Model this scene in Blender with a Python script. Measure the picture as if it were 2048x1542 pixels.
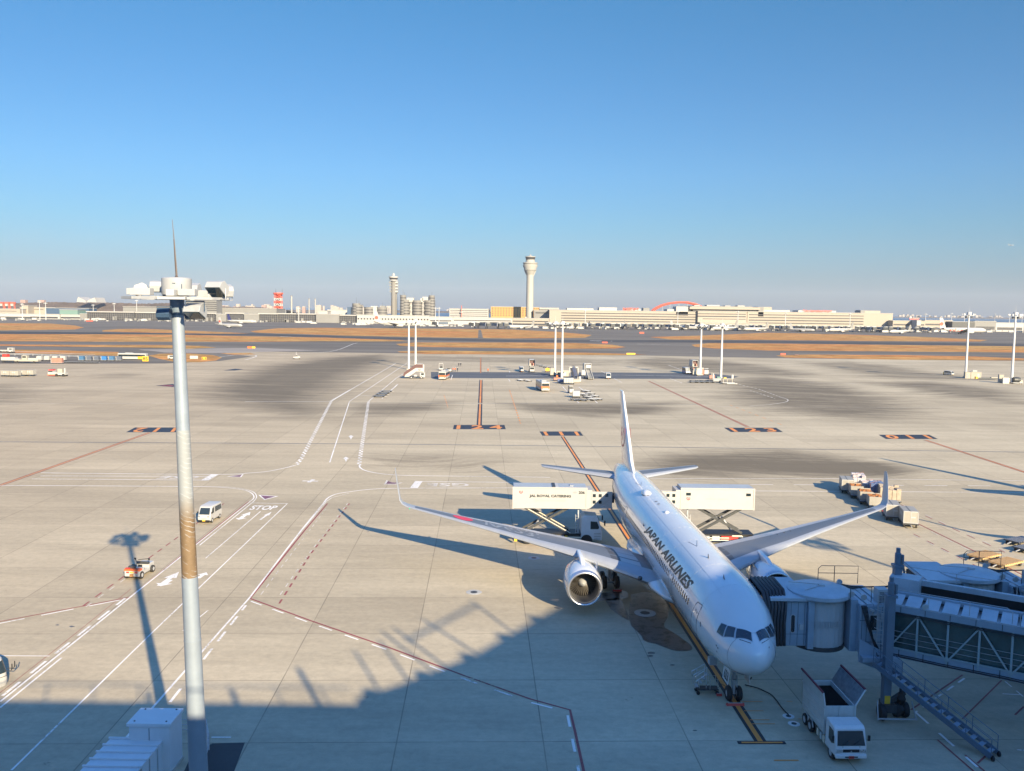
import bpy, bmesh, math, random
import numpy as np
from mathutils import Vector, Matrix
from mathutils.bvhtree import BVHTree
random.seed(7); R = math.radians
for o in list(bpy.data.objects): bpy.data.objects.remove(o)
scene = bpy.context.scene
COL = scene.collection
# ---------------------------------------------------------------- camera
CH, CP, CF, CR = 24.998, 0.085754, 1749.22, 0.012608     # height, pitch down, focal (photo px), roll
c_, s_ = math.cos(CR), math.sin(CR)
CAM = np.array([[c_, s_, 0], [-s_, c_, 0], [0, 0, 1]]) @ np.array([[1, 0, 0], [0, math.sin(CP), math.cos(CP)], [0, math.cos(CP), -math.sin(CP)]])
cd = bpy.data.cameras.new("camera"); cam = bpy.data.objects.new("camera", cd); COL.objects.link(cam)
cd.sensor_width = 36; cd.lens = CF / 2048 * 36; cd.clip_start = 0.3; cd.clip_end = 60000
cam.matrix_world = Matrix(((CAM[0, 0], CAM[1, 0], -CAM[2, 0], 0), (CAM[0, 1], CAM[1, 1], -CAM[2, 1], 0), (CAM[0, 2], CAM[1, 2], -CAM[2, 2], CH), (0, 0, 0, 1)))
scene.camera = cam
# ---------------------------------------------------------------- sky, sun, exposure
SUN = Vector((.4032, -.8382, .3672)).normalized()
w = bpy.data.worlds.new("World"); scene.world = w; w.use_nodes = True
nt = w.node_tree; nt.nodes.clear()
sky = nt.nodes.new('ShaderNodeTexSky'); sky.sky_type = 'NISHITA'; sky.sun_disc = False
sky.sun_elevation = math.asin(SUN.z); sky.sun_rotation = math.atan2(SUN.x, SUN.y)
sky.altitude = 0; sky.air_density = 1.0; sky.dust_density = 0.7; sky.ozone_density = 2.0
bg = nt.nodes.new('ShaderNodeBackground'); bg.inputs[1].default_value = 0.15
wo = nt.nodes.new('ShaderNodeOutputWorld')
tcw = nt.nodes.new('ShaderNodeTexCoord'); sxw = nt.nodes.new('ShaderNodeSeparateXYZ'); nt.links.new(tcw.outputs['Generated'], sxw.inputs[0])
rp = nt.nodes.new('ShaderNodeValToRGB'); nt.links.new(sxw.outputs[2], rp.inputs[0]); cr_ = rp.color_ramp      # tint by elevation: milky low, bluer higher, zenith brightened to fill the shadows
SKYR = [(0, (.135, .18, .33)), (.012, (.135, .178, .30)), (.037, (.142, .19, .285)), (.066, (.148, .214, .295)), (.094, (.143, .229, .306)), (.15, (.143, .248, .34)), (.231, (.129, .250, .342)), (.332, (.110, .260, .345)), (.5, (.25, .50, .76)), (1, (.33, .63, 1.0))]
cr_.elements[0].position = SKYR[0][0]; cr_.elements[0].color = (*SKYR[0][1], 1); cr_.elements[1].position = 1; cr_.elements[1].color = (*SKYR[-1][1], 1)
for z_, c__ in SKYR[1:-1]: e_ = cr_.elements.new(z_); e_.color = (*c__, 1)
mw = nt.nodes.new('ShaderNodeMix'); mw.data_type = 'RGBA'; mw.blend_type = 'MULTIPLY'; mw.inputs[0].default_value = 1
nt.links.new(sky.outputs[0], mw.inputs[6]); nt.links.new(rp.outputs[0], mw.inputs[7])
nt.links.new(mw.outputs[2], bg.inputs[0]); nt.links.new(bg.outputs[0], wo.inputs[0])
sl = bpy.data.lights.new("sun", 'SUN'); sl.energy = 4.7; sl.angle = R(0.5); sl.color = (1.0, 0.82, 0.55)
sun = bpy.data.objects.new("sun", sl); COL.objects.link(sun)
sun.rotation_mode = 'QUATERNION'; sun.rotation_quaternion = SUN.to_track_quat('Z', 'Y'); sun.location = (60, -120, 80)
scene.view_settings.view_transform = 'Standard'; scene.view_settings.look = 'None'
scene.view_settings.exposure = 1.35; scene.view_settings.gamma = 1; scene.view_settings.use_curve_mapping = False
scene.cycles.max_bounces = 6; scene.cycles.transparent_max_bounces = 8; scene.cycles.volume_bounces = 0
# ---------------------------------------------------------------- photo pixel -> place
def ray(x, y): return CAM.T @ np.array([(x - 1024) / CF, -(y - 771) / CF, 1.0])
def G(x, y, z=0.0):                       # where a pixel's ray meets the height z
    d = ray(x, y); t = (z - CH) / d[2]
    return Vector((d[0] * t, d[1] * t, z))
def V(x, y, D):                           # where a pixel's ray meets the upright plane Y = D
    d = ray(x, y); t = D / d[1]
    return Vector((d[0] * t, D, CH + d[2] * t))
def PX(P):
    C = CAM @ (np.array(P) - np.array([0, 0, CH])); return 1024 + CF * C[0] / C[2], 771 - CF * C[1] / C[2]
# ---------------------------------------------------------------- mesh helpers
class MB:
    def __init__(s): s.v = []; s.f = []; s.m = []; s.mi = 0; s.X = None
    def add(s, vs, fs):
        n = len(s.v)
        for p in vs:
            p = Vector(p); s.v.append(tuple(s.X @ p if s.X is not None else p))
        for f in fs: s.f.append([n + i for i in f]); s.m.append(s.mi)
        return s
    def box(s, x0, x1, y0, y1, z0, z1):
        return s.add([(x0, y0, z0), (x1, y0, z0), (x1, y1, z0), (x0, y1, z0), (x0, y0, z1), (x1, y0, z1), (x1, y1, z1), (x0, y1, z1)],
                     [(0, 3, 2, 1), (4, 5, 6, 7), (0, 1, 5, 4), (1, 2, 6, 5), (2, 3, 7, 6), (3, 0, 4, 7)])
    def cbox(s, c, d, rz=0):
        M = Matrix.Translation(Vector(c)) @ Matrix.Rotation(rz, 4, 'Z'); h = [a / 2 for a in d]; o = s.X
        s.X = (o @ M) if o is not None else M; s.box(-h[0], h[0], -h[1], h[1], -h[2], h[2]); s.X = o; return s
    def beam(s, a, b, w, h=None, up=(0, 0, 1)):
        a, b = Vector(a), Vector(b); h = h or w; d = (b - a).normalized(); u = Vector(up)
        if abs(d.dot(u)) > .98: u = Vector((0, 1, 0))
        x = d.cross(u).normalized() * w / 2; z = x.cross(d).normalized() * h / 2
        return s.add([a - x - z, a + x - z, a + x + z, a - x + z, b - x - z, b + x - z, b + x + z, b - x + z],
                     [(0, 3, 2, 1), (4, 5, 6, 7), (0, 1, 5, 4), (1, 2, 6, 5), (2, 3, 7, 6), (3, 0, 4, 7)])
    def tube(s, a, b, r0, r1=None, n=10, cap=True):
        return s.path([a, b], [r0, r0 if r1 is None else r1], n, cap)
    def path(s, pts, r, n=8, cap=True):
        pts = [Vector(p) for p in pts]
        if not isinstance(r, (list, tuple)): r = [r] * len(pts)
        rings = []; u = None
        for i, p in enumerate(pts):
            d = (pts[min(i + 1, len(pts) - 1)] - pts[max(i - 1, 0)]).normalized()
            if u is None:
                u = Vector((0, 0, 1)) if abs(d.z) < .95 else Vector((1, 0, 0))
            x = d.cross(u).normalized(); u = x.cross(d).normalized()
            rings.append([p + (x * math.cos(2 * math.pi * k / n) + u * math.sin(2 * math.pi * k / n)) * r[i] for k in range(n)])
        return s.loft(rings, cap)
    def loft(s, rings, cap=True, closed=True):
        n = len(rings[0]); vs = [p for r_ in rings for p in r_]; fs = []
        for i in range(len(rings) - 1):
            for k in range(n if closed else n - 1):
                a = i * n + k; b = i * n + (k + 1) % n
                fs.append((a, b, b + n, a + n))
        if cap: fs.append(tuple(range(n - 1, -1, -1))); fs.append(tuple((len(rings) - 1) * n + k for k in range(n)))
        return s.add(vs, fs)
    def lathe(s, prof, n=24, c=(0, 0, 0), axis='Z', cap=True):
        rings = []
        for r_, h in prof:
            ring = []
            for k in range(n):
                a = 2 * math.pi * k / n; x, y = r_ * math.cos(a), r_ * math.sin(a)
                p = (x, y, h) if axis == 'Z' else ((x, h, -y) if axis == 'Y' else (h, x, y))
                ring.append((p[0] + c[0], p[1] + c[1], p[2] + c[2]))
            rings.append(ring)
        return s.loft(rings, cap)
    def prism(s, poly, a0, a1, axis='Z'):          # poly extruded along axis; for X: (y,z), for Y: (x,z)
        def P(u, v, a): return (u, v, a) if axis == 'Z' else ((a, u, v) if axis == 'X' else (u, a, v))
        n = len(poly)
        vs = [P(u, v, a0) for u, v in poly] + [P(u, v, a1) for u, v in poly]
        fs = [tuple(range(n - 1, -1, -1)), tuple(range(n, 2 * n))] + [(i, (i + 1) % n, n + (i + 1) % n, n + i) for i in range(n)]
        return s.add(vs, fs)
    def poly(s, pts): return s.add(pts, [tuple(range(len(pts)))])
    def build(s, name, mats, parent=None, smooth=False, bevel=0, loc=None, fix=True):
        me = bpy.data.meshes.new(name); me.from_pydata(s.v, [], s.f)
        if not isinstance(mats, (list, tuple)): mats = [mats]
        for m_ in mats: me.materials.append(m_)
        me.polygons.foreach_set('material_index', s.m)
        if fix:
            bm = bmesh.new(); bm.from_mesh(me); bmesh.ops.recalc_face_normals(bm, faces=bm.faces); bm.to_mesh(me); bm.free()
        if smooth:
            me.polygons.foreach_set('use_smooth', [True] * len(me.polygons))
            if smooth != 'all': me.set_sharp_from_angle(angle=R(smooth if smooth > 1 else 40))
        o = bpy.data.objects.new(name, me); COL.objects.link(o)
        if parent: o.parent = parent
        if loc is not None: o.location = loc
        if bevel:
            b = o.modifiers.new('bevel', 'BEVEL'); b.width = bevel; b.segments = 2; b.limit_method = 'ANGLE'; b.angle_limit = R(40)
        return o
def tag(o, label=None, cat=None, group=None, kind=None):
    if label: o['label'] = label
    if cat: o['category'] = cat
    if group: o['group'] = group
    if kind: o['kind'] = kind
    return o
def thing(name, label, cat, loc=(0, 0, 0), rz=0, group=None):
    o = bpy.data.objects.new(name, None); COL.objects.link(o); o.location = loc; o.rotation_euler = (0, 0, rz); o.empty_display_size = .3
    return tag(o, label, cat, group)
def kids(o): return [c for c in bpy.data.objects if c.parent == o]
KC = {}
def dup(root, loc, rz=None, label=None, group=None, scale=None):
    if root.name not in KC: KC[root.name] = [(k, kids(k)) for k in kids(root)]
    r = root.copy(); COL.objects.link(r); r.location = loc
    if rz is not None: r.rotation_euler = (0, 0, rz)
    if label: r['label'] = label
    if group: r['group'] = group
    if scale: r.scale = (scale,) * 3
    for k, gs in KC[root.name]:
        c = k.copy(); COL.objects.link(c); c.parent = r
        for g in gs:
            d = g.copy(); COL.objects.link(d); d.parent = c
    return r
# ---------------------------------------------------------------- materials
def mat(name, col, rough=.5, metal=0, var=.12, scale=3, dirt=0, spec=.5, coat=0, emit=None, bump=0, dirtcol=(.12, .10, .08)):
    m_ = bpy.data.materials.new(name); m_.use_nodes = True; t = m_.node_tree; b = t.nodes['Principled BSDF']
    b.inputs['Base Color'].default_value = (*col, 1); b.inputs['Roughness'].default_value = rough
    b.inputs['Metallic'].default_value = metal; b.inputs['Specular IOR Level'].default_value = spec
    if coat: b.inputs['Coat Weight'].default_value = coat; b.inputs['Coat Roughness'].default_value = .08
    if emit: b.inputs['Emission Color'].default_value = (*emit[0], 1); b.inputs['Emission Strength'].default_value = emit[1]
    tc = t.nodes.new('ShaderNodeTexCoord')
    nz = t.nodes.new('ShaderNodeTexNoise'); nz.inputs['Scale'].default_value = scale; nz.inputs['Detail'].default_value = 5; nz.inputs['Roughness'].default_value = .65
    t.links.new(tc.outputs['Object'], nz.inputs['Vector'])
    mr = t.nodes.new('ShaderNodeMapRange'); mr.inputs[1].default_value = .25; mr.inputs[2].default_value = .75
    mr.inputs[3].default_value = 1 - var; mr.inputs[4].default_value = 1 + var
    t.links.new(nz.outputs['Fac'], mr.inputs[0])
    mx = t.nodes.new('ShaderNodeMix'); mx.data_type = 'RGBA'; mx.blend_type = 'MULTIPLY'; mx.inputs[0].default_value = 1
    mx.inputs[6].default_value = (*col, 1); t.links.new(mr.outputs[0], mx.inputs[7])
    out = mx.outputs[2]
    if dirt:
        n2 = t.nodes.new('ShaderNodeTexNoise'); n2.inputs['Scale'].default_value = scale * .6; n2.inputs['Detail'].default_value = 8; n2.inputs['Roughness'].default_value = .75
        mp = t.nodes.new('ShaderNodeMapping'); mp.inputs['Scale'].default_value = (1, 1, .35); mp.inputs['Location'].default_value = (7, 3, 5)
        t.links.new(tc.outputs['Object'], mp.inputs[0]); t.links.new(mp.outputs[0], n2.inputs['Vector'])
        m2 = t.nodes.new('ShaderNodeMapRange'); m2.inputs[1].default_value = .5; m2.inputs[2].default_value = .78; m2.inputs[3].default_value = 0; m2.inputs[4].default_value = dirt
        t.links.new(n2.outputs['Fac'], m2.inputs[0])
        m3 = t.nodes.new('ShaderNodeMix'); m3.data_type = 'RGBA'; t.links.new(m2.outputs[0], m3.inputs[0]); t.links.new(out, m3.inputs[6]); m3.inputs[7].default_value = (*dirtcol, 1)
        out = m3.outputs[2]
    t.links.new(out, b.inputs['Base Color'])
    m4 = t.nodes.new('ShaderNodeMapRange'); m4.inputs[3].default_value = max(0, rough - .08); m4.inputs[4].default_value = min(1, rough + .1)
    t.links.new(nz.outputs['Fac'], m4.inputs[0]); t.links.new(m4.outputs[0], b.inputs['Roughness'])
    if bump:
        bp = t.nodes.new('ShaderNodeBump'); bp.inputs['Strength'].default_value = bump; bp.inputs['Distance'].default_value = .02
        t.links.new(nz.outputs['Fac'], bp.inputs['Height']); t.links.new(bp.outputs[0], b.inputs['Normal'])
    return m_
M = {}
M['white'] = mat('white_paint', (.46, .46, .455), .35, var=.05, dirt=.18, scale=1.2)
M['white_far'] = mat('white_cladding', (.72, .70, .66), .6, var=.06, scale=.05)
M['aircraft'] = mat('aircraft_white', (.66, .675, .69), .2, var=.03, scale=.5, coat=1.0, dirt=.05)
M['aircraft_grey'] = mat('aircraft_grey', (.42, .43, .45), .4, var=.05, scale=.8, dirt=.12)
M['bare'] = mat('bare_metal', (.62, .63, .65), .28, metal=.85, var=.08, scale=2)
M['metal'] = mat('galvanised', (.46, .47, .48), .42, metal=.35, var=.15, scale=2.5, dirt=.25)
M['darkmetal'] = mat('dark_metal', (.06, .065, .07), .5, metal=.3, var=.25, scale=4, dirt=.3)
M['pit'] = mat('skip_shade_black', (.012, .012, .012), .95, var=.4, spec=.05); M['rubber'] = mat('rubber', (.025, .025, .027), .75, var=.25, scale=6, dirt=.25, dirtcol=(.09, .085, .08))
M['glass'] = mat('dark_glass', (.02, .03, .035), .06, var=.2, scale=.5, spec=.9)
M['black'] = mat('black_paint', (.015, .016, .018), .5, var=.2)
M['text'] = mat('black_lettering', (.018, .025, .028), .45, var=.05)
M['red'] = mat('red_paint', (.55, .045, .035), .45, var=.15, dirt=.15)
M['orange'] = mat('orange_paint', (.75, .16, .03), .45, var=.15, dirt=.15)
M['yellow'] = mat('yellow_paint', (.75, .45, .04), .45, var=.12, dirt=.15)
M['blue'] = mat('blue_paint', (.04, .13, .38), .5, var=.2, dirt=.2)
M['beige'] = mat('beige_panel', (.66, .58, .45), .6, var=.06, scale=.2, dirt=.1)
M['cream'] = mat('cream_panel', (.72, .66, .54), .6, var=.06, scale=.06)
M['grey'] = mat('grey_panel', (.30, .31, .32), .6, var=.1, scale=.5, dirt=.15)
M['lightgrey'] = mat('light_grey_panel', (.40, .41, .42), .55, var=.08, scale=.8, dirt=.15)
M['conc'] = mat('plain_concrete', (.40, .38, .34), .85, var=.15, scale=.8, dirt=.2)
M['bridge'] = mat('bridge_grey', (.27, .34, .41), .45, var=.1, scale=1.2, dirt=.28)
M['brown'] = mat('brown_panel', (.10, .05, .05), .5, var=.15)
M['wood'] = mat('pale_wood', (.55, .36, .17), .75, var=.3, scale=5)
M['hivis'] = mat('orange_cloth', (.75, .13, .03), .8, var=.2)
M['skin'] = mat('skin', (.45, .28, .2), .6, var=.05)
M['cloth'] = mat('dark_cloth', (.03, .035, .05), .9, var=.2)
# ================================================================ the ground
def nodes(m_): return m_.node_tree.nodes, m_.node_tree.links
def newmat(name):
    m_ = bpy.data.materials.new(name); m_.use_nodes = True; return m_, m_.node_tree.nodes, m_.node_tree.links, m_.node_tree.nodes['Principled BSDF']
def N(ns, t, **kw):
    n = ns.new(t)
    for k, v in kw.items(): setattr(n, k, v)
    return n
def math_(ns, ls, op, a, b=None, c=None):
    n = ns.new('ShaderNodeMath'); n.operation = op
    for i, x in enumerate((a, b, c)):
        if x is None: continue
        if isinstance(x, (int, float)): n.inputs[i].default_value = x
        else: ls.new(x, n.inputs[i])
    return n.outputs[0]
def rng(ns, ls, x, a, b, c, d):
    n = ns.new('ShaderNodeMapRange'); ls.new(x, n.inputs[0])
    for i, q in enumerate((a, b, c, d)): n.inputs[i + 1].default_value = q
    return n.outputs[0]
def mixc(ns, ls, f, a, b, mode='MIX'):
    n = ns.new('ShaderNodeMix'); n.data_type = 'RGBA'; n.blend_type = mode
    for i, x in ((0, f), (6, a), (7, b)):
        if isinstance(x, (int, float)): n.inputs[i].default_value = x
        elif isinstance(x, tuple): n.inputs[i].default_value = (*x, 1)
        else: ls.new(x, n.inputs[i])
    return n.outputs[2]
def noise(ns, ls, vec, scale, detail=4, rough=.6, dist=0):
    n = ns.new('ShaderNodeTexNoise'); n.inputs['Scale'].default_value = scale; n.inputs['Detail'].default_value = detail
    n.inputs['Roughness'].default_value = rough; n.inputs['Distortion'].default_value = dist
    if vec is not None: ls.new(vec, n.inputs['Vector'])
    return n.outputs['Fac']
def mapping(ns, ls, vec, loc=(0, 0, 0), rot=(0, 0, 0), sc=(1, 1, 1)):
    n = ns.new('ShaderNodeMapping'); n.inputs[1].default_value = loc; n.inputs[2].default_value = rot; n.inputs[3].default_value = sc
    ls.new(vec, n.inputs[0]); return n.outputs[0]
HEAD = R(92.0226)                                   # the stand's centre line, nose to tail
NOSE = Vector((14.776, 49.994, 0)); FW = Vector((math.cos(HEAD), math.sin(HEAD), 0)); LF = Vector((-math.sin(HEAD), math.cos(HEAD), 0))
SLAB = 8.511
def mat_apron():
    m_, ns, ls, b = newmat('apron_concrete')
    geo = ns.new('ShaderNodeNewGeometry'); P = geo.outputs['Position']
    # slab grid, turned to the stand's axes
    q = mapping(ns, ls, P, loc=(0, 0, 0), rot=(0, 0, -(HEAD - math.pi / 2)))
    sx = ns.new('ShaderNodeSeparateXYZ'); ls.new(q, sx.inputs[0])
    ca, sa = math.cos(-(HEAD - math.pi / 2)), math.sin(-(HEAD - math.pi / 2))
    nx, ny = NOSE.x * ca - NOSE.y * sa, NOSE.x * sa + NOSE.y * ca
    ux = math_(ns, ls, 'MULTIPLY', math_(ns, ls, 'SUBTRACT', sx.outputs[0], nx - 12.72), 1 / SLAB)
    uy = math_(ns, ls, 'MULTIPLY', math_(ns, ls, 'SUBTRACT', sx.outputs[1], ny - .56), 1 / SLAB)
    def line(u, wd):
        f = math_(ns, ls, 'FRACT', u); d = math_(ns, ls, 'MINIMUM', f, math_(ns, ls, 'SUBTRACT', 1.0, f))
        return rng(ns, ls, d, wd * .5, wd * 1.2, 1, 0)
    lx, ly = line(ux, .0045), line(uy, .0045)
    joint = math_(ns, ls, 'MAXIMUM', lx, ly)
    jn = rng(ns, ls, noise(ns, ls, P, .12, 3), .3, .6, .35, 1)
    joint = math_(ns, ls, 'MULTIPLY', joint, jn)
    cv = ns.new('ShaderNodeCombineXYZ'); ls.new(math_(ns, ls, 'FLOOR', ux), cv.inputs[0]); ls.new(math_(ns, ls, 'FLOOR', uy), cv.inputs[1])
    wn = ns.new('ShaderNodeTexWhiteNoise'); wn.noise_dimensions = '2D'; ls.new(cv.outputs[0], wn.inputs['Vector'])
    cr = ns.new('ShaderNodeCombineXYZ'); ls.new(math_(ns, ls, 'FLOOR', uy), cr.inputs[0])
    wr = ns.new('ShaderNodeTexWhiteNoise'); wr.noise_dimensions = '2D'; ls.new(cr.outputs[0], wr.inputs['Vector'])
    # base tone: warm concrete, warmer and browner towards the left, streaked along the stand rows
    n1 = noise(ns, ls, mapping(ns, ls, P, sc=(.012, .03, 1)), 1, 5, .6)
    n2 = noise(ns, ls, mapping(ns, ls, P, sc=(.03, .16, 1)), 1, 8, .8)
    n3 = noise(ns, ls, P, 1.6, 8, .75)
    n4 = noise(ns, ls, P, 14, 3, .6)
    sxp = ns.new('ShaderNodeSeparateXYZ'); ls.new(P, sxp.inputs[0])
    left = rng(ns, ls, sxp.outputs[0], -90, 10, 1, 0)
    col = mixc(ns, ls, rng(ns, ls, n1, .38, .62, 0, 1), (.42, .362, .258), (.487, .425, .306))
    col = mixc(ns, ls, left, col, mixc(ns, ls, .65, col, (.41, .33, .225)))
    def mul(c, f): return mixc(ns, ls, 1.0, c, f, 'MULTIPLY')
    col = mul(col, rng(ns, ls, n2, .36, .64, .86, 1.10))
    col = mul(col, rng(ns, ls, n3, .38, .62, .91, 1.07))
    col = mul(col, rng(ns, ls, n4, .3, .7, .96, 1.04))
    col = mul(col, rng(ns, ls, wn.outputs[0], 0, 1, .93, 1.05))
    col = mul(col, rng(ns, ls, wr.outputs[0], 0, 1, .93, 1.04))
    # tyre-darkened turns: how dark comes with the mesh, the streaks from noise bent round the turn
    at = ns.new('ShaderNodeAttribute'); at.attribute_name = 'stain'
    bend = mapping(ns, ls, P, sc=(.02, .02, 1))
    nb = ns.new('ShaderNodeTexNoise'); nb.inputs['Scale'].default_value = .6; ls.new(bend, nb.inputs['Vector'])
    vb = ns.new('ShaderNodeVectorMath'); vb.operation = 'MULTIPLY_ADD'; ls.new(nb.outputs['Color'], vb.inputs[0]); vb.inputs[1].default_value = (60, 60, 0); ls.new(P, vb.inputs[2])
    s1 = noise(ns, ls, mapping(ns, ls, vb.outputs[0], rot=(0, 0, R(-14)), sc=(.012, .11, 1)), 1, 9, .86)
    s2 = noise(ns, ls, mapping(ns, ls, vb.outputs[0], rot=(0, 0, R(20)), sc=(.02, .22, 1)), 1, 9, .85)
    st = math_(ns, ls, 'MAXIMUM', rng(ns, ls, s1, .40, .58, .05, 1), rng(ns, ls, s2, .48, .58, 0, 1))
    dark = rng(ns, ls, math_(ns, ls, 'SUBTRACT', math_(ns, ls, 'MULTIPLY', at.outputs['Fac'], 1.3), math_(ns, ls, 'MULTIPLY', math_(ns, ls, 'SUBTRACT', 1.0, st), .75)), .02, 1.0, 0, 1)
    col = mixc(ns, ls, math_(ns, ls, 'MULTIPLY', dark, .90), col, (.125, .104, .072))
    # fine oil spots and rubber drops everywhere
    v = ns.new('ShaderNodeTexVoronoi'); v.inputs['Scale'].default_value = .17; ls.new(P, v.inputs['Vector'])
    spot = math_(ns, ls, 'MULTIPLY', rng(ns, ls, v.outputs['Distance'], .03, .12, 1, 0), rng(ns, ls, noise(ns, ls, P, 2.5, 5, .8), .52, .66, 0, .6))
    col = mixc(ns, ls, spot, col, (.06, .055, .05))
    near = rng(ns, ls, sxp.outputs[1], 30, 78, 1, 0)
    grime = math_(ns, ls, 'MULTIPLY', near, rng(ns, ls, noise(ns, ls, mapping(ns, ls, P, sc=(.22, .3, 1)), 1, 7, .7, 1.2), .46, .72, 0, .28))
    col = mixc(ns, ls, grime, col, (.15, .14, .13))
    scr = math_(ns, ls, 'MULTIPLY', near, rng(ns, ls, noise(ns, ls, mapping(ns, ls, P, rot=(0, 0, R(12)), sc=(.9, 3.5, 1)), 1, 8, .85), .57, .70, 0, .30))
    col = mixc(ns, ls, scr, col, (.50, .48, .45))
    pat = rng(ns, ls, noise(ns, ls, mapping(ns, ls, P, sc=(.5, .7, 1)), 1, 7, .75, 1.5), .58, .66, 0, .22)
    col = mixc(ns, ls, math_(ns, ls, 'MULTIPLY', near, pat), col, (.12, .11, .10))
    col = mixc(ns, ls, math_(ns, ls, 'MULTIPLY', joint, .62), col, (.06, .052, .045))
    ls.new(col, b.inputs['Base Color'])
    ls.new(rng(ns, ls, n3, .3, .7, .72, .9), b.inputs['Roughness']); b.inputs['Specular IOR Level'].default_value = .3
    return m_
def mat_asphalt(name, c0, c1, sc=(.004, .03, 1)):
    m_, ns, ls, b = newmat(name); geo = ns.new('ShaderNodeNewGeometry'); P = geo.outputs['Position']
    n1 = noise(ns, ls, mapping(ns, ls, P, sc=sc), 1, 6, .65); n2 = noise(ns, ls, P, 3, 4, .7)
    col = mixc(ns, ls, rng(ns, ls, n1, .38, .62, 0, 1), c0, c1)
    col = mixc(ns, ls, 1.0, col, rng(ns, ls, n2, .2, .8, .9, 1.1), 'MULTIPLY')
    ls.new(col, b.inputs['Base Color']); b.inputs['Roughness'].default_value = .85; b.inputs['Specular IOR Level'].default_value = .25
    return m_
def mat_grass():
    m_, ns, ls, b = newmat('dry_grass'); geo = ns.new('ShaderNodeNewGeometry'); P = geo.outputs['Position']
    n1 = noise(ns, ls, mapping(ns, ls, P, sc=(.006, .02, 1)), 1, 8, .75); n2 = noise(ns, ls, mapping(ns, ls, P, sc=(.012, .055, 1)), 1, 8, .8, .6)
    n3 = noise(ns, ls, mapping(ns, ls, P, sc=(.05, .10, 1)), 1, 8, .85)
    col = mixc(ns, ls, rng(ns, ls, n1, .36, .60, 0, 1), (.46, .175, .062), (.44, .27, .10))
    col = mixc(ns, ls, rng(ns, ls, n2, .50, .64, 0, .7), col, (.22, .18, .06))
    col = mixc(ns, ls, rng(ns, ls, n2, .25, .40, .45, 0), col, (.52, .38, .20))
    col = mixc(ns, ls, 1.0, col, rng(ns, ls, n3, .39, .61, .55, 1.45), 'MULTIPLY')
    ls.new(col, b.inputs['Base Color']); b.inputs['Roughness'].default_value = .95; b.inputs['Specular IOR Level'].default_value = .1
    return m_
def mat_paint(name, col, wear=.35, alpha0=0):
    m_, ns, ls, b = newmat(name); geo = ns.new('ShaderNodeNewGeometry'); P = geo.outputs['Position']
    b.inputs['Base Color'].default_value = (*col, 1); b.inputs['Roughness'].default_value = .6
    n1 = noise(ns, ls, P, 3, 6, .8); n0 = noise(ns, ls, P, .15, 3, .6)
    ls.new(mixc(ns, ls, 1.0, col, rng(ns, ls, n0, .3, .7, .85, 1.1), 'MULTIPLY'), b.inputs['Base Color'])
    a = rng(ns, ls, math_(ns, ls, 'ADD', n1, math_(ns, ls, 'MULTIPLY', math_(ns, ls, 'SUBTRACT', n0, .5), .5)), wear - .08, wear + .08, alpha0, 1)
    ls.new(a, b.inputs['Alpha']); return m_
MA = mat_apron()
M['asph'] = mat_asphalt('taxiway_asphalt', (.122, .11, .095), (.18, .164, .14))
M['asphd'] = mat_asphalt('runway_asphalt', (.05, .05, .052), (.085, .083, .082))
M['asphb'] = mat_asphalt('patched_asphalt', (.075, .085, .10), (.12, .13, .145), (.05, .3, 1))
M['wedge'] = mat_asphalt('old_concrete', (.26, .235, .21), (.32, .29, .26), (.01, .1, 1))
M['grass'] = mat_grass()
M['pw'] = mat_paint('white_marking', (.78, .75, .70), .36)
M['pwf'] = mat_paint('faded_white_marking', (.60, .56, .50), .42)
M['po'] = mat_paint('orange_marking', (.72, .27, .06), .30)
M['pk'] = mat_paint('black_marking', (.025, .03, .04), .30)
M['pr'] = mat_paint('red_marking', (.27, .06, .06), .36)
M['pp'] = mat_paint('plum_marking', (.20, .09, .13), .36)
M['drain'] = mat_paint('slot_drain', (.10, .12, .14), .4)
def sheet(name, pxs, z, m_, kind='structure', world=False):
    mb = MB(); mb.poly([(p if world else G(*p)).xy.to_3d() + Vector((0, 0, z)) for p in pxs]); o = mb.build(name, m_, fix=False)
    me = o.data
    if me.polygons[0].normal.z < 0: me.flip_normals()
    return tag(o, kind=kind)
# the sheet everything stands on, out to the horizon
sheet('ground', [Vector(p) for p in ((-9000, -200, 0), (1200, -200, 0), (1900, 1700, 0), (-500, 1800, 0), (-900, 9000, 0), (-9000, 9000, 0))], -.03, M['asph'], world=True)
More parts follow.
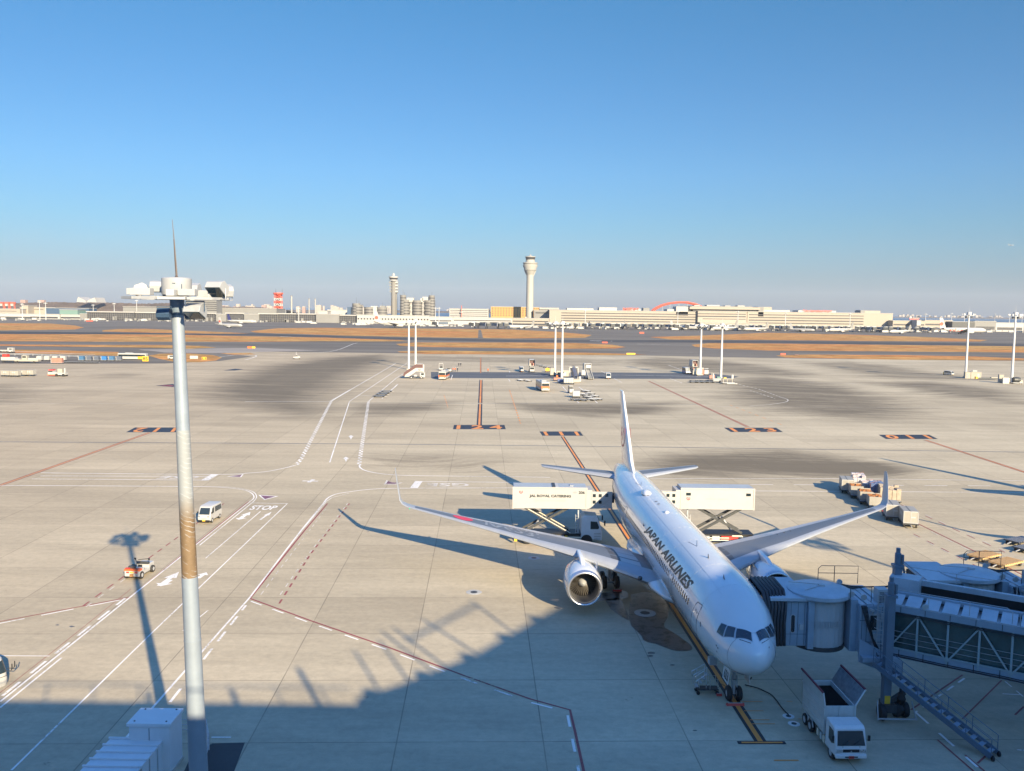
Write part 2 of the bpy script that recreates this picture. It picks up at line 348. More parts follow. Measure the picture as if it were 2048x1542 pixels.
# apron: a grid that carries the tyre stains
edge = [G(*p) for p in ((0, 700), (256, 699), (512, 703), (1024, 709.5), (1294, 711), (1536, 716), (2048, 722))]
ex = [-700] + [p.x for p in edge] + [700]; ey = [edge[0].y] + [p.y for p in edge] + [edge[-1].y]
NX, NY = 420, 300
X = np.linspace(-430, 430, NX); YY = np.zeros((NY, NX)); XX = np.tile(X, (NY, 1))
yb = np.interp(X, ex, ey)
tt = np.linspace(0, 1, NY) ** 1.25
YY = -40 + tt[:, None] * (yb[None, :] + 40)
def poly_mask(pxs, soft):
    pg = [G(*p) for p in pxs]; n = len(pg); ins = np.zeros(XX.shape, bool); dist = np.full(XX.shape, 1e9)
    for i in range(n):
        a, b_ = pg[i], pg[(i + 1) % n]
        if abs(a.y - b_.y) > 1e-9:
            c = ((a.y > YY) != (b_.y > YY)) & (XX < (b_.x - a.x) * (YY - a.y) / (b_.y - a.y) + a.x); ins ^= c
        dx, dy = b_.x - a.x, b_.y - a.y; t_ = np.clip(((XX - a.x) * dx + (YY - a.y) * dy) / (dx * dx + dy * dy + 1e-9), 0, 1)
        dist = np.minimum(dist, np.hypot(XX - a.x - t_ * dx, YY - a.y - t_ * dy))
    return np.clip(np.where(ins, .5 + dist / soft / 1.7, .5 - dist / soft / 1.7), 0, 1)
ST = np.zeros(XX.shape)
for pts, soft, amt in (
    (((390, 795), (430, 762), (540, 730), (650, 714), (760, 709), (800, 716), (738, 742), (668, 790), (655, 826), (600, 832), (520, 822), (450, 808)), 16, 1),
    (((690, 806), (905, 803), (890, 822), (800, 833), (700, 832)), 7, .75),
    (((1000, 806), (1345, 805), (1350, 818), (1300, 832), (1180, 835), (1060, 826)), 7, .85),
    (((1440, 760), (1530, 752), (1640, 764), (1760, 786), (1855, 822), (1800, 840), (1650, 836), (1500, 812), (1450, 790)), 14, .95),
    (((1230, 722), (1300, 714), (1440, 720), (1560, 735), (1640, 748), (1600, 756), (1440, 746), (1300, 738)), 12, .8),
    (((1590, 726), (1700, 722), (1850, 740), (1960, 758), (1900, 762), (1750, 756)), 12, .7),
    (((1740, 766), (1850, 762), (2048, 782), (2048, 808), (1900, 796)), 12, .85),
    (((-80, 772), (60, 764), (110, 785), (60, 808), (-80, 812)), 12, .6),
    (((130, 752), (240, 744), (320, 748), (260, 758), (160, 760)), 9, .45),
    (((1270, 935), (1340, 908), (1560, 900), (1740, 915), (1850, 945), (1800, 956), (1560, 956), (1330, 955)), 6, .95),
    (((700, 915), (800, 902), (900, 910), (1000, 925), (960, 945), (800, 940), (730, 935)), 6, .42),
    (((680, 716), (800, 711), (1000, 714), (1180, 717), (1300, 722), (1200, 732), (1000, 726), (800, 722)), 14, .6),
    (((330, 880), (520, 872), (560, 900), (420, 920)), 14, .15), (((500, 1040), (900, 1030), (1000, 1120), (600, 1160)), 10, .12)):
    ST = np.maximum(ST, amt * poly_mask(pts, soft))
vs = np.stack([XX, YY, np.zeros_like(XX)], -1).reshape(-1, 3)
ii = (np.arange(NY - 1)[:, None] * NX + np.arange(NX - 1)[None, :]).ravel()
fs = np.stack([ii, ii + 1, ii + NX + 1, ii + NX], -1)
me = bpy.data.meshes.new('apron'); me.from_pydata(vs.tolist(), [], fs.tolist()); me.materials.append(MA)
at = me.attributes.new('stain', 'FLOAT', 'POINT'); at.data.foreach_set('value', ST.ravel().astype(np.float32))
apron = bpy.data.objects.new('apron', me); COL.objects.link(apron); tag(apron, kind='structure')
# asphalt and grass
L1, L2, L3 = .006, .012, .018
sheet('taxiway', [(-300, 690), (256, 697), (290, 701), (440, 705), (505, 713), (440, 722), (330, 727), (150, 727.5), (-300, 727.5)], L1, M['asph'])
sheet('old_taxiway_shoulder', [(278, 699), (512, 695.5), (640, 701), (512, 704), (430, 706.5), (330, 705)], L2, M['wedge'])
sheet('asphalt_road', [(862, 744), (1250, 745), (1420, 747), (1478, 753), (1460, 758), (1200, 757.5), (862, 756)], L1, M['asphb'])
sheet('runway', [(-300, 661), (512, 666.5), (700, 673), (1024, 679.5), (1400, 680.5), (1536, 681.5), (2400, 692), (2400, 697), (1536, 686), (1024, 684), (700, 678), (512, 671), (-300, 666)], 0, M['asphd'])
GR = [
 [(-300, 644), (0, 646), (100, 647), (150, 651), (168, 655), (150, 659), (0, 661), (-300, 658)],
 [(205, 660.5), (235, 658), (290, 657.5), (345, 660), (440, 664), (500, 667), (440, 667.5), (300, 665.5), (205, 663)],
 [(-300, 667), (0, 668), (340, 669), (500, 672.5), (650, 675), (800, 680), (818, 682.5), (760, 683), (650, 682.5), (512, 683.5), (250, 683.5), (0, 682.5), (-300, 681)],
 [(500, 662.5), (555, 656.5), (640, 655.5), (900, 657.5), (1024, 659), (1120, 664), (1184, 670), (1170, 675.5), (1024, 677), (850, 674.5), (700, 671.5), (600, 668), (512, 665.5)],
 [(792, 688), (830, 685), (1024, 685), (1150, 686), (1225, 689.5), (1252, 694), (1230, 697), (1100, 697.5), (1024, 696.5), (850, 694), (800, 691.5)],
 [(795, 703), (850, 701), (1024, 703), (1200, 706), (1294, 709), (1230, 710.5), (1024, 709), (850, 708), (800, 705)],
 [(1299, 674), (1400, 671), (1536, 665.5), (1700, 669), (1850, 674), (1975, 680), (1960, 683), (1800, 682.5), (1536, 680), (1340, 679)],
 [(1383, 689.5), (1420, 686), (1536, 687), (1800, 690), (2048, 693), (2300, 696), (2300, 708), (2048, 705), (1800, 703), (1536, 701), (1430, 697), (1390, 693.5)],
 [(1552, 711), (1620, 709), (1800, 710), (1950, 713), (2048, 717), (2048, 721), (1800, 719.5), (1570, 715)],
 [(-200, 688), (150, 689.5), (330, 690), (400, 691.5), (432, 695), (380, 697.5), (300, 695.5), (0, 691.5)],
 [(-200, 697), (100, 700), (237, 704), (237, 712), (150, 709), (0, 705), (-200, 703)],
 [(296, 711), (320, 707.5), (380, 707), (425, 710), (444, 715), (432, 721), (400, 724.5), (350, 724), (320, 718)],
 [(440, 706.8), (500, 706), (512, 709), (470, 710)]]
for g in GR: sheet('dry_grass', g, L3, M['grass'], kind='stuff')
sheet('cross_taxiway', [(957, 660), (962, 659.5), (966, 676), (956, 676)], L3 + .006, M['asph'])
# sea beyond the airfield, and the bay
m_, ns, ls, b = newmat('sea'); b.inputs['Base Color'].default_value = (.018, .07, .14, 1); b.inputs['Roughness'].default_value = .35
geo = ns.new('ShaderNodeNewGeometry'); bp = ns.new('ShaderNodeBump'); bp.inputs['Strength'].default_value = .6; bp.inputs['Distance'].default_value = 1
ls.new(noise(ns, ls, mapping(ns, ls, geo.outputs['Position'], sc=(.02, .05, 1)), 1, 6, .7), bp.inputs['Height']); ls.new(bp.outputs[0], b.inputs['Normal'])
sheet('sea', [Vector(p) for p in ((-30000, 1500, 0), (30000, 1500, 0), (60000, 50000, 0), (-60000, 50000, 0))], -.6, m_, world=True)
# ================================================================ painted markings
def resamp(pts, step):
    out = [pts[0].copy()]
    for a, b_ in zip(pts, pts[1:]):
        n = max(1, int((b_ - a).length / step))
        for k in range(1, n + 1): out.append(a.lerp(b_, k / n))
    return out
def smooth_px(pxs, k=6):
    out = []; n = len(pxs)
    for i in range(n - 1):
        p0, p1, p2, p3 = pxs[max(i - 1, 0)], pxs[i], pxs[i + 1], pxs[min(i + 2, n - 1)]
        for j in range(k):
            t = j / k
            out.append(tuple(.5 * ((2 * p1[c]) + (-p0[c] + p2[c]) * t + (2 * p0[c] - 5 * p1[c] + 4 * p2[c] - p3[c]) * t * t + (-p0[c] + 3 * p1[c] - 3 * p2[c] + p3[c]) * t ** 3) for c in (0, 1)))
    return out + [pxs[-1]]
MK = {k: MB() for k in ('pw', 'pwf', 'po', 'pk', 'pr', 'pp', 'drain')}
ZM = {'drain': .006, 'pk': .010, 'pr': .012, 'pp': .012, 'po': .015, 'pw': .018, 'pwf': .016}
def strip(k, P, wd, off=0, dz=0):
    z = ZM[k] + dz
    P = [Vector((p.x, p.y, 0)) for p in P]; Ls, Rs = [], []
    for i, p in enumerate(P):
        d = (P[min(i + 1, len(P) - 1)] - P[max(i - 1, 0)]); d = d.normalized() if d.length > 1e-6 else Vector((1, 0, 0)); n = Vector((-d.y, d.x, 0))
        Ls.append(p + n * (off + wd / 2)); Rs.append(p + n * (off - wd / 2))
    for i in range(len(P) - 1):
        if (P[i + 1] - P[i]).length < 1e-5: continue
        MK[k].add([(*Rs[i].xy, z), (*Rs[i + 1].xy, z), (*Ls[i + 1].xy, z), (*Ls[i].xy, z)], [(0, 1, 2, 3)])
LC = [0]
def line(k, pxs, wd=.2, off=0, dash=None, curve=False, dz=0, s0=0):
    LC[0] = (LC[0] + 1) % 12; dz += LC[0] * .00035
    if curve: pxs = smooth_px(pxs)
    P = [G(*p) for p in pxs]
    if k in ('pw', 'pwf', 'pr') and wd <= .3: wd *= .82
    if not dash: return strip(k, P, wd, off, dz)
    on, gap = dash; tot = sum((b_ - a).length for a, b_ in zip(P, P[1:])); s = s0
    cum = [0]
    for a, b_ in zip(P, P[1:]): cum.append(cum[-1] + (b_ - a).length)
    def at_(d):
        for i in range(len(P) - 1):
            if d <= cum[i + 1]: return P[i].lerp(P[i + 1], (d - cum[i]) / max(1e-9, cum[i + 1] - cum[i]))
        return P[-1]
    while s < tot:
        e = min(s + on, tot); strip(k, [at_(s), at_((s + e) / 2), at_(e)], wd, off, dz); s += on + gap
def blob(k, pxs, dz=0):
    MK[k].poly([(*G(*p).xy, ZM[k] + dz) for p in pxs])
# service road on the left
DL = [(0, 1404), (162, 1274), (260, 1195), (364, 1112), (499, 1004), (506.5, 997.5), (503, 988), (487, 980.5), (448, 975.5), (410, 973.5), (200, 972), (0, 971)]
line('pw', DL[:4], .2); line('pw', [(364, 1112), (499, 1004), (505, 999.5)], .16); line('pw', [(399, 1091), (505, 1005)], .16)
line('pw', [(505, 999.5), (508, 994), (503, 986.5), (487, 980), (448, 975.3), (410, 973.6)], .2, curve=True); line('pw', [(505, 1005), (513, 995), (508, 985), (490, 978.6), (455, 974.2), (410, 972.6)], .15, curve=True)
line('pw', [(410, 973.4), (200, 972), (0, 971)], .3)
line('pw', [(0, 1416), (123, 1316)], .18)
line('pw', [(5, 1392), (250, 1197)], .26, dash=(2.1, 1.35)); line('pw', [(-20, 1251), (165, 1215), (258, 1197)], .22, dash=(2.4, 1.2))
line('pr', [(-20, 1247), (165, 1212.5), (260, 1194.5)], .17); line('pr', [(260, 1194.5), (364, 1110), (497, 1003)], .15)
line('pr', [(0, 1386), (110, 1300), (262, 1178)], .06); line('pr', [(165, 1213), (359, 1072), (448, 1007)], .18, dash=(1.25, 1.1)); line('pwf', [(172, 1214), (250, 1158)], .12, dash=(1, 1.2))
line('pw', [(23, 1541), (306, 1264), (574, 1008)], .16); line('pw', [(411, 1117), (521, 1023)], .15); line('pw', [(501, 1006), (576, 1007.5)], .22)
line('pw', [(0, 1312), (100, 1312.5)], .15)
line('pw', [(304, 1417), (499, 1196), (603, 1060), (649, 1004)], .2); line('pw', [(649, 1004), (656, 996), (672, 988.5), (698, 984), (733, 979.5), (780, 977), (900, 976.3), (1035, 976)], .28, curve=True)
line('pw', [(520, 1168), (606, 1058), (653, 1003), (664, 995.5), (698, 986.5)], .12)
line('pw', [(340, 1405), (492, 1211)], .24, dash=(2.0, 1.4)); line('pw', [(232, 1500), (300, 1420)], .2, dash=(2.0, 1.4))
line('pr', [(655, 1007), (610, 1060), (500, 1197)], .2); line('pr', [(500, 1197), (620, 1241), (780, 1296), (930, 1352), (1060, 1398), (1140, 1420), (1150, 1463), (1168, 1545)], .2)
line('pw', [(502, 1203), (620, 1246), (780, 1302), (930, 1359), (1060, 1405), (1134, 1424), (1142, 1465), (1158, 1545)], .2, dash=(1.5, 1.5))
line('pwf', [(652, 1018), (556, 1143), (520, 1192)], .1, dash=(1, 1)); line('pr', [(699, 1007), (620, 1110), (553, 1216)], .2, dash=(1.1, 1.1)); line('pwf', [(695, 1007), (616, 1110), (560, 1190)], .12, dash=(1, 1.2))
line('pw', [(366, 1262), (416, 1221)], .12); line('pw', [(423, 1475), (462, 1475)], .15)
# road up to the far stands
for k, o_ in ((0, -.17), (1, .17)):
    line('pw', [(593, 930), (603, 917), (663, 801.6), (700, 780)], .34, off=o_, dash=(1.3, 1.3), s0=1.3 * k); line('pw', [(718, 931), (737, 803)], .34, off=o_, dash=(1.3, 1.3), s0=1.3 * k)
line('pw', [(663, 801.6), (791, 727)], .3); line('pw', [(659.5, 925), (699, 803)], .25); line('pw', [(699, 803), (814, 726)], .27); line('pw', [(737, 803), (768, 777), (793, 756), (806, 748)], .27)
line('pw', [(764, 797), (795, 769)], .35); line('pw', [(716, 791), (748, 792)], .3)
line('pw', [(593, 930), (570, 936), (535, 943), (500, 946), (432, 949), (159, 946.7), (82, 945.6)], .3, curve=True)
line('pw', [(718.5, 931), (721, 936), (730, 941), (750, 945.7), (780, 949.4), (838, 951.5), (1040, 954), (1100, 955)], .3, curve=True)
line('pw', [(81, 952), (431, 953)], .28); line('pw', [(64, 958), (410, 960.5)], .28); line('pw', [(409, 961), (430, 949)], 1.1)
line('pw', [(828, 976), (838, 962.5)], 1.1); line('pw', [(836, 963), (1030, 965)], .28); line('pw', [(490, 803), (664, 803.5)], .35); line('pwf', [(0, 808), (350, 806)], .3)
line('pw', [(605, 962), (636, 962.5)], .5); line('pw', [(617, 965), (627, 959)], .6)
for (x, y, s) in ((702, 875, 1), (692, 919, 1.15)):
    blob('pw', [(x - 5 * s, y - 2 * s), (x, y - 4.5 * s), (x + 5 * s, y - 2 * s), (x + 2 * s, y), (x, y + 4.5 * s), (x - 2 * s, y)]); 
for tri in (((521, 991), (551, 993), (530, 998.5)), ((459, 953), (484, 949.5), (480, 954)), ((772, 968), (776, 962), (784, 965), (800, 965.5), (790, 968))):
    blob('pw', [(sum(p[0] for p in tri) / len(tri) + (q[0] - sum(p[0] for p in tri) / len(tri)) * 1.35, sum(p[1] for p in tri) / len(tri) + (q[1] - sum(p[1] for p in tri) / len(tri)) * 1.35) for q in tri], -.004); blob('pp', tri, .008)
# lane arrows
def arrow(x0, y0, x1, y1, w_=.22):
    LC[0] = (LC[0] + 1) % 12; a, b_ = G(x0, y0), G(x1, y1); d = (b_ - a); L = d.length; d.normalize(); n = Vector((-d.y, d.x, 0)); z = Vector((0, 0, ZM['pw'] + .001 + LC[0] * .0004))
    MK['pw'].poly([a + n * w_ + z, a - n * w_ + z, a + d * L * .55 - n * w_ + z, a + d * L * .55 - n * w_ * 2.6 + z, b_ + z, a + d * L * .55 + n * w_ * 2.6 + z, a + d * L * .55 + n * w_ + z])
arrow(318, 1172, 358, 1144); arrow(340, 1160, 320, 1173, .3); arrow(396, 1157, 413, 1145, .2); arrow(478, 1039, 501, 1024, .2); arrow(488, 1032, 477, 1040, .26); arrow(520, 1040, 543, 1024, .13)
# right hand side lines
line('pw', [(1300, 957), (1700, 957.5), (2060, 962)], .22); line('pw', [(1290, 981), (1700, 983), (2060, 985.5)], .25)
line('pw', [(1500, 969), (2060, 972.5)], .25, dash=(3.4, 3.1))
line('pr', [(1803, 1010), (2010, 1105)], .16, dash=(1.6, 1.5)); line('pwf', [(1803, 1008), (2012, 1103)], .12, dash=(1.6, 1.5))
line('pr', [(1835, 1047), (1950, 1103), (2060, 1157)], .2); line('pwf', [(1835, 1050), (1950, 1107), (2060, 1161)], .12, dash=(1.6, 1.6))
line('pr', [(1827, 1068), (1980, 1146)], .16, dash=(1.5, 1.5)); line('pwf', [(1827, 1070), (1980, 1148)], .12, dash=(1.5, 1.5))
line('pw', [(1929, 1357), (1832, 1424)], .17, dash=(1.1, .8)); line('pr', [(1925, 1350), (1822, 1420)], .15); line('pw', [(1830, 1424), (1955, 1535)], .2, dash=(1.6, 1.2))
line('pr', [(1875, 1480), (1950, 1545)], .14); line('pr', [(1930, 1510), (1972, 1545)], .14); line('pr', [(2003, 1361), (1925, 1438)], .12); line('pr', [(1955, 1527), (1985, 1500)], .14); line('pr', [(2048, 1413), (2030, 1430)], .14)
line('pw', [(2005, 1388), (2042, 1390)], .12); line('pw', [(2010, 1363), (2048, 1395)], .12, dash=(.9, .6)); line('pw', [(2034, 1500), (2060, 1502)], .14)
# stand centre lines
def lead(pxs, w0=.42, w1=.95, **k): line('pk', pxs, w1, **k); line('po', pxs, w0, **k)
lead([(1125, 873), (1521, 1483)], .30, .72)
line('pk', [(1475, 1485.5), (1571, 1485.5)], .36); line('po', [(1483, 1485.5), (1565, 1485.5)], .17, dz=.002)
for x0, x1, y in ((1484, 1525, 1403.5), (1488, 1527, 1422), (1500, 1539, 1440), (1504, 1550, 1448)): line('po', [(x0, y), (x1, y)], .07)
line('po', [(1548, 1521), (1597, 1521)], .12); line('po', [(1573, 1403), (1585, 1403)], .06); line('po', [(1596, 1438), (1612, 1438)], .05)
lead([(961.5, 715), (961.5, 746)], .3, .6); lead([(962, 760), (960.5, 806)], .45, 1.15); lead([(960.3, 808), (958.5, 850)], .45, 1.15)
for o_ in (-.28, .28): line('pr', [(1297, 762), (1496, 854)], .26, off=o_); line('po', [(1297, 762), (1496, 854)], .12)
for o_ in (-.3, .3): line('pr', [(300, 865), (0, 971), (-60, 992)], .2, off=o_); line('pr', [(1850, 880), (2060, 948)], .22, off=o_); line('po', [(300, 865), (-60, 992)], .16)
line('po', [(1851, 880), (2060, 948)], .2); line('po', [(1019, 780), (1041, 847)], .3, dash=(2.5, 2.5)); line('po', [(1460, 810), (1570, 852)], .2, dash=(2.5, 3)); line('po', [(888, 790), (896, 815)], .2, dash=(2, 2))
line('pw', [(1012, 752), (1240, 750), (1420, 753)], .5); line('pwf', [(936, 757.5), (990, 757.5)], .3); line('pw', [(1478, 769), (1520, 779), (1560, 794)], .3, dash=(2.2, 1.4)); line('pw', [(1500, 781), (1550, 797)], .3, dash=(2.2, 1.4))
line('pw', [(1560, 794), (1575, 799), (1571, 804), (1540, 809), (1500, 812)], .25, curve=True); line('pwf', [(1430, 813), (1900, 816)], .25)
for a_ in (((902, 760), (905, 750)), ((1017, 758), (1020, 763)), ((1020, 745), (1018, 742)), ((1125, 773), (1140, 790)), ((1158, 774), (1195, 806)), ((1202, 742), (1215, 749)), ((1228, 757), (1244, 765)), ((1340, 757), (1364, 766)), ((1336, 730), (1364, 740)), ((1147, 797), (1158, 806))): line('pw', a_, .3)
line('pwf', [(1150, 775), (1240, 765)], .3, dash=(2, 2)); line('pwf', [(1540, 763), (2060, 777)], .4)
line('drain', [(-100, 883), (750, 888), (1230, 893), (2100, 905)], .45); line('drain', [(700, 806), (905, 806.5), (1050, 807), (1400, 809)], .4)
line('pw', [(560, 709), (660, 703), (706, 688), (718, 686)], .5, curve=True); line('pw', [(1180, 681.5), (1224, 682.5)], 5, dash=(10, 8)); line('pwf', [(1275, 688), (1340, 689)], 2); line('pwf', [(560, 673), (640, 676)], 3); line('pwf', [(1300, 703), (1420, 706)], .6)
line('pw', [(-50, 641.5), (300, 643.5), (620, 646)], 2.2); line('pw', [(440, 714), (480, 709), (505, 709.5), (512, 713), (490, 720)], .5, curve=True)
line('pwf', [(0, 704.5), (100, 707), (260, 713)], .4); line('pw', [(-60, 699), (190, 709)], 1.2); line('pw', [(-60, 704), (240, 716)], .8)
# writing on the ground
def text_mesh(s, bold=.0, shear=0, sp=1.0):
    cu = bpy.data.curves.new('t', 'FONT'); cu.body = s; cu.size = 1; cu.offset = bold; cu.shear = shear; cu.space_character = sp; cu.resolution_u = 3
    o = bpy.data.objects.new('t', cu); COL.objects.link(o); dg = bpy.context.evaluated_depsgraph_get()
    me = bpy.data.meshes.new_from_object(o.evaluated_get(dg)); bpy.data.objects.remove(o)
    v = np.array([x.co[:] for x in me.vertices]); f = [list(p.vertices) for p in me.polygons]
    mn, mx_ = v.min(0), v.max(0); v = (v - mn) / np.maximum(mx_ - mn, 1e-6)
    return v[:, :2], f, (mx_ - mn)[0] / (mx_ - mn)[1]
def ground_text(k, s, quad, bold=.02, dz=0, rot=False):        # quad: lower-left, lower-right, upper-right, upper-left in the photo
    v, f, a = text_mesh(s, bold); q = [G(*p) for p in quad]
    if rot: v = 1 - v
    P = [(q[0] * (1 - x) * (1 - y) + q[1] * x * (1 - y) + q[2] * x * y + q[3] * (1 - x) * y) for x, y in v]
    MK[k].add([(*p.xy, ZM[k] + dz) for p in P], f)
def panel(s, quad, inset, rot=False):
    blob('pk', quad, .003)
    cx, cy = sum(p[0] for p in quad) / 4, sum(p[1] for p in quad) / 4
    q = [(cx + (p[0] - cx) * inset[0], cy + (p[1] - cy) * inset[1]) for p in quad]; ground_text('po', s, q, .03, .004, rot)
panel('1 2 4', [(906, 858.5), (1011.5, 858.5), (1009, 850), (908, 850)], (.88, .88))
panel('1 1 1', [(1085, 871.5), (1166.5, 871.5), (1160, 863), (1079, 863)], (.84, .88), True)
panel('1 2 3', [(1462, 864), (1566, 864), (1552, 855.5), (1448, 855.5)], (.84, .88))
panel('1 1 2', [(252, 864.5), (354, 864.5), (362, 855), (270, 855)], (.86, .88), True)
panel('1 1 0', [(1772, 878), (1876, 878), (1858, 869.5), (1757, 869.5)], (.84, .88), True)
ground_text('pw', 'STOP', [(497, 1020), (548, 1020), (558, 1011.5), (507, 1011)], .03)
ground_text('pwf', 'GSE', [(310, 957.2), (392, 957.8), (402, 952), (328, 951.6)], .02, rot=True); ground_text('pwf', 'GSE', [(850, 973), (940, 973), (936, 966.5), (855, 966)], .02, rot=True)
blob('pk', [(310, 771.5), (345, 768), (356, 772), (346, 774)]); blob('pr', [(318, 771.5), (340, 769.5), (350, 772), (340, 773)], .002); blob('pk', [(446, 741), (470, 737.5), (488, 738.5), (470, 741)])
for nm, k in (('white_markings', 'pw'), ('faded_markings', 'pwf'), ('orange_markings', 'po'), ('black_markings', 'pk'), ('red_markings', 'pr'), ('plum_markings', 'pp'), ('slot_drain', 'drain')):
    o = MK[k].build(nm, M[k], fix=False); tag(o, kind='structure'); bm = bmesh.new(); bm.from_mesh(o.data)
    for f in bm.faces:
        if f.normal.z < 0: f.normal_flip()
    bm.to_mesh(o.data); bm.free()
# asphalt patch by the mast, wet patches under the aircraft, hatches
sheet('asphalt_patch', [(360, 1560), (384, 1508), (425, 1487), (490, 1485), (462, 1560)], .004, M['asphd'])
MK2 = MB()
m_, ns, ls, b = newmat('wet_concrete'); geo = ns.new('ShaderNodeNewGeometry'); P_ = geo.outputs['Position']
b.inputs['Roughness'].default_value = .28; nn = noise(ns, ls, P_, 1.1, 7, .75)
ls.new(mixc(ns, ls, rng(ns, ls, nn, .50, .58, 0, 1), (.105, .095, .085), (.022, .02, .018)), b.inputs['Base Color'])
M['wet'] = m_
def wet(pxs): 
    pxs = smooth_px(pxs + [pxs[0]], 4)[:-1]; return sheet('wet_patch', [(x + random.uniform(-1, 1), y + random.uniform(-.6, .6)) for x, y in pxs], .005, M['wet'])
wet([(1262, 1190), (1300, 1184), (1330, 1200), (1336, 1232), (1328, 1252), (1352, 1268), (1375, 1285), (1385, 1299), (1352, 1302), (1318, 1290), (1290, 1282), (1282, 1270), (1262, 1250), (1258, 1225)])
wet([(1210, 1200), (1238, 1196), (1250, 1216), (1258, 1240), (1238, 1230), (1222, 1218)]); wet([(1285, 1168), (1330, 1180), (1338, 1196), (1300, 1182)])
wet([(1165, 1195), (1240, 1180), (1255, 1195), (1205, 1202), (1168, 1204)])
for (x, y, r_) in ((1300, 1312, 7), (1302, 1306, 9), (1345, 1330, 5), (1116, 1215, 8), (1110, 1200, 9), (115, 1250, 4), (143, 1253, 5), (148, 1253, 2), (1390, 1461, 5)):
    sheet('oil_stain', [(x + r_ * random.uniform(.8, 1.2) * math.cos(a * .7854), y + r_ * .3 * random.uniform(.7, 1.2) * math.sin(a * .7854)) for a in range(8)], .004, M['wet'])
def hatch(x, y, r_, lab, k='pw2'):
    t = thing('ground_hatch', lab, 'hatch', G(x, y)); MB().lathe([(r_, .003), (r_, .012), (r_ * .96, .016)], 28).build('cover', M[k], t, smooth=30)
    MB().lathe([(r_ * .45, .017), (r_ * .45, .024)], 20).build('lid', M['darkmetal'], t)
M['pw3'] = mat('hatch_bright', (.78, .78, .76), .6, var=.15, scale=5, dirt=.2); M['pw2'] = mat('hatch_white', (.42, .42, .40), .6, var=.2, scale=5, dirt=.4)
for a in ((1577, 1432.5, .36, 'round white hatch with the black cable running into it', 'pw3'), (1588, 1447.5, .36, 'round white hatch just below the one with the cable', 'pw3'), (948, 1184.5, .7, 'white ringed manhole alone on the sunlit apron left of the engine'), (1068, 1116, .6, 'white ringed manhole in the shadow of the left hand wing'), (1290, 1226, .9, 'manhole ringed by dry concrete inside the wet patch')): hatch(*a)
# ================================================================ far side of the airfield
M['fbeige'] = mat('terminal_beige', (.32, .285, .24), .7, var=.05, scale=.03)
M['fwhite'] = mat('terminal_white', (.38, .375, .36), .7, var=.06, scale=.04)
M['fgrey'] = mat('terminal_grey', (.20, .20, .195), .7, var=.08, scale=.05)
M['fdark'] = mat('terminal_dark', (.05, .055, .06), .5, var=.2, scale=.08)
M['forange'] = mat('hotel_orange', (.46, .26, .085), .7, var=.05, scale=.05)
M['fwin'] = mat('far_window', (.05, .05, .055), .35, var=.3, scale=.2)
M['froof'] = mat('far_roof', (.38, .375, .36), .8, var=.1, scale=.05)
M['fteal'] = mat('teal_cladding', (.13, .22, .20), .7, var=.05, scale=.05)
M['fblue'] = mat('blue_roof', (.045, .085, .15), .6, var=.1, scale=.05)
M['fred'] = mat('red_structure', (.55, .09, .055), .6, var=.08, scale=.1)
M['ftower'] = mat('tower_white', (.33, .325, .30), .6, var=.05, scale=.1)
M['fclust'] = mat('office_grey', (.185, .18, .17), .7, var=.06, scale=.1)
M['fpink'] = mat('distant_pink', (.33, .22, .19), .8, var=.15, scale=.02)
M['fpale'] = mat('distant_pale', (.34, .31, .28), .8, var=.15, scale=.02)
M['forest'] = mat('winter_wood', (.10, .075, .06), .95, var=.5, scale=.02)
M['fplane'] = mat('far_aircraft', (.42, .42, .41), .4, var=.03, scale=.2)
M['navy'] = mat('navy_paint', (.02, .025, .12), .5, var=.1)
def gy(x, y): return G(x, y).y
def fbld(name, label, cat, x0, x1, ytop, D, depth=40, wall='fwhite', bands=(), roof=True, win=None, zb=0, group=None, blocks=()):
    a, b_ = V(x0, ytop, D), V(x1, ytop, D); h = (a.z + b_.z) / 2; W = b_.x - a.x
    t = thing(name, label, 'building', (a.x, D, zb), 0, group); h -= zb
    MB().box(0, W, 0, depth, 0, h).build('walls', M[wall], t)
    if roof: MB().box(-.6, W + .6, -.6, depth, h, h + .7).build('roof', M['froof'], t)
    for (u0, u1, f0, f1) in bands:                       # dark window bands as fractions
        MB().box(W * u0, W * u1, -.12, .3, h * f0, h * f1).build('window_band', M['fwin'], t)
    for (u0, u1, hh, d0, d1, k) in blocks:
        MB().box(W * u0, W * u1, d0, d1, h + .7, h + .7 + hh).build('rooftop_block', M[k], t)
    if win:
        nx_, ny_, u0, u1, f0, f1, ww, wh = win
        src = None
        for i in range(nx_):
            for j in range(ny_):
                p = (W * (u0 + (u1 - u0) * i / max(1, nx_ - 1)), 0, h * (f0 + (f1 - f0) * j / max(1, ny_ - 1)))
                if src is None: src = MB().box(-ww / 2, ww / 2, -.12, .2, -wh / 2, wh / 2).build('window', M['fwin'], t, loc=p)
                else:
                    c = src.copy(); COL.objects.link(c); c.parent = t; c.location = p
    return t
DT = gy(1400, 655)
sl4 = lambda u0, u1: [(u0, u1, .80, .855), (u0, u1, .63, .69), (u0, u1, .46, .53), (u0, u1, .30, .36)]
T1 = fbld('passenger_terminal', 'long beige passenger terminal with four dark window slots across its middle', 'terminal', 1099, 1395, 622, DT, 60, 'fbeige', sl4(.08, .995), blocks=[(.12, .30, 3, 8, 40, 'fwhite'), (.34, .46, 5, 10, 40, 'fwhite'), (.52, .62, 3.5, 8, 40, 'fwhite'), (.64, .68, 5, 10, 30, 'fgrey'), (.80, .96, 3.5, 6, 40, 'fwhite')])
T1['category'] = 'terminal'
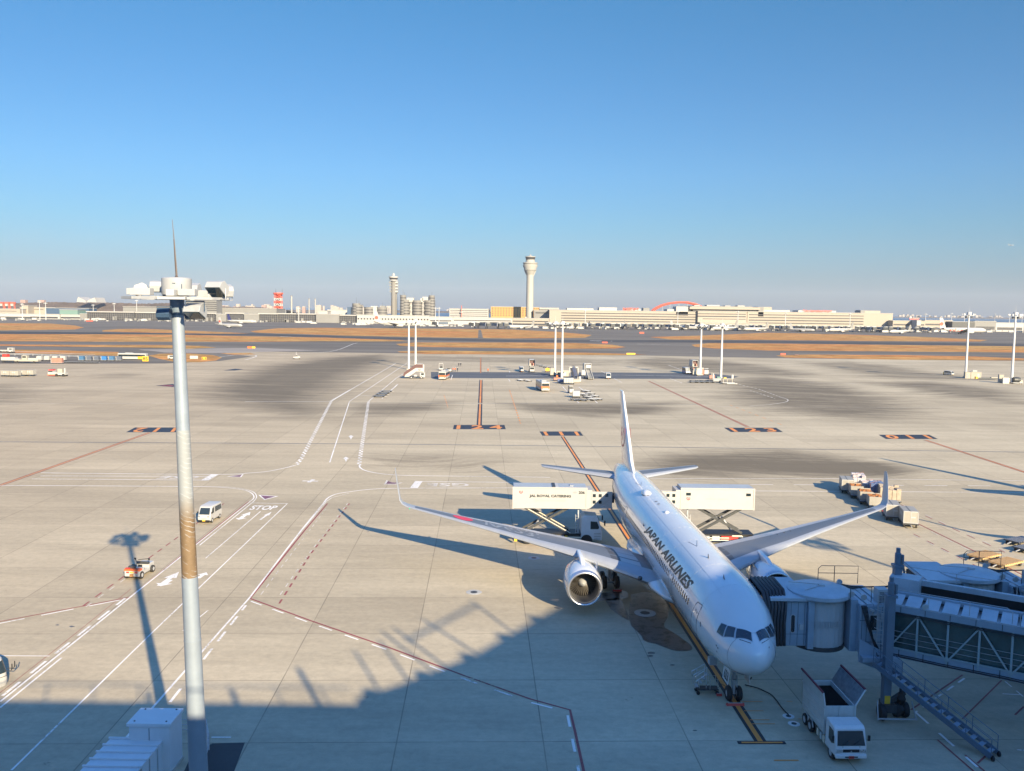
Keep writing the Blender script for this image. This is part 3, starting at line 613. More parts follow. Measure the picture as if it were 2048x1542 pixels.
T2 = fbld('passenger_terminal', 'beige terminal centre under the wide rooftop restaurant floor, right of the red arch', 'terminal', 1396, 1494, 623, DT - 6, 66, 'fbeige', [(0, .98, .82, .87), (0, .98, .66, .73), (.1, .98, .52, .56)])
_h = V(1396, 623, DT - 6).z; _x0 = V(1380, 620, DT - 6).x - T2.location.x; _x1 = V(1521, 620, DT - 6).x - T2.location.x
MB().box(_x0 + 6, _x1 - 4, 6, 50, _h + .7, _h + 4).build('glazed_storey', M['fwin'], T2); MB().box(_x0, _x1, 2, 55, _h + 4, _h + 8.2).build('restaurant_floor', M['fbeige'], T2); MB().box(_x0 + 4, _x1 - 12, 8, 50, _h + 8.2, _h + 9.4).build('dark_roof_edge', M['fgrey'], T2)
for u0, u1, hh in ((.08, .16, 10.8), (.26, .44, 11.4), (.52, .6, 10.6), (.7, .8, 11)): MB().box(_x0 + (_x1 - _x0) * u0, _x0 + (_x1 - _x0) * u1, 12, 30, _h + 9.4, _h + hh).build('roof_plant', M['fwhite'], T2)
MB().box(_x1 - 2, _x1 + 7, 6, 40, 20, _h + 9).build('end_block', M['fgrey'], T2); MB().box(_x0 - 22, _x0 - 2, 6, 40, 20, _h + 8).build('end_block', M['fwhite'], T2)
MB().box(0, V(1494, 640, DT - 6).x - V(1396, 640, DT - 6).x, -5, 0, 0, 5).build('forecourt', M['fbeige'], T2)
T3 = fbld('passenger_terminal', 'long beige terminal wing carrying the red airport name on its roof', 'terminal', 1495, 1786, 625.5, DT, 60, 'fbeige', sl4(.01, .80), blocks=[(.12, .30, 3, 8, 40, 'fwhite'), (.10, .18, 8, 12, 40, 'fbeige'), (.36, .62, 3, 8, 40, 'fwhite'), (.80, .93, 4, 10, 40, 'fbeige'), (.79, .82, 4.6, 8, 30, 'fgrey')])
def sign3d(s, x0, x1, y0, y1, D, name, label, m_, th=.4):
    v, f, a = text_mesh(s, .03); A, B_ = V(x0, y1, D), V(x1, y0, D); W, H = B_.x - A.x, V(x0, y0, D).z - A.z
    t = thing(name, label, 'sign', (A.x, D, A.z)); mb = MB(); n = len(v)
    mb.add([(x * W, 0, y * H) for x, y in v] , f); mb.build('lettering', m_, t, fix=False)
    MB().box(0, W, .15, .35, -.6, .1).build('sign_rail', M['fwhite'], t); return t
sign3d('Tokyo International Airport', 1606, 1664, 619, 625, DT + 6, 'airport_sign', 'long red airport name in Latin letters standing on the terminal roof', M['fred'])
sign3d('\u6771\u4eac\u56fd\u969b\u7a7a\u6e2f', 1245, 1278, 615, 622, DT + 6, 'airport_sign', 'short red airport name in Japanese characters on the terminal roof', M['fred'])
# low boarding piers in front of the long terminal
for (x0, x1, yt, lab, dd) in ((1024, 1098, 637, 'low beige pier left of the long terminal, under the tall white control tower', 26), (1180, 1345, 645, 'low beige pier in front of the middle of the long terminal', 22), (1400, 1530, 646, 'low beige pier below the rooftop restaurant floor', 22), (1786, 1850, 642, 'low beige pier running right from the end of the long terminal', 20), (1850, 1905, 641, 'low beige pier behind the tail of the parked white aircraft at right', 20)):
    t = fbld('boarding_pier', lab, 'building', x0, x1, yt, DT - dd, 18, 'fbeige', [(0.02, .98, .52, .68), (.02, .98, .05, .3)])
# the far right: apron buildings against the sea
for (x0, x1, yt, k, lab) in ((1905, 1950, 644, 'fdark', 'dark hangar block beside the tail of the parked aircraft'), (1950, 1992, 643, 'fgrey', 'pale grey depot behind the nose of the parked aircraft'), (1992, 2048, 646, 'fwhite', 'white depot at the right edge in front of the sea'), (1834, 1842, 641, 'fwhite', 'tiny white hut on the pier roof')):
    fbld('airfield_depot', lab, 'building', x0, x1, yt, DT - 40, 20, k, [(.05, .95, .2, .5)])
# hotel and white blocks
D2 = DT + 90
fbld('airport_hotel', 'orange hotel block with a grid of small windows behind the control tower', 'hotel', 982, 1066, 614, D2, 40, 'forange', win=(15, 5, .04, .96, .50, .92, 2.2, 1.6))
fbld('airport_hotel', 'narrow end of the orange hotel right of the control tower', 'hotel', 1067, 1078, 615, D2 + 5, 40, 'forange', win=(3, 5, .15, .85, .50, .92, 2, 1.6))
fbld('office_block', 'white banded office block left of the orange hotel', 'building', 899, 977, 618, D2, 40, 'fwhite', [(.02, .98, .88, .92), (.02, .98, .76, .80), (.02, .98, .64, .68), (.02, .98, .5, .55)])
fbld('office_block', 'white block with dark window rows right of the orange hotel', 'building', 1079, 1118, 616, D2 + 20, 40, 'fwhite', [(0, .98, .86, .92), (0, .98, .72, .78), (0, .98, .58, .64)])
fbld('office_block', 'small pale block on the roofline just left of the long terminal', 'building', 1068, 1100, 621, DT + 30, 30, 'fgrey', [(.1, .9, .8, .88)])
t = thing('warning_tower', 'thin red lattice tower in front of the white banded office block', 'tower', (V(923, 630, D2 - 5).x, D2 - 5, 0)); zt = V(923, 611, D2 - 5).z
MB().beam((0, 0, 0), (0, 0, zt), 1.0).build('mast', M['fred'], t); MB().box(-2, 2, -1, 1, zt * .62, zt * .65).build('platform', M['fwhite'], t)
# control tower, new
DN = DT + 45; b0 = V(1059, 640, DN); k = DN / CF
def zN(y, x=1059): return V(x, y, DN).z
t = thing('control_tower', 'tall white round control tower with stacked ring galleries', 'tower', (b0.x, DN, 0))
MB().lathe([(7.4 * k, 0), (7.2 * k, zN(600)), (7.0 * k, zN(552)), (7.2 * k, zN(549))], 32).build('shaft', M['ftower'], t, smooth=30)
MB().lathe([(7.2 * k, zN(549.5)), (11 * k, zN(541)), (12.5 * k, zN(540)), (12.5 * k, zN(537)), (14.5 * k, zN(532.5)), (14.5 * k, zN(530)), (13 * k, zN(529)), (14.8 * k, zN(527)), (14.8 * k, zN(525.5)), (9.5 * k, zN(524))], 40).build('ring_gallery', M['ftower'], t, smooth=30)
MB().lathe([(9.5 * k, zN(524)), (8.6 * k, zN(520.5)), (9.4 * k, zN(519))], 32).build('neck', M['ftower'], t, smooth=30)
MB().lathe([(8.8 * k, zN(519.2)), (9.8 * k, zN(514.5))], 24).build('cab_glass', M['fwin'], t)
MB().lathe([(10.8 * k, zN(514.5)), (10.8 * k, zN(513.2)), (5 * k, zN(512.2)), (2 * k, zN(511)), (.6 * k, zN(509))], 32).build('cab_roof', M['ftower'], t, smooth=30)
for s_ in (-1, 1):
    MB().prism([(s_ * 7 * k, zN(553)), (s_ * 12 * k, zN(541)), (s_ * 7 * k, zN(541))], -1, 1, 'Y').build('bracket', M['ftower'], t)
MB().box(-9.5 * k, 9.5 * k, -4, 8, 0, zN(634)).build('base_building', M['fwhite'], t)
# control tower, old
D3 = DT + 60; b0 = V(787, 640, D3); k = D3 / CF
def z3(y): return V(787, y, D3).z
t = thing('control_tower', 'older grey control tower with stepped balconies and a white dome on top', 'tower', (b0.x, D3, 0))
MB().lathe([(5 * k, 0), (4.9 * k, z3(562))], 24).build('shaft', M['fclust'], t, smooth=30)
MB().box(-1.5 * k, 6.5 * k, 0, 7 * k, 0, z3(583)).build('rear_shaft', M['fgrey'], t)
for i, y in enumerate((563, 569, 575, 581)):
    MB().box(-8.3 * k + i * .4 * k, -3.6 * k, -3 * k, 6 * k, z3(y + 3.5), z3(y)).build('balcony', M['fgrey'], t); MB().box(3.6 * k, 9 * k, -3 * k, 6 * k, z3(y + 3.6), z3(y)).build('balcony', M['fwhite'], t)
MB().box(3.8 * k, 7.4 * k, -2.5 * k, 5 * k, z3(586), z3(563)).build('stair_core', M['fdark'], t)
MB().lathe([(8.4 * k, z3(561.5)), (8 * k, z3(559.5))], 24).build('cab_floor', M['fwhite'], t)
MB().lathe([(7.6 * k, z3(559.5)), (8.6 * k, z3(555.5))], 16).build('cab_glass', M['fwin'], t)
MB().lathe([(9.3 * k, z3(555.5)), (9.3 * k, z3(553)), (4 * k, z3(552)), (2.4 * k, z3(551.5))], 24).build('cab_roof', M['fwhite'], t)
MB().lathe([(2.2 * k, z3(552)), (2.6 * k, z3(549.5)), (2 * k, z3(547.3)), (.4 * k, z3(546.2))], 16).build('dome', M['fwhite'], t, smooth=60)
# round office clusters
def cyl(t, x, w, ytop, D, n=None):
    r_ = w / 2 * D / CF; c = V(x, ytop, D); z1 = c.z; z0 = 0; k_ = D / CF
    c_ = MB(); prof = []; z = 0; step = 3.9
    c_.lathe([(r_, 0), (r_, z1)], 28, c=(c.x - t.location.x, r_, 0)); d_ = c_.build('drum', M['fclust'], t, smooth=30)
    nb = max(1, int((z1 - 6) / (6.2 * k_)))
    for i in range(nb):
        zc = z1 - (4.6 + i * 5.6) * k_
        if zc < 8: break
        MB().lathe([(r_ + .12, zc - .9 * k_), (r_ + .12, zc + .9 * k_)], 28, c=(c.x - t.location.x, r_, 0)).build('window_band', M['fwin'], d_)
    MB().lathe([(r_ * 1.05, z1), (r_ * 1.05, z1 + .8)], 28, c=(c.x - t.location.x, r_, 0)).build('parapet', M['fgrey'], d_)
D4 = DT + 40
t = thing('round_office', 'taller cluster of banded round office drums right of the old control tower', 'building', (V(800, 640, D4).x, D4, 0))
for a in ((809.5, 19.5, 600), (833.5, 19.5, 601.5), (858, 22.5, 601.5), (805.5, 12, 591), (863, 12, 591.5)): cyl(t, *a, D4)
for x in (821.5, 846): 
    c = V(x, 603, D4); mb = MB(); k = D4 / CF; w_ = 2.6 * k; xx = c.x - t.location.x
    for i in range(5):
        z0, z1 = c.z * i / 5, c.z * (i + 1) / 5; mb.beam((xx - w_, 2, z0), (xx + w_, 2, z1), .5); mb.beam((xx + w_, 2, z0), (xx - w_, 2, z1), .5)
    mb.box(xx - w_, xx + w_, 8, 14, 0, c.z); mb.build('lattice_link', M['fwhite'], t)
for x, yt, w_ in ((820, 595.5, 15), (850, 593.5, 12), (843, 596.5, 6)):
    c = V(x, yt, D4); MB().box(c.x - t.location.x - w_ * .4, c.x - t.location.x + w_ * .4, 4, 14, c.z - 7, c.z).build('rooftop_block', M['fwhite'], t)
for x, yt in ((805, 579), (863, 583), (808, 584)):
    c = V(x, yt, D4); MB().tube((c.x - t.location.x, 8, c.z - 9), (c.x - t.location.x, 8, c.z), .25, .1, 5).build('antenna', M['fdark'], t)
t = thing('round_office', 'lower cluster of banded round office drums left of the old control tower', 'building', (V(700, 640, D4).x, D4, 0))
for a in ((713, 20.5, 610), (737, 20.5, 615), (762, 22, 615.5), (711, 16, 607.5)): cyl(t, *a, D4)
for x, yt, w_, k_ in ((697, 614, 8, 'fblue'), (747, 612, 14, 'fwhite'), (765, 611.5, 10, 'fgrey')):
    c = V(x, yt, D4); MB().box(c.x - t.location.x - w_ * .4, c.x - t.location.x + w_ * .4, 4, 14, 0, c.z).build('rooftop_block', M[k_], t)
for x, yt in ((711, 594), (716, 601), (764, 604)):
    c = V(x, yt, D4); MB().tube((c.x - t.location.x, 8, c.z - 11), (c.x - t.location.x, 8, c.z), .25, .1, 5).build('antenna', M['fdark'], t)
# red and white radar tower, chimneys, red arch
D5 = DT + 200; k = D5 / CF; c = V(557, 640, D5); t = thing('radar_tower', 'red and white banded radar tower with a wide red platform on top', 'tower', (c.x, D5, 0))
zz = lambda y: V(557, y, D5).z
for i in range(6):
    y0, y1 = 623 - i * 5.4, 623 - (i + 1) * 5.4; mb = MB(); w0 = (6.6 - i * .15) * k
    for sx_ in (-1, 1):
        for sy_ in (-1, 1): mb.beam((sx_ * w0, sy_ * w0, zz(y0)), (sx_ * w0 * .98, sy_ * w0 * .98, zz(y1)), 1.6)
    for sy_ in (-1, 1): mb.beam((-w0, sy_ * w0, zz(y0)), (w0, sy_ * w0, zz(y1)), 1); mb.beam((w0, sy_ * w0, zz(y0)), (-w0, sy_ * w0, zz(y1)), 1)
    mb.cbox((0, 0, (zz(y0) + zz(y1)) / 2), (w0 * .9, w0 * .9, zz(y1) - zz(y0))); mb.build('tower_section', M['fred'] if i % 2 else M['fwhite'], t)
MB().lathe([(6 * k, zz(591)), (9.5 * k, zz(588.5)), (10 * k, zz(587)), (10 * k, zz(585.5))], 8).build('platform', M['fred'], t)
for x in (-5, 8): MB().tube((x * k, 0, zz(586)), (x * k, 0, zz(577)), .35, .15, 5).build('antenna', M['fdark'], t)
MB().box(-12 * k, 14 * k, -6 * k, 6 * k, 0, zz(619)).build('base_building', M['fwhite'], t)
for x, y, w_, lab in ((583, 591, 3.4, 'widest pale chimney, just right of the radar tower'), (618, 596.5, 2.4, 'slim pale chimney in the middle of the three'), (630.5, 597, 2.6, 'slim pale chimney nearest the round offices')):
    c = V(x, y, D5); t = thing('chimney', lab, 'chimney', (c.x, D5, 0)); MB().lathe([(w_ / 2 * k, 0), (w_ * .46 * k, c.z)], 14).build('stack', M['ftower'], t, smooth=40); MB().lathe([(w_ * .5 * k, c.z - 1.5), (w_ * .5 * k, c.z)], 14).build('rim', M['fgrey'], t)
DA = DT + 300; mb = MB(); pts = []
for x, y in ((1306, 622), (1313, 616.5), (1325, 610.5), (1340, 606.5), (1358, 604.5), (1375, 605), (1390, 608), (1402, 613), (1410, 620)): pts.append(V(x, y, DA))
t = thing('arch_roof', 'red arched roof truss rising behind the long terminal', 'roof', (pts[0].x, DA, 0)); P0 = Vector((pts[0].x, DA, 0))
mb.path([p - P0 for p in pts], 2.4, 6); mb.path([p - P0 + Vector((0, 20, 0)) for p in pts], 2.0, 6); mb.build('arch', M['fred'], t, smooth=40)
mb = MB()
for p in pts[2:-2]: mb.beam(p - P0, (p.x - P0.x, 0, 0), .5)
mb.build('strut', M['fwhite'], t)
# left half: hangars, glazed piers and sheds
DL_ = gy(300, 641)
def B(lab, x0, x1, yt, k, dd=0, bands=(), depth=30, name='airport_building', **kw): return fbld(name, lab, 'building', x0, x1, yt, DL_ + dd, depth, k, bands, **kw)
grid = [(.01, .99, .72, .74), (.01, .99, .5, .52), (.01, .99, .28, .30)]
def glazed(lab, x0, x1, yt, dd, n):
    t = B(lab, x0, x1, yt, 'fwin', dd, (), 24, 'glazed_pier'); a, b_ = V(x0, yt, DL_ + dd), V(x1, yt, DL_ + dd); W, h = b_.x - a.x, a.z; mb = MB()
    for i in range(n + 1): x = W * i / n; mb.box(x - .14, x + .14, -.4, .1, 0, h)
    for j in range(1, 4): mb.box(0, W, -.35, .1, h * j / 4 - .13, h * j / 4 + .13)
    rq = random.Random(n)
    for q_ in range(n // 3): x = rq.uniform(0, W - 6); mb.box(x, x + rq.uniform(2, 5), -3, -.5, 0, rq.uniform(2.5, h * .6))
    mb.build('frame', M['fgrey'], t); MB().box(-1, W + 1, -2, 24, h + .7, h + 2.3).build('canopy', M['fwhite'], t); return t
glazed('dark glazed boarding pier left of the near floodlight mast', 174, 268, 625, 0, 22); glazed('dark glazed boarding pier passing behind the near floodlight mast', 269, 432, 626.5, 4, 36)
glazed('dark glazed boarding pier between the two grey panelled boxes behind the taxiing aircraft', 452, 488, 628, 4, 9); glazed('dark glazed pier left of the radar tower', 518, 555, 629, 2, 9); glazed('dark glazed pier with open steel frame below the chimneys', 556, 632, 629, 4, 18); glazed('short dark glazed pier between grey box and windowed white pier', 678, 714, 632, 4, 8)
B('grey panelled box behind the tail of the taxiing aircraft', 432, 452, 629, 'fgrey', -1); B('wide grey panelled box behind the parked dark tailed aircraft', 488, 518, 629, 'fgrey', -1); B('large pale grey box in front of the low round offices', 632, 678, 629, 'fgrey', -2)
tw = B('white pier with a row of small square windows below the round offices', 714, 858, 631, 'fwhite', -4, win=(24, 1, .02, .98, .55, .55, 2.6, 2.6))
B('low white building between windowed pier and banded office', 858, 905, 634, 'fwhite', 0, [(.05, .95, .4, .55)]); B('low white concourse left of the control tower', 905, 1024, 636, 'fwhite', 6, [(.02, .98, .55, .68), (.4, .98, .2, .4)])
B('pale hangar roof behind the glazed piers, left of the mast', 246, 345, 614, 'fgrey', 120, [(0, 1, .96, .99)], 60); B('stepped grey office block half hidden by the mast head', 371, 433, 601, 'fgrey', 60, [(.0, 1, .90, .94), (0, 1, .80, .84), (0, 1, .70, .74), (0, 1, .6, .64), (0, 1, .5, .54)], 30)
B('long pale grey hangar right of the mast head', 434, 553, 617, 'fgrey', 110, (), 60); B('small white shed below the slim chimneys', 637, 655, 622, 'fwhite', 50, [(.1, .9, .5, .7)]); B('pale wall of sheds below the slim chimneys', 655, 700, 620, 'fwhite', 80)
B('teal clad cargo shed', 119, 155, 620, 'fteal', 20); B('long shed with a dark blue roof', 92, 178, 616.5, 'fblue', 100); B('cream stepped warehouse at the left edge', -30, 40, 618, 'fbeige', 60, [(.1, .9, .75, .8)]); B('cream stepped warehouse next to the teal shed', 40, 92, 615, 'fbeige', 100, [(.1, .9, .8, .85)]); B('small cream block on top of the warehouse row', 44, 56, 611.5, 'fbeige', 80)
B('long low white cargo hall at the left edge', -60, 119, 628, 'fwhite', 10, [(.02, .98, .15, .5)]); B('low white hall under the teal shed', 119, 172, 630, 'fwhite', 14, [(.02, .98, .2, .55)])
B('dark cargo hall opening at far left', -60, 60, 633, 'fdark', -10); B('grey link block with two white doors left of the glazed pier', 160, 174, 628, 'fgrey', -2)
# hills, wood, far shore
def hillrow(name, x0, x1, y0, yb, D, amp, m_, depth=300, n=160, kind='structure', ymax=0):
    mb = MB(); rows = []; base = []
    for i in range(n + 1):
        x = x0 + (x1 - x0) * i / n; u = i / n
        e = y0 + (yb - y0) * u + amp * (math.sin(u * 9) * .4 + math.sin(u * 23 + 1) * .25 + random.uniform(-.3, .3)); p = V(x, e, D); rows.append(p)
    r0 = [Vector((p.x, D - depth * .3, 0)) for p in rows]; r1 = rows; r2 = [Vector((p.x, D + depth, 0)) for p in rows]
    mb.loft([r0, r1, r2], cap=False, closed=False); o = mb.build(name, m_, fix=False); return tag(o, kind=kind)
tag(hillrow('distant_wood', -80, 345, 604.5, 606, 2600, 2.2, M['forest']), kind='stuff'); tag(hillrow('distant_wood', 430, 560, 612, 616, 3000, 1.6, M['forest'], n=60), kind='stuff')
hillrow('far_shore', 560, 1100, 619, 624, 6500, 1.0, M['forest'], 400, 200); hillrow('far_shore', 1780, 2300, 633.0, 638.5, 9000, .7, M['forest'], 400, 200)
for i, (x0, x1, yp, lab) in enumerate(((153, 172, 594, 'left peak of the white twin peaked grandstand roof on the wooded rise'), (174, 193, 595, 'right peak of the white twin peaked grandstand roof on the wooded rise'))):
    D = 2500; a, b_, p = V(x0, 604, D), V(x1, 605, D), V((x0 + 3) if i == 0 else x1 - 4, yp, D); t = thing('grandstand_roof', lab, 'roof', (a.x, D, 0)); A0 = Vector((a.x, D, 0))
    q = V(x1 - 2 if i == 0 else x0 + 2, 600.5, D); lst = (p, q) if i == 0 else (q, p); p, q = lst; mb = MB(); mb.add([a - A0, p - A0, q - A0, b_ - A0, a - A0 + Vector((4, 60, 0)), p - A0 + Vector((0, 60, 0)), q - A0 + Vector((0, 60, 0)), b_ - A0 + Vector((0, 60, 0))], [(0, 1, 2, 3), (4, 7, 6, 5), (0, 4, 5, 1), (1, 5, 6, 2), (2, 6, 7, 3)]); mb.build('membrane', M['tent'] if 'tent' in M else M['fwhite'], t)
D = 2000
for x in (3, 14, 25):
    c = V(x, 612, D); zt = V(x, 604, D).z; t = thing('harbour_crane', 'red gantry crane beyond the warehouses', 'crane', (c.x, D, 0), 0, 'red gantry cranes'); w_ = 5 * D / CF
    mb = MB()
    for sx_ in (-1, 1): mb.beam((sx_ * w_, 0, 0), (sx_ * w_ * .8, 0, zt), 2.2)
    mb.build('leg_frame', M['fred'], t); MB().box(-w_ * 1.2, w_ * 1.2, -2, 2, zt - 4, zt).build('boom', M['fred'], t); MB().box(-w_ * .5, w_ * .5, -3, 3, zt - 9, zt - 4).build('cabin', M['fwhite'], t)
cube = None
def city(x, y, w_, D, k, grp, lab):
    c = V(x, y, D); W = w_ * D / CF; t = MB().box(-W / 2, W / 2, 0, W, 0, c.z).build('distant_building', M[k], None, loc=(c.x, D, 0)); tag(t, lab, 'building', grp)
rr = random.Random(5)
for i in range(70):
    x = rr.uniform(-20, 140) if i < 14 else rr.uniform(400, 780); D = rr.uniform(3600, 5200)
    hz = V(x, 0, D); yh = 615 + (x - 512) * .0126 + .5
    city(x, yh - rr.choice((2, 3, 3, 4, 5, 7, 9)) * (.8 if x > 300 else 1.1), rr.uniform(3, 12), D, rr.choice(('fpink', 'fpale', 'fpale')), 'buildings on the skyline', 'pale low building on the hazy skyline beyond the airport')
for i in range(60):
    x = rr.uniform(1800, 2080) if i < 44 else rr.uniform(880, 990); yh = 634.2 + (x - 2000) * .0126 if x > 1500 else 620.6
    city(x, yh - rr.choice((.6, 1, 1, 1.5, 2, 3)), rr.uniform(2, 7), 9000, 'fpale', 'buildings along the far shore of the bay', 'tiny pale building on the far shore of the bay')
c = V(1828, 634, 5200); t = thing('cargo_ship', 'small pale ship on the bay right of the long terminal', 'ship', (c.x, 5200, -.5)); MB().prism([(-26, 0), (26, 0), (32, 8), (-30, 8)], -5, 5, 'Y').build('hull', M['fred'], t); MB().box(-28, -14, -4, 4, 8, 20).build('superstructure', M['fwhite'], t); MB().box(-10, 26, -4, 4, 8, 12).build('deck_load', M['fpale'], t)
# ---------------------------------------------------------------- floodlight masts (far ones light; copies share meshes)
def far_mast():
    t = thing('floodlight_mast', 'x', 'mast', (0, 0, 0), 0); H = 27.5
    MB().lathe([(.50, 0), (.40, H * .6), (.30, H)], 12).build('pole', M['ftmast'], t, smooth=40)
    MB().lathe([(.85, H - .1), (.85, H + 1.3)], 14).build('drum', M['ftmast'], t, smooth=30)
    p = MB()
    for a in range(8):
        A = a * math.pi / 4; B2 = A + math.pi / 4; p.beam((2.1 * math.cos(A), 2.1 * math.sin(A), H - .25), (2.1 * math.cos(B2), 2.1 * math.sin(B2), H - .25), .14)
        if a % 2: p.beam((.3 * math.cos(A), .3 * math.sin(A), H - .25), (2.1 * math.cos(A), 2.1 * math.sin(A), H - .25), .12)
    p.build('platform', M['ftmast'], t)
    for a in (15, 80, 150, 200, 265, 330): MB().cbox((2.1 * math.cos(R(a)), 2.1 * math.sin(R(a)), H + .25), (.75, .5, .7), R(a)).build('floodlight', M['ftmast'], t)
    for a in (0, 180): MB().cbox((1.1 * math.cos(R(a)), 1.1 * math.sin(R(a)), H - .9), (.6, .6, .7), 0).build('floodlight', M['darkmetal'], t)
    MB().tube((0, 0, H + 1.3), (0, 0, H + 4.2), .05, .02, 5).build('lightning_rod', M['ftmast'], t)
    MB().box(-.8, .8, -.8, .8, 0, .5).build('base', M['conc'], t); return t
M['ftmast'] = mat('mast_white', (.50, .51, .52), .5, var=.06, scale=.5)
FM = far_mast(); first = True
spots = [(817.5, 739, 'floodlight mast standing left behind the covered passenger stairs'), (831, 734, 'floodlight mast standing right behind the covered passenger stairs'), (1109.5, 751, 'left one of the two masts beside the pale generator boxes'), (1123.5, 757, 'right one of the two masts beside the pale generator boxes'), (1400, 750, 'mast behind the blue and white van on the right'), (1441.5, 757, 'mast at the parked belt loader, right of the blue and white van'), (1931, 755, 'mast beside two concrete huts on the right'), (2023, 767, 'mast nearest the right edge, beside a cream cabinet')]
for x, y, lab in spots:
    g = G(x, y); zt = None
    if first: FM.location = g; FM['label'] = lab; m2 = FM; first = False
    else: m2 = dup(FM, g, rr.uniform(0, 6.28), label=lab)
    yt = {817.5: 645, 831: 643, 1109.5: 648, 1123.5: 648, 1400: 652, 1441.5: 652, 1931: 630, 2023: 631}[x]
    h = V(x, yt, g.y).z; m2.scale = (1, 1, h / 27.5) if h < 40 else (1, 1, 1)
for x, yt, yb in ((80, 603, 640), (92, 605, 640), (187, 609, 639), (229, 606, 640), (274, 600, 640), (597.5, 616, 645), (1170, 620, 657), (1355, 622, 657), (1475, 622, 660), (1570, 625, 662), (1699, 626, 663), (1850, 627, 660), (1902, 626, 655), (1928, 628, 652), (1989, 627, 650), (2018, 633, 655), (2043, 630, 655), (871, 615, 650), (878, 615, 650), (45, 607, 640)):
    g = G(x, yb); h = V(x, yt, g.y).z; m2 = dup(FM, g, label='slender floodlight mast on the far apron along the terminals', group='floodlight masts on the far apron'); m2.scale = (1.1, 1.1, h / 29)
# ---------------------------------------------------------------- far aircraft
def airliner_far(t, L=40, tailm='fplane', body='fplane', emblem=None):
    r_ = L * .052; z = L * .075 + .6; m = M[body]
    prof = [(0, .05), (.012, .35), (.04, .68), (.09, .95), (.14, 1), (.66, 1), (.8, .78), (.92, .38), (1, .12)]
    rings = [[(-L / 2 + u * L, r_ * s_ * math.cos(a), z + r_ * s_ * math.sin(a) + (r_ * (1 - s_) * .75 if u > .6 else -r_ * (1 - s_) * .15)) for a in [2 * math.pi * k / 14 for k in range(14)]] for u, s_ in prof]
    MB().loft(rings).build('fuselage', m, t, smooth=60)
    for sd in (-1, 1):
        MB().add([(-L * .12, sd * r_ * .8, z - r_ * .5), (L * .08, sd * r_ * .8, z - r_ * .5), (L * .17, sd * L * .46, z + L * .03), (L * .12, sd * L * .46, z + L * .03), (-L * .12, sd * r_ * .8, z - r_ * .8), (L * .08, sd * r_ * .8, z - r_ * .6), (L * .17, sd * L * .46, z + L * .025), (L * .12, sd * L * .46, z + L * .025)], [(0, 1, 2, 3), (4, 7, 6, 5), (0, 4, 5, 1), (1, 5, 6, 2), (2, 6, 7, 3), (3, 7, 4, 0)]).build('wing', M['fgrey'], t)
        MB().add([(L * .40, sd * r_ * .3, z + r_ * .5), (L * .48, sd * r_ * .3, z + r_ * .5), (L * .51, sd * L * .17, z + r_ * .9), (L * .475, sd * L * .17, z + r_ * .9), (L * .40, sd * r_ * .3, z + r_ * .3), (L * .48, sd * r_ * .3, z + r_ * .3), (L * .51, sd * L * .17, z + r_ * .8), (L * .475, sd * L * .17, z + r_ * .8)], [(0, 1, 2, 3), (4, 7, 6, 5), (0, 4, 5, 1), (1, 5, 6, 2), (2, 6, 7, 3), (3, 7, 4, 0)]).build('tailplane', m, t)
        MB().lathe([(r_ * .40, -L * .14), (r_ * .55, -L * .11), (r_ * .52, -L * .05), (r_ * .3, 0)], 12, c=(0, sd * L * .17, z - r_ * .75), axis='X').build('engine', m, t, smooth=50)
        MB().lathe([(.7, -.5), (.7, .5)], 10, c=(L * .06, sd * 2.6, .7), axis='Y').build('main_wheel', M['rubber'], t)
    MB().tube((-L * .38, 0, .4), (-L * .38, 0, z - r_ * .5), .3, n=6).build('nose_gear', M['rubber'], t)
    fin = [(L * .36, z + r_ * .8), (L * .44, z + r_ * 2.0 + L * .15), (L * .505, z + r_ * 2.0 + L * .15), (L * .48, z + r_ * .6)]
    MB().prism(fin, -.25, .25, 'Y').build('tail_fin', M[tailm], t)
    MB().box(-L * .40, L * .30, -r_ * 1.002, r_ * 1.002, z + r_ * .16, z + r_ * .26).build('window_band', M['fwin'], t)
    if emblem: 
        for sy in (-1, 1): MB().lathe([(r_ * .75, -.02), (r_ * .75, .02)], 16, c=(L * .455, sy * .27, z + r_ * 1.3 + L * .055), axis='Y').build('tail_emblem', M['fred'], t)
    return t
def fa(x, y, rz, lab, **k):
    g = G(x, y); t = thing('parked_airliner', lab, 'airliner', g, R(rz)); return airliner_far(t, **k)
fa(461, 656, 155, 'small white airliner taxiing towards the right, left of the dark blue tail', L=36, emblem=True)
fa(482, 648, 172, 'white airliner with a dark blue tail parked behind the taxiing one', L=42, tailm='navy')
MB().prism([(-1.5, 0), (1.5, 0), (0, 3)], -.31, .31, 'Y')
fa(795, 655, 182, 'large white airliner in front of the windowed pier below the round offices', L=62, emblem=True)
fa(1044, 658, 20, 'grey airliner nosed in left of the long terminal', L=36, tailm='fgrey'); fa(1368, 660, 160, 'white airliner nosed in below the red arch', L=40); fa(1240, 658, 60, 'grey airliner seen end on before the middle of the long terminal', L=36, tailm='fgrey')
fa(1450, 662, 25, 'bluish grey airliner below the rooftop restaurant floor', L=44, tailm='fgrey'); fa(1512, 663, 20, 'bluish grey airliner right of the one below the rooftop restaurant floor', L=40, tailm='fgrey'); fa(1604, 664, 150, 'white airliner below the red roof name', L=34); fa(1682, 665, 20, 'grey airliner with upright tail near the right part of the long terminal', L=42, tailm='fgrey'); fa(1800, 668, 20, 'dark nosed airliner just right of the long terminal', L=36, tailm='fgrey')
ta = fa(1925, 668, 181, 'large white airliner with red tail emblem and red fuselage pattern at right', L=66, emblem=True)
mb = MB(); 
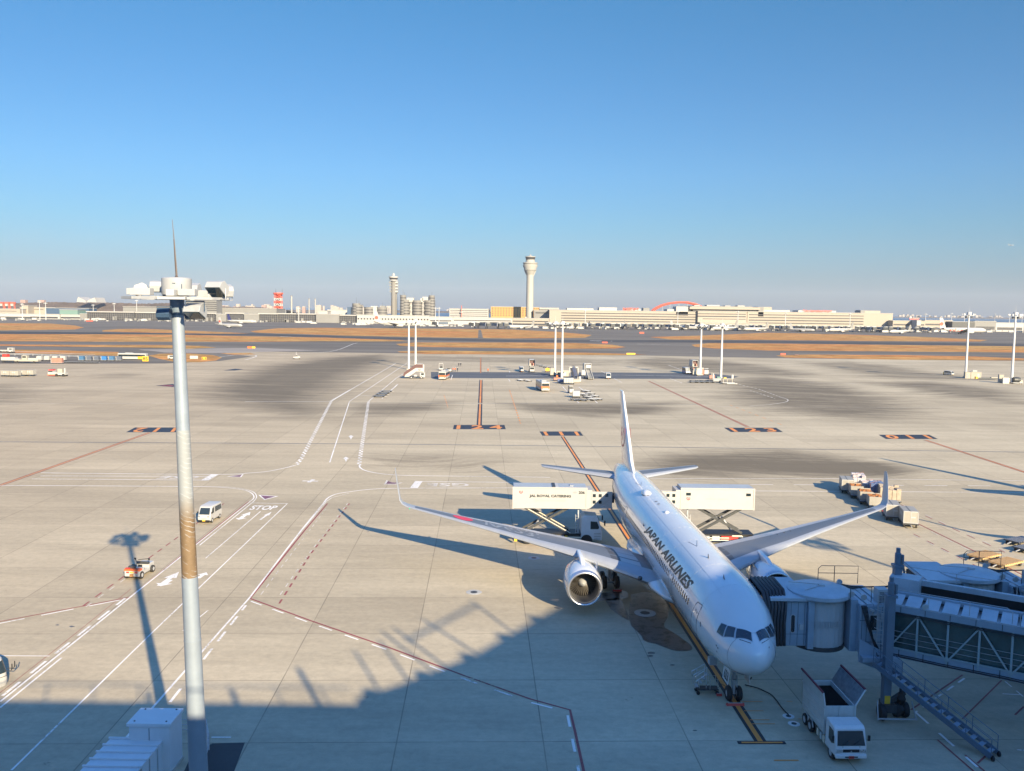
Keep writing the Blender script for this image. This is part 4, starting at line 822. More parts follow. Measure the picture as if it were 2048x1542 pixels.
for i in range(26):
    x, z_ = rr.uniform(2, 20), rr.uniform(3.6, 7.4); mb.cbox((x, 3.5, z_), (rr.uniform(.6, 2.2), .12, rr.uniform(.4, 1.0)))
mb.build('fuselage_pattern', M['fred'], ta)
g = V(2022, 491.5, 2500); t = thing('flying_airliner', 'tiny white airliner in the sky near the right edge', 'airliner', g, R(170)); airliner_far(t, L=15); 
M['fbridge'] = mat('far_bridge_blue_grey', (.13, .16, .20), .6, var=.2)
# ---------------------------------------------------------------- far boarding bridges and service clutter
def fbridge():
    t = thing('far_boarding_bridge', 'x', 'boarding bridge'); MB().box(-2, 2, 0, 26, 4, 7.6).build('tunnel', M['fbridge'], t); MB().lathe([(3.4, 3.6), (3.4, 8.4)], 14, c=(0, 0, 0)).build('rotunda', M['ftmast'], t, smooth=30); MB().box(-3, 3, -5.5, -1, 3.8, 7.8).build('cab', M['fdark'], t); MB().beam((-1, 3, 0), (-1, 3, 4), .7).build('leg', M['fdark'], t); MB().beam((1, 3, 0), (1, 3, 4), .7).build('leg', M['fdark'], t); return t
fb = fbridge(); bs = [(1094, 656), (1112, 657), (1132, 657), (1205, 657), (1228, 658), (1245, 658), (1352, 660), (1385, 660), (1405, 660), (1420, 661), (1437, 661), (1468, 661), (1485, 662), (1500, 661), (1527, 662), (1606, 663), (1618, 663), (1722, 664), (1735, 664), (1745, 665), (1770, 665), (1848, 665), (1860, 666), (2000, 662), (2025, 663), (872, 655), (945, 657), (955, 657), (975, 658), (998, 658), (1012, 658)] + [(1100 + i * 17 + (i * 7 % 5), 657 + i * .2) for i in range(44)]
for i, (x, y) in enumerate(bs):
    if i == 0: fb.location = G(x, y); fb['label'] = 'boarding bridge reaching out from the far terminal'; fb['group'] = 'far boarding bridges'
    else: dup(fb, G(x, y), R(rr.uniform(-35, 35)), 'boarding bridge reaching out from the far terminal', 'far boarding bridges')
def fveh(k):
    t = thing('service_vehicle', 'small white service vehicle parked along the far terminals', 'vehicle', (0, 0, 0), 0, 'service vehicles along the far terminals')
    w_, l_, h = k; MB().box(-w_ / 2, w_ / 2, -l_ / 2, l_ / 2, .5, h).build('body', M['fplane'], t); MB().box(-w_ / 2 - .03, w_ / 2 + .03, -l_ / 2 - .03, -l_ / 2 + 1.4, h * .55, h * .85).build('windscreen', M['fwin'], t)
    MB().box(-w_ / 2, w_ / 2, -l_ / 2 + .6, -l_ / 2 + 1.5, 0, .8).build('wheels', M['rubber'], t); return t
vk = [fveh(k) for k in ((2.2, 5, 2.3), (2.5, 8, 3.4), (2, 3.4, 1.8), (2.6, 10, 3.2))]; used = [0] * 4
cols = ['fplane']
for i in range(230):
    x = rr.choice((rr.uniform(0, 420), rr.uniform(500, 1000), rr.uniform(1000, 1790), rr.uniform(1000, 1790), rr.uniform(1780, 2040)))
    y = np.interp(x, (0, 420, 1000, 1400, 1800, 2048), (640.5, 643, 655.5, 659.5, 664, 664)) + rr.uniform(-1.5, 1.6); j = rr.randrange(4)
    g = G(x, y)
    if not used[j]: vk[j].location = g; vk[j].rotation_euler = (0, 0, R(90)); used[j] = 1
    else: dup(vk[j], g, R(rr.choice((0, 90, 80, 100, 30))))
# runway guidance signs
def sign(x0, x1, y0, y1, k, lab, txt=None):
    g = G((x0 + x1) / 2, y1); W = (x1 - x0) * g.y / CF; h = (y1 - y0) * g.y / CF
    t = thing('guidance_sign', lab, 'sign', g); MB().box(-W / 2, W / 2, -.15, .15, .12, h).build('board', M[k], t)
    for s_ in (-.35, .35): MB().box(W * s_ - .1, W * s_ + .1, -.1, .1, 0, .15).build('foot', M['darkmetal'], t)
    if txt:
        v, f, a = text_mesh(txt, .02); MB().add([(-W * .4 + x * W * .8, -.16, h * .2 + y * h * .65) for x, y in v], f).build('characters', M['text'] if k != 'fred' else M['fwhite'], t, fix=False)
sign(1253, 1270.5, 706, 709.5, 'yellow', 'long yellow guidance sign on the grass strip right of centre', ); sign(447, 0, 0, 0, 'yellow', '') if 0 else None
sign(1279, 1288, 664, 667.5, 'fred', 'small red guidance sign on the far taxiway'); sign(1561, 1571, 706.5, 710.5, 'fred', 'red guidance sign at the left tip of the right hand grass strip'); sign(1589, 1598, 708.5, 711, 'brown', 'dark red guidance sign right of the red one')
sign(504, 510.5, 693, 697, 'yellow', 'yellow guidance sign beside an orange one left of centre'); sign(495, 503, 693, 697, 'orange', 'orange guidance sign beside a yellow one left of centre'); sign(404, 413, 714, 719.5, 'yellow', 'yellow guidance sign on the grass island right of the mast', '11'); sign(380, 396, 711.5, 718, 'fplane', 'white guidance board on the grass island right of the mast'); sign(285, 297, 712.5, 723, 'yellow', 'square yellow stand number board beside the yellow bus', '85'); sign(1204, 1215, 683.5, 686.5, 'fred', 'small red guidance sign at the runway crossing'); sign(172, 186, 640, 643, 'fred', 'long red guidance sign in front of the glazed pier on the left')
sign(1982, 1992, 660, 663, 'fred', 'small red sign below the nose of the parked white aircraft')
M['duct'] = mat('duct_grey', (.10, .10, .10), .45, var=.05); M['blade'] = mat('fan_blade', (.075, .068, .06), .4, metal=.3, var=.15)
M['tent'] = mat('membrane_white', (.5, .5, .5), .6, var=.03)
# ================================================================ the building the viewer stands on, behind and below the camera
BR = thing('terminal_building', 'airport terminal under the viewpoint, seen only by the long shadow it throws over the apron', 'building', (0, -1, 0))
M['clad'] = mat('terminal_cladding', (.68, .68, .66), .5, var=.05, scale=.3)
MB().box(-160, 17, -60, 0, 0, 23.0).build('walls', M['clad'], BR); MB().box(-160, 17, -.35, 0, 23.0, 23.85).build('parapet', M['lightgrey'], BR)
prof = [(17, 0), (17, 24.3), (20.4, 25.2), (27.7, 27.5), (39, 32), (44, 34), (50, 35.8), (56, 37.2), (62, 38), (66, 38), (68.2, 37), (70, 35.2), (74, 34.2), (170, 34), (170, 0)]
MB().prism(prof, -60, -.01, 'Y').build('curved_roof', M['clad'], BR)
mb = MB()
for x in range(-60, 17, 3): mb.beam((x, -.2, 23.8), (x, -.2, 25.0), .08)
mb.box(-60, 17, -.24, -.16, 25.0, 25.06); mb.build('railing', M['metal'], BR)
for x, h in ((-37, 3.2), (-7.5, 3.0), (4, 1.2), (9.5, 1.3), (14.7, 2.9)):
    MB().box(x - .12, x + .12, -1.2, -.9, 23, 23.8 + h).build('deck_post', M['metal'], BR)
mb = MB()
zr = lambda x: np.interp(x, [p[0] for p in prof[1:-1]], [p[1] for p in prof[1:-1]])
for x, h, tl in ((19, 3.2, .5), (21.5, 3.4, .5), (24, 3.4, -1.2), (25.2, 3.4, -1.2), (28.5, 3.2, -1.5), (33, 3.4, 0)): mb.beam((x, -.8, zr(x) - .3), (x + tl, -.8, zr(x) + h), .15)
mb.beam((24, -.8, 28.9), (33, -.8, 32.6), .2); mb.build('roof_gantry', M['metal'], BR)
mb = MB()
for i in range(30):
    x = 18 + i * 1.5; z = np.interp(x, [p[0] for p in prof[1:-1]], [p[1] for p in prof[1:-1]])
    if i % 3 == 0: mb.box(x, x + .7, -1.2, -.5, z, z + .55)
mb.build('roof_vent', M['metal'], BR)
# ================================================================ the airliner in the foreground
FS = [  # distance behind the nose, half width, bottom, top
 (0.0, .03, 4.42, 4.50), (.12, .42, 4.0, 4.92), (.35, .72, 3.72, 5.2), (.7, 1.02, 3.45, 5.5), (1.2, 1.34, 3.16, 5.83), (1.8, 1.62, 2.92, 6.13), (2.4, 1.83, 2.76, 6.42),
 (3.0, 2.0, 2.65, 6.80), (3.6, 2.13, 2.56, 7.12), (4.4, 2.28, 2.48, 7.38), (5.4, 2.41, 2.41, 7.57), (6.6, 2.485, 2.37, 7.69), (8, 2.515, 2.35, 7.75), (10, 2.515, 2.34, 7.76), (14, 2.515, 2.34, 7.76),
 (20, 2.515, 2.34, 7.76), (28, 2.515, 2.34, 7.76), (34, 2.515, 2.36, 7.76), (37, 2.50, 2.6, 7.76), (40, 2.40, 3.05, 7.76), (43, 2.20, 3.62, 7.74), (46, 1.88, 4.22, 7.66), (48.5, 1.52, 4.76, 7.52), (50.5, 1.15, 5.22, 7.36), (52.3, .78, 5.66, 7.16), (53.6, .48, 6.0, 6.98), (54.4, .25, 6.3, 6.8)]
_s = np.array([f[0] for f in FS]); _f = np.array([f[1:] for f in FS])
def fsec(s):
    i = int(np.clip(np.searchsorted(_s, s) - 1, 0, len(_s) - 2)); h = _s[i + 1] - _s[i]; t = np.clip((s - _s[i]) / h, 0, 1)
    m0 = (_f[i + 1] - _f[max(i - 1, 0)]) / (_s[i + 1] - _s[max(i - 1, 0)]) * h; m1 = (_f[min(i + 2, len(_s) - 1)] - _f[i]) / (_s[min(i + 2, len(_s) - 1)] - _s[i]) * h
    if i == 0: m0 = (_f[1] - _f[0]) * 1.6
    return (2 * t ** 3 - 3 * t * t + 1) * _f[i] + (t ** 3 - 2 * t * t + t) * m0 + (-2 * t ** 3 + 3 * t * t) * _f[i + 1] + (t ** 3 - t * t) * m1
def skin(s, a, off=0.0):
    hw, zb, zt = fsec(s); hz = (zt - zb) / 2; zc = (zt + zb) / 2
    if s > 7: zc2 = zc
    return Vector(((hw + off) * math.cos(a), s, zc + (hz + off) * math.sin(a)))
PL = thing('jet_airliner', 'large white twin engined airliner with upturned wingtips parked nose towards the viewer', 'airliner', NOSE, HEAD - math.pi / 2)
PM = Matrix.Translation(NOSE) @ Matrix.Rotation(HEAD - math.pi / 2, 4, 'Z'); PI_ = PM.inverted()
ss = list(np.concatenate([[0, .05, .12, .22, .35, .5, .7, .95, 1.2], np.arange(1.5, 8, .3), np.arange(8, 36, 1.5), np.arange(36, 54.4, .8), [54.4]]))
NA = 64; mb = MB(); mb.loft([[skin(s, 2 * math.pi * k / NA) for k in range(NA)] for s in ss]); fus = mb.build('fuselage', M['aircraft'], PL, smooth='all')
bvh = BVHTree.FromPolygons([Vector(v) for v in mb.v], mb.f)
def pick(x, y):
    d = Vector(ray(x, y)); o = PI_ @ Vector((0, 0, CH)); d = PI_.to_3x3() @ d; d.normalize()
    h = bvh.ray_cast(o, d)
    if h[0] is None: return None
    p = h[0]; hw, zb, zt = fsec(p.y); a = math.atan2((p.z - (zt + zb) / 2) / ((zt - zb) / 2), p.x / hw); return p.y, (a + 2 * math.pi if a < -math.pi / 2 else a)
def patch(name, m_, uv, nu=6, nv=6, off=.006, parent=None, mirror=False):
    """a quad on the skin given by its four (s, angle) corners"""
    mb = MB(); rows = []
    for j in range(nv + 1):
        row = []
        for i in range(nu + 1):
            u, v = i / nu, j / nv; s = (uv[0][0] * (1 - u) + uv[1][0] * u) * (1 - v) + (uv[3][0] * (1 - u) + uv[2][0] * u) * v; a = (uv[0][1] * (1 - u) + uv[1][1] * u) * (1 - v) + (uv[3][1] * (1 - u) + uv[2][1] * u) * v
            p = skin(s, a, off)
            if mirror: p.x = -p.x
            row.append(p)
        rows.append(row)
    mb.loft(rows, cap=False, closed=False); return mb.build(name, m_, parent or PL, smooth='all')
def skinline(mb, pts, wd=.03, off=.008, closed=False):
    P = []
    for p in pts:
        hw, zb, zt = fsec(p[0]); P.append((skin(*p, off), Vector((math.cos(p[1]) / hw, 0, math.sin(p[1]) / ((zt - zb) / 2))).normalized(), p))
    if closed: P.append(P[0])
    for (a, na, pa), (b_, nb, pb) in zip(P, P[1:]):
        da = (pb[1] - pa[1]); da = da - 2 * math.pi * round(da / (2 * math.pi)); n = max(1, int((b_ - a).length / .3)); prev = a
        for k in range(1, n + 1):
            q = skin(pa[0] + (pb[0] - pa[0]) * k / n, pa[1] + da * k / n, off); d = (q - prev); 
            if d.length > 1e-5: mb.beam(prev, q, wd, .006, up=na.lerp(nb, k / n)); 
            prev = q
def seg(p, q, n): return [(p[0] + (q[0] - p[0]) * i / n, p[1] + (q[1] - p[1]) * i / n) for i in range(n)]
M['wframe'] = mat('window_frame_grey', (.42, .45, .50), .4, var=.05); M['pseam'] = mat('panel_seam', (.40, .42, .45), .4, var=.1); M['cabinwin'] = mat('cabin_window_dark', (.015, .02, .03), .25, var=.1); M['cockpit'] = mat('cockpit_glass', (.02, .035, .05), .05, var=.1, spec=1.0); M['seam'] = mat('seam_grey', (.12, .13, .15), .5, var=.1)
CWIN = [((2.40, 2.02), (2.98, 2.02), (2.82, 1.62), (2.18, 1.62))]
panes = [[(605, 497), (787, 549), (800, 662), (590, 620)], [(486, 462), (590, 487), (566, 612), (442, 600)], [(407, 428), (475, 455), (426, 600), (346, 540)]]
for pn in panes:
    c = [pick(1380 + x / 6.427, 1180 + y / 6.427) for x, y in pn]
    if None in c: continue
    cs, ca_ = sum(q[0] for q in c) / 4, sum(q[1] for q in c) / 4
    big = [(cs + (q[0] - cs) * 1.13, ca_ + (q[1] - ca_) * 1.12) for q in c]
    for mir in (False, True):
        f_ = patch('cockpit_window', M['wframe'], big, off=.008, mirror=mir); patch('pane', M['cockpit'], c, off=.014, parent=f_, mirror=mir)
# wipers, radome seam
for sg in (-1, 1):
    mb = MB(); a = pick(1380 + 785 / 6.427, 1180 + 690 / 6.427); b_ = pick(1380 + 640 / 6.427, 1180 + 640 / 6.427)
    P_ = [skin(*a, .03), skin(*b_, .03)]; P_ = [Vector((p.x * sg, p.y, p.z)) for p in P_]; mb.path(P_, .018, 5); mb.build('wiper', M['black'], PL)
mb = MB(); skinline(mb, [(1.45 + .25 * math.sin(2 * math.pi * k / 40) * -1, 2 * math.pi * k / 40) for k in range(40)], .022, closed=True); mb.build('radome_seam', M['seam'], PL)
# cabin windows, starboard side
SBW = math.pi - .18
for i in range(74):
    s = 7.6 + i * .525
    if 12.9 < s < 13.4 or 20.8 < s < 21.1 or s > 46.2: continue
    if i == 0 or True:
        hwz = fsec(s); zc = (hwz[1] + hwz[2]) / 2; hz = (hwz[2] - hwz[1]) / 2; a = math.pi - math.asin(min(.99, (5.62 + max(0, s - 38) * .02 - zc) / hz))
        da = .245 / hz / abs(math.cos(a)) * 1; pts = []
        mb = MB(); ring = []
        for k in range(10):
            t = 2 * math.pi * k / 10; ring.append(skin(s + .15 * math.copysign(abs(math.cos(t)) ** .7, math.cos(t)), a + da * math.copysign(abs(math.sin(t)) ** .7, math.sin(t)), .007))
        mb.poly(ring); mb.build('cabin_window', M['cabinwin'], PL)
# skin seams, roundel frames of the fuselage barrels
mb = MB()
for s0 in (5.2, 9.1, 15.6, 19.4, 24.2, 30.4, 35.8, 40.6, 44.4, 48.0): skinline(mb, [(s0, R(20 + 10 * k)) for k in range(15)], .018, .004)
for a0 in (62, 118, 152): skinline(mb, [(4.5 + k * 1.5, R(a0)) for k in range(28)], .014, .004)
mb.build('barrel_seams', M['pseam'], PL)
# doors
def door(name, c, off=.006, hmat='seam'):
    d_ = patch(name, M['aircraft'], c, off=off); mb = MB(); P4 = c
    pts = [];
    for i in range(4):
        p, q = P4[i], P4[(i + 1) % 4]; pts += [(p[0] + (q[0] - p[0]) * t, p[1] + (q[1] - p[1]) * t) for t in (.08, .3, .5, .7, .92)]
    skinline(mb, pts, .05, off + .006, closed=True); mb.build('door_outline', M['seam'], d_)
    return d_
dc = [pick(1380 + x / 6.427, 1180 + y / 6.427) for x, y in ((100, 150), (165, 205), (95, 575), (25, 490))]
if None not in dc: door('passenger_door', dc)
for s0 in (13.0, 33.6, 45.0):
    hz = 2.7; door('passenger_door', [(s0 - .5, math.pi - .42), (s0 + .5, math.pi - .42), (s0 + .5, math.pi + .25), (s0 - .5, math.pi + .25)])
door('cargo_door', [(9.8, math.pi + .28), (12.6, math.pi + .28), (12.6, math.pi + .85), (9.8, math.pi + .85)])
# name along the crown
v, f, asp = text_mesh('JAPAN AIRLINES', .036, 0, 1.03)
q4 = [pick(1287, 1064), pick(1368, 1185), pick(1389.5, 1166), pick(1299, 1051)]
v2, f2 = [], []
bm = bmesh.new(); vv = [bm.verts.new((x * 13, y, 0)) for x, y in v]
for f_ in f:
    try: bm.faces.new([vv[i] for i in f_])
    except ValueError: pass
for k in range(1, 9):
    g_ = bm.verts[:] + bm.edges[:] + bm.faces[:]; bmesh.ops.bisect_plane(bm, geom=g_, plane_co=(0, k / 9, 0), plane_no=(0, 1, 0))
bm.verts.index_update(); mb = MB(); pts = []
for q in bm.verts:
    x, y = q.co.x / 13, q.co.y; s = (q4[0][0] * (1 - x) + q4[1][0] * x) * (1 - y) + (q4[3][0] * (1 - x) + q4[2][0] * x) * y; a = (q4[0][1] * (1 - x) + q4[1][1] * x) * (1 - y) + (q4[3][1] * (1 - x) + q4[2][1] * x) * y
    pts.append(skin(s, a, .012))
mb.add(pts, [[q.index for q in f_.verts] for f_ in bm.faces]); bm.free(); mb.build('airline_name', M['text'], PL, fix=False)
# crown fittings
def hump(x, y, L, W, H, name='satellite_dome'):
    c = pick(x, y)
    if not c: return
    p = skin(c[0], c[1]); mb = MB(); rings = []
    for u in (0, .06, .2, .5, .75, .93, 1):
        w_ = W * math.sin(math.pi * min(u * 1.15 + .05, .97)) ** .5 ; h_ = H * math.sin(math.pi * min(u * 1.1 + .03, .97)) ** .6
        rings.append([Vector((p.x + w_ / 2 * math.cos(t), p.y - L / 2 + u * L, p.z - .06 + h_ * math.sin(t))) for t in [math.pi * k / 8 for k in range(9)]])
    mb.loft(rings, cap=False, closed=False); mb.build(name, M['aircraft'], PL, smooth=50)
hump(1292, 985, 2.6, 1.0, .42); hump(1333, 1024, .9, .5, .22, 'antenna')
for x, y in ((1312, 1003), (1317, 1008)):
    c = pick(x, y); mb = MB(); mb.poly([skin(c[0] + .16 * math.cos(t), c[1] + .06 * math.sin(t), .01) for t in [2 * math.pi * k / 12 for k in range(12)]]); mb.build('crown_light', M['seam'], PL)
for x, y in ((1417, 1116), (1448, 1158), (1287, 1052)):
    c = pick(x, y); p = skin(*c); MB().add([p + Vector((-.02, -.15, 0)), p + Vector((.02, -.15, 0)), p + Vector((.02, .15, 0)), p + Vector((-.02, .15, 0)), p + Vector((0, .16, .28)), p + Vector((0, .02, .28))], [(0, 1, 2, 3), (0, 5, 4, 3), (1, 2, 4, 5), (0, 1, 5), (2, 3, 4)]).build('blade_antenna', M['seam'], PL)
mb = MB()
for tri in (((1377, 1084), (1394, 1093), (1394, 1081)), ((1271, 966), (1282, 971), (1283, 964))):
    c = [pick(*p) for p in tri]; skinline(mb, c, .03)
mb.build('crown_marks', M['seam'], PL)
mb = MB()
for x, y in ((1433, 1291), (1436, 1296), (1434, 1303), (1401, 1251), (1401, 1246), (1394, 1225), (1392, 1220), (1538, 1295)):
    c = pick(x, y)
    if c: mb.poly([skin(c[0] + .07 * math.cos(t), c[1] + .035 * math.sin(t), .01) for t in [2 * math.pi * k / 6 for k in range(6)]])
mb.build('sensor_ports', M['seam'], PL)
# wing-body fairing
mb = MB(); rings = []
for s, hw, zt in ((15.5, 1.2, 2.6), (17, 2.2, 3.1), (19, 2.72, 3.5), (23, 2.85, 3.7), (28, 2.85, 3.7), (31, 2.7, 3.4), (33.5, 2.2, 3.0), (35.5, 1.2, 2.7)):
    rings.append([Vector((hw * math.cos(t), s, 2.9 + (zt - 2.9) * max(0, math.sin(t)) + (.86 if s > 16 and s < 35 else .45) * min(0, math.sin(t)))) for t in [2 * math.pi * k / 28 for k in range(28)]])
mb.loft(rings); mb.build('belly_fairing', M['aircraft'], PL, smooth='all')
# wings
AF = [(0, 0), (.012, .022), (.05, .045), (.12, .062), (.16, .066), (.3, .072), (.5, .064), (.68, .045), (.72, .040), (.86, .020), (1, .002), (1, -.002), (.8, -.012), (.5, -.035), (.3, -.045), (.1, -.035), (.03, -.02)]
WS = [  # x, LE s, TE s, z, roll of the section
 (1.2, 18.5, 29.4, 2.8, 0), (2.6, 19.7, 29.6, 3.0, 0), (5.2, 21.8, 30.0, 3.42, 0), (7.9, 23.95, 30.5, 3.84, 0), (11.3, 26.55, 31.7, 4.24, 0), (14.7, 29.1, 33.05, 4.62, 0), (18.8, 32.0, 34.6, 5.08, 0), (22.9, 34.75, 36.35, 5.55, 2),
 (23.7, 35.25, 36.75, 5.66, 12), (24.2, 35.55, 36.95, 5.85, 38), (24.48, 35.8, 37.2, 6.2, 66), (24.6, 36.1, 37.45, 6.8, 79), (24.82, 36.7, 37.8, 7.7, 82), (25.02, 37.3, 38.15, 8.6, 84), (25.1, 37.75, 38.3, 9.0, 86)]
M['slat'] = mat('slat_metal', (.36, .385, .42), .38, metal=.25, var=.06, scale=1.5, dirt=.1); M['wingpanel'] = mat('wing_panel_grey', (.115, .13, .155), .42, var=.07, scale=.5, dirt=.12)
M['wingdark'] = mat('wing_walk_grey', (.07, .075, .085), .5, var=.05)
def wing(sd, secs, name, kroot=1.0, tc=1.0, panel=(4, 8)):
    mb = MB(); rings = []
    for x, le, te, z, rl in secs:
        c = te - le; ca, sa = math.cos(R(rl)), math.sin(R(rl)); k_ = tc * (1.15 if x < 9 else .9 if x < 23 else .75)
        rings.append([Vector((sd * (x - u[1] * c * k_ * sa), le + u[0] * c, z + u[1] * c * k_ * ca)) for u in AF])
    n = len(AF); vs = [p for r_ in rings for p in r_]; mb.v = [tuple(p) for p in vs]
    for i in range(len(rings) - 1):
        for k in range(n):
            a, b_ = i * n + k, i * n + (k + 1) % n; mb.f.append((a, b_, b_ + n, a + n))
            x = secs[i][0]; mb.m.append(2 if x > 22.5 and name == 'wing' else (1 if panel[0] <= k < panel[1] else 2))  # white winglet takes the slat's grey-blue: its shade is put into the colour
    mb.f.append(tuple(range(n))); mb.m.append(0); mb.f.append(tuple((len(rings) - 1) * n + k for k in range(n))); mb.m.append(0)
    return mb, mb.build(name, [M['aircraft'], M['wingpanel'], M['slat']], PL, smooth=30)
def zup(x, sfrac, secs=WS, off=.01):
    for a, b_ in zip(secs, secs[1:]):
        if a[0] <= x <= b_[0]:
            t = (x - a[0]) / (b_[0] - a[0]); le, te, z = [a[i] + (b_[i] - a[i]) * t for i in (1, 2, 3)]; c = te - le; k_ = 1.15 if x < 9 else .9
            zz_ = np.interp(sfrac, [q[0] for q in AF[:11]], [q[1] for q in AF[:11]]); return Vector((x, le + sfrac * c, z + zz_ * c * k_ + off))
def wpatch(name, sd, x0, x1, f0, f1, m_, par, n=8, off=.012):
    mb = MB(); rows = []
    for i in range(n + 1):
        x = x0 + (x1 - x0) * i / n; rows.append([Vector((sd * p.x, p.y, p.z)) for p in [zup(x, f0 + (f1 - f0) * j / 6, off=off) for j in range(7)]])
    mb.loft(rows, cap=False, closed=False); return mb.build(name, m_, par, smooth='all')
for sd in (-1, 1):
    wmb, wo_ = wing(sd, WS, 'wing')
    wpatch('walkway_stripe', sd, 4.6, 5.3, .16, .74, M['wingdark'], wo_, 4); wpatch('root_panel', sd, 3.0, 4.55, .16, .72, M['aircraft_grey'], wo_, 4)
    for x0, x1 in ((3.2, 7.4), (8.6, 13.4), (13.6, 18.0), (18.2, 22.4)): wpatch('slat', sd, x0, x1, .012, .15, M['aircraft_grey' if 0 else 'slat'], wo_, 4, .008)
    for x0, x1 in ((3.4, 7.6), (9.6, 17.5)): wpatch('flap', sd, x0, x1, .745, .985, M['aircraft_grey'], wo_, 5, .006)
    wpatch('aileron', sd, 18.0, 22.3, .76, .985, M['slat'], wo_, 4, .006)
    mb = MB()
    for x in (9.6, 10.4, 11.2, 12.0, 12.7): 
        p = zup(x, .62); mb.add([p * 1 + Vector((-.03, -.25, -.01)), p + Vector((.03, -.25, -.01)), p + Vector((.03, .25, -.03)), p + Vector((-.03, .25, -.03)), p + Vector((0, 0, .06))], [(0, 1, 4), (1, 2, 4), (2, 3, 4), (3, 0, 4)])
    for i_, v_ in enumerate(mb.v): mb.v[i_] = (sd * v_[0], v_[1], v_[2])
    mb.build('vortex_bump', M['wingpanel'], wo_)
    for x in (10.8, 14.2, 17.4):
        q = zup(x, .9); mb = MB(); L_ = 2.4
        mb.lathe([(.02, -L_ * .5), (.16, -L_ * .3), (.22, 0), (.15, L_ * .35), (.03, L_ * .6)], 10, c=(sd * q.x, q.y - .2, q.z - .38), axis='Y'); mb.build('flap_fairing', M['aircraft_grey'], PL, smooth=60)
    MB().lathe([(.02, -.12), (.07, 0), (.02, .12)], 8, c=(sd * 23.4, 34.7, 5.62), axis='Y').build('navigation_light', mat('nav_light', (.05, .5, .35) if sd < 0 else (.5, .05, .05), .2), PL)
    # tailplane
    TS = [(.6, 45.9, 51.1, 6.35, 0), (1.6, 46.6, 51.4, 6.42, 0), (5.4, 49.3, 52.65, 6.55, 0), (8.9, 51.7, 53.85, 6.68, 0), (9.3, 52.3, 54.0, 6.7, 0)]
    wing(sd, TS, 'tailplane', tc=.95)
    # engine
    ex, ez, e0 = sd * 7.92, 2.42, 19.9
    nac = MB().lathe([(1.25, .15), (1.36, 0), (1.42, .1), (1.50, .45), (1.56, 1.1), (1.58, 1.9), (1.52, 2.9), (1.38, 3.9), (1.22, 4.6), (1.18, 4.6), (1.1, 4.0)], 48, c=(ex, e0, ez), axis='Y', cap=False).build('nacelle', M['aircraft'], PL, smooth='all')
    MB().lathe([(1.19, .34), (1.24, .12), (1.30, .02), (1.37, .0), (1.43, .07), (1.48, .26), (1.503, .42)], 48, c=(ex, e0 - .012, ez), axis='Y', cap=False).build('inlet_lip', M['bare'], nac, smooth='all')
    MB().lathe([(1.19, .33), (1.17, .6), (1.18, 1.95)], 48, c=(ex, e0, ez), axis='Y', cap=False).build('inlet_duct', M['duct'] if 'duct' in M else M['grey'], nac, smooth='all')
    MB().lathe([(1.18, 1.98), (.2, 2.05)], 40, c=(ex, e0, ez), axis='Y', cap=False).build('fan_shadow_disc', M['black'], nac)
    fb_ = MB()
    for k in range(34):
        a = 2 * math.pi * k / 34; pts = []
        for r_, w_, tw in ((.36, .03, .35), (.75, .05, .7), (1.155, .068, 1.0)):
            for sgn in (-1, 1): pts.append(Vector((ex + r_ * math.cos(a) - sgn * w_ * math.sin(a) * math.cos(tw * .6), e0 + 1.78 + sgn * w_ * 1.1 * math.sin(tw), ez + r_ * math.sin(a) + sgn * w_ * math.cos(a) * math.cos(tw * .6))))
        fb_.add(pts, [(0, 1, 3, 2), (2, 3, 5, 4)])
    fb_.build('fan', M['blade'] if 'blade' in M else M['bare'], nac, fix=False)
    MB().lathe([(.02, 1.25), (.16, 1.36), (.30, 1.58), (.38, 1.84)], 24, c=(ex, e0, ez), axis='Y', cap=False).build('spinner', M['grey'], nac, smooth='all')
    MB().lathe([(.95, 4.2), (.92, 5.0), (.62, 6.0), (.6, 5.9), (.1, 5.7), (.25, 6.3), (.04, 6.9)], 28, c=(ex, e0, ez), axis='Y', cap=False).build('exhaust', M['metal'], nac, smooth=50)
    mb = MB(); pr = [(e0 + 1.2, ez + 1.5), (e0 + 2.6, ez + 1.85), (e0 + 4.6, ez + 1.95), (e0 + 6.5, ez + 1.75), (e0 + 8.2, ez + 1.2), (e0 + 6.6, ez + .7), (e0 + 4.4, ez + 1.0), (e0 + 2.6, ez + 1.3)]
    mb.prism(pr, ex - .2, ex + .2, 'X'); mb.build('pylon', M['aircraft'], PL, bevel=.09, smooth=40)
    mb = MB(); p0 = Vector((ex + sd * -1.1, e0 + 1.3, ez + 1.02)); mb.add([p0, p0 + Vector((0, 1.5, 0)), p0 + Vector((-sd * .25, 1.5, .5)), p0 + Vector((-sd * .2, .9, .45)), p0 + Vector((.04, 0, -.03)), p0 + Vector((.04, 1.5, -.03))], [(0, 1, 2, 3), (4, 3, 2, 5)]); mb.build('nacelle_strake', M['aircraft'], nac)
    # main gear
    gx, gs = sd * 4.65, 28.3
    MB().tube((gx, gs, .7), (gx, gs, 3.4), .17, .2, 12).build('gear_leg', M['aircraft_grey'], PL, smooth=40)
    MB().beam((gx, gs - .72, .60), (gx, gs + .72, .60), .2, .22).build('bogie_beam', M['metal'], PL)
    mb = MB(); mb.beam((gx, gs, 1.2), (gx, gs + 1.5, 2.9), .1).beam((gx, gs, 1.3), (gx - sd * 1.6, gs, 3.0), .1).beam((gx + .1, gs - .3, .8), (gx + .1, gs - .05, 1.9), .08).beam((gx - .15, gs - .25, .9), (gx - .1, gs, 2.2), .05); mb.build('gear_brace', M['metal'], PL)
    MB().box(gx + sd * .35, gx + sd * .40, gs - .6, gs + .6, 1.6, 3.3).build('gear_door', M['aircraft'], PL)
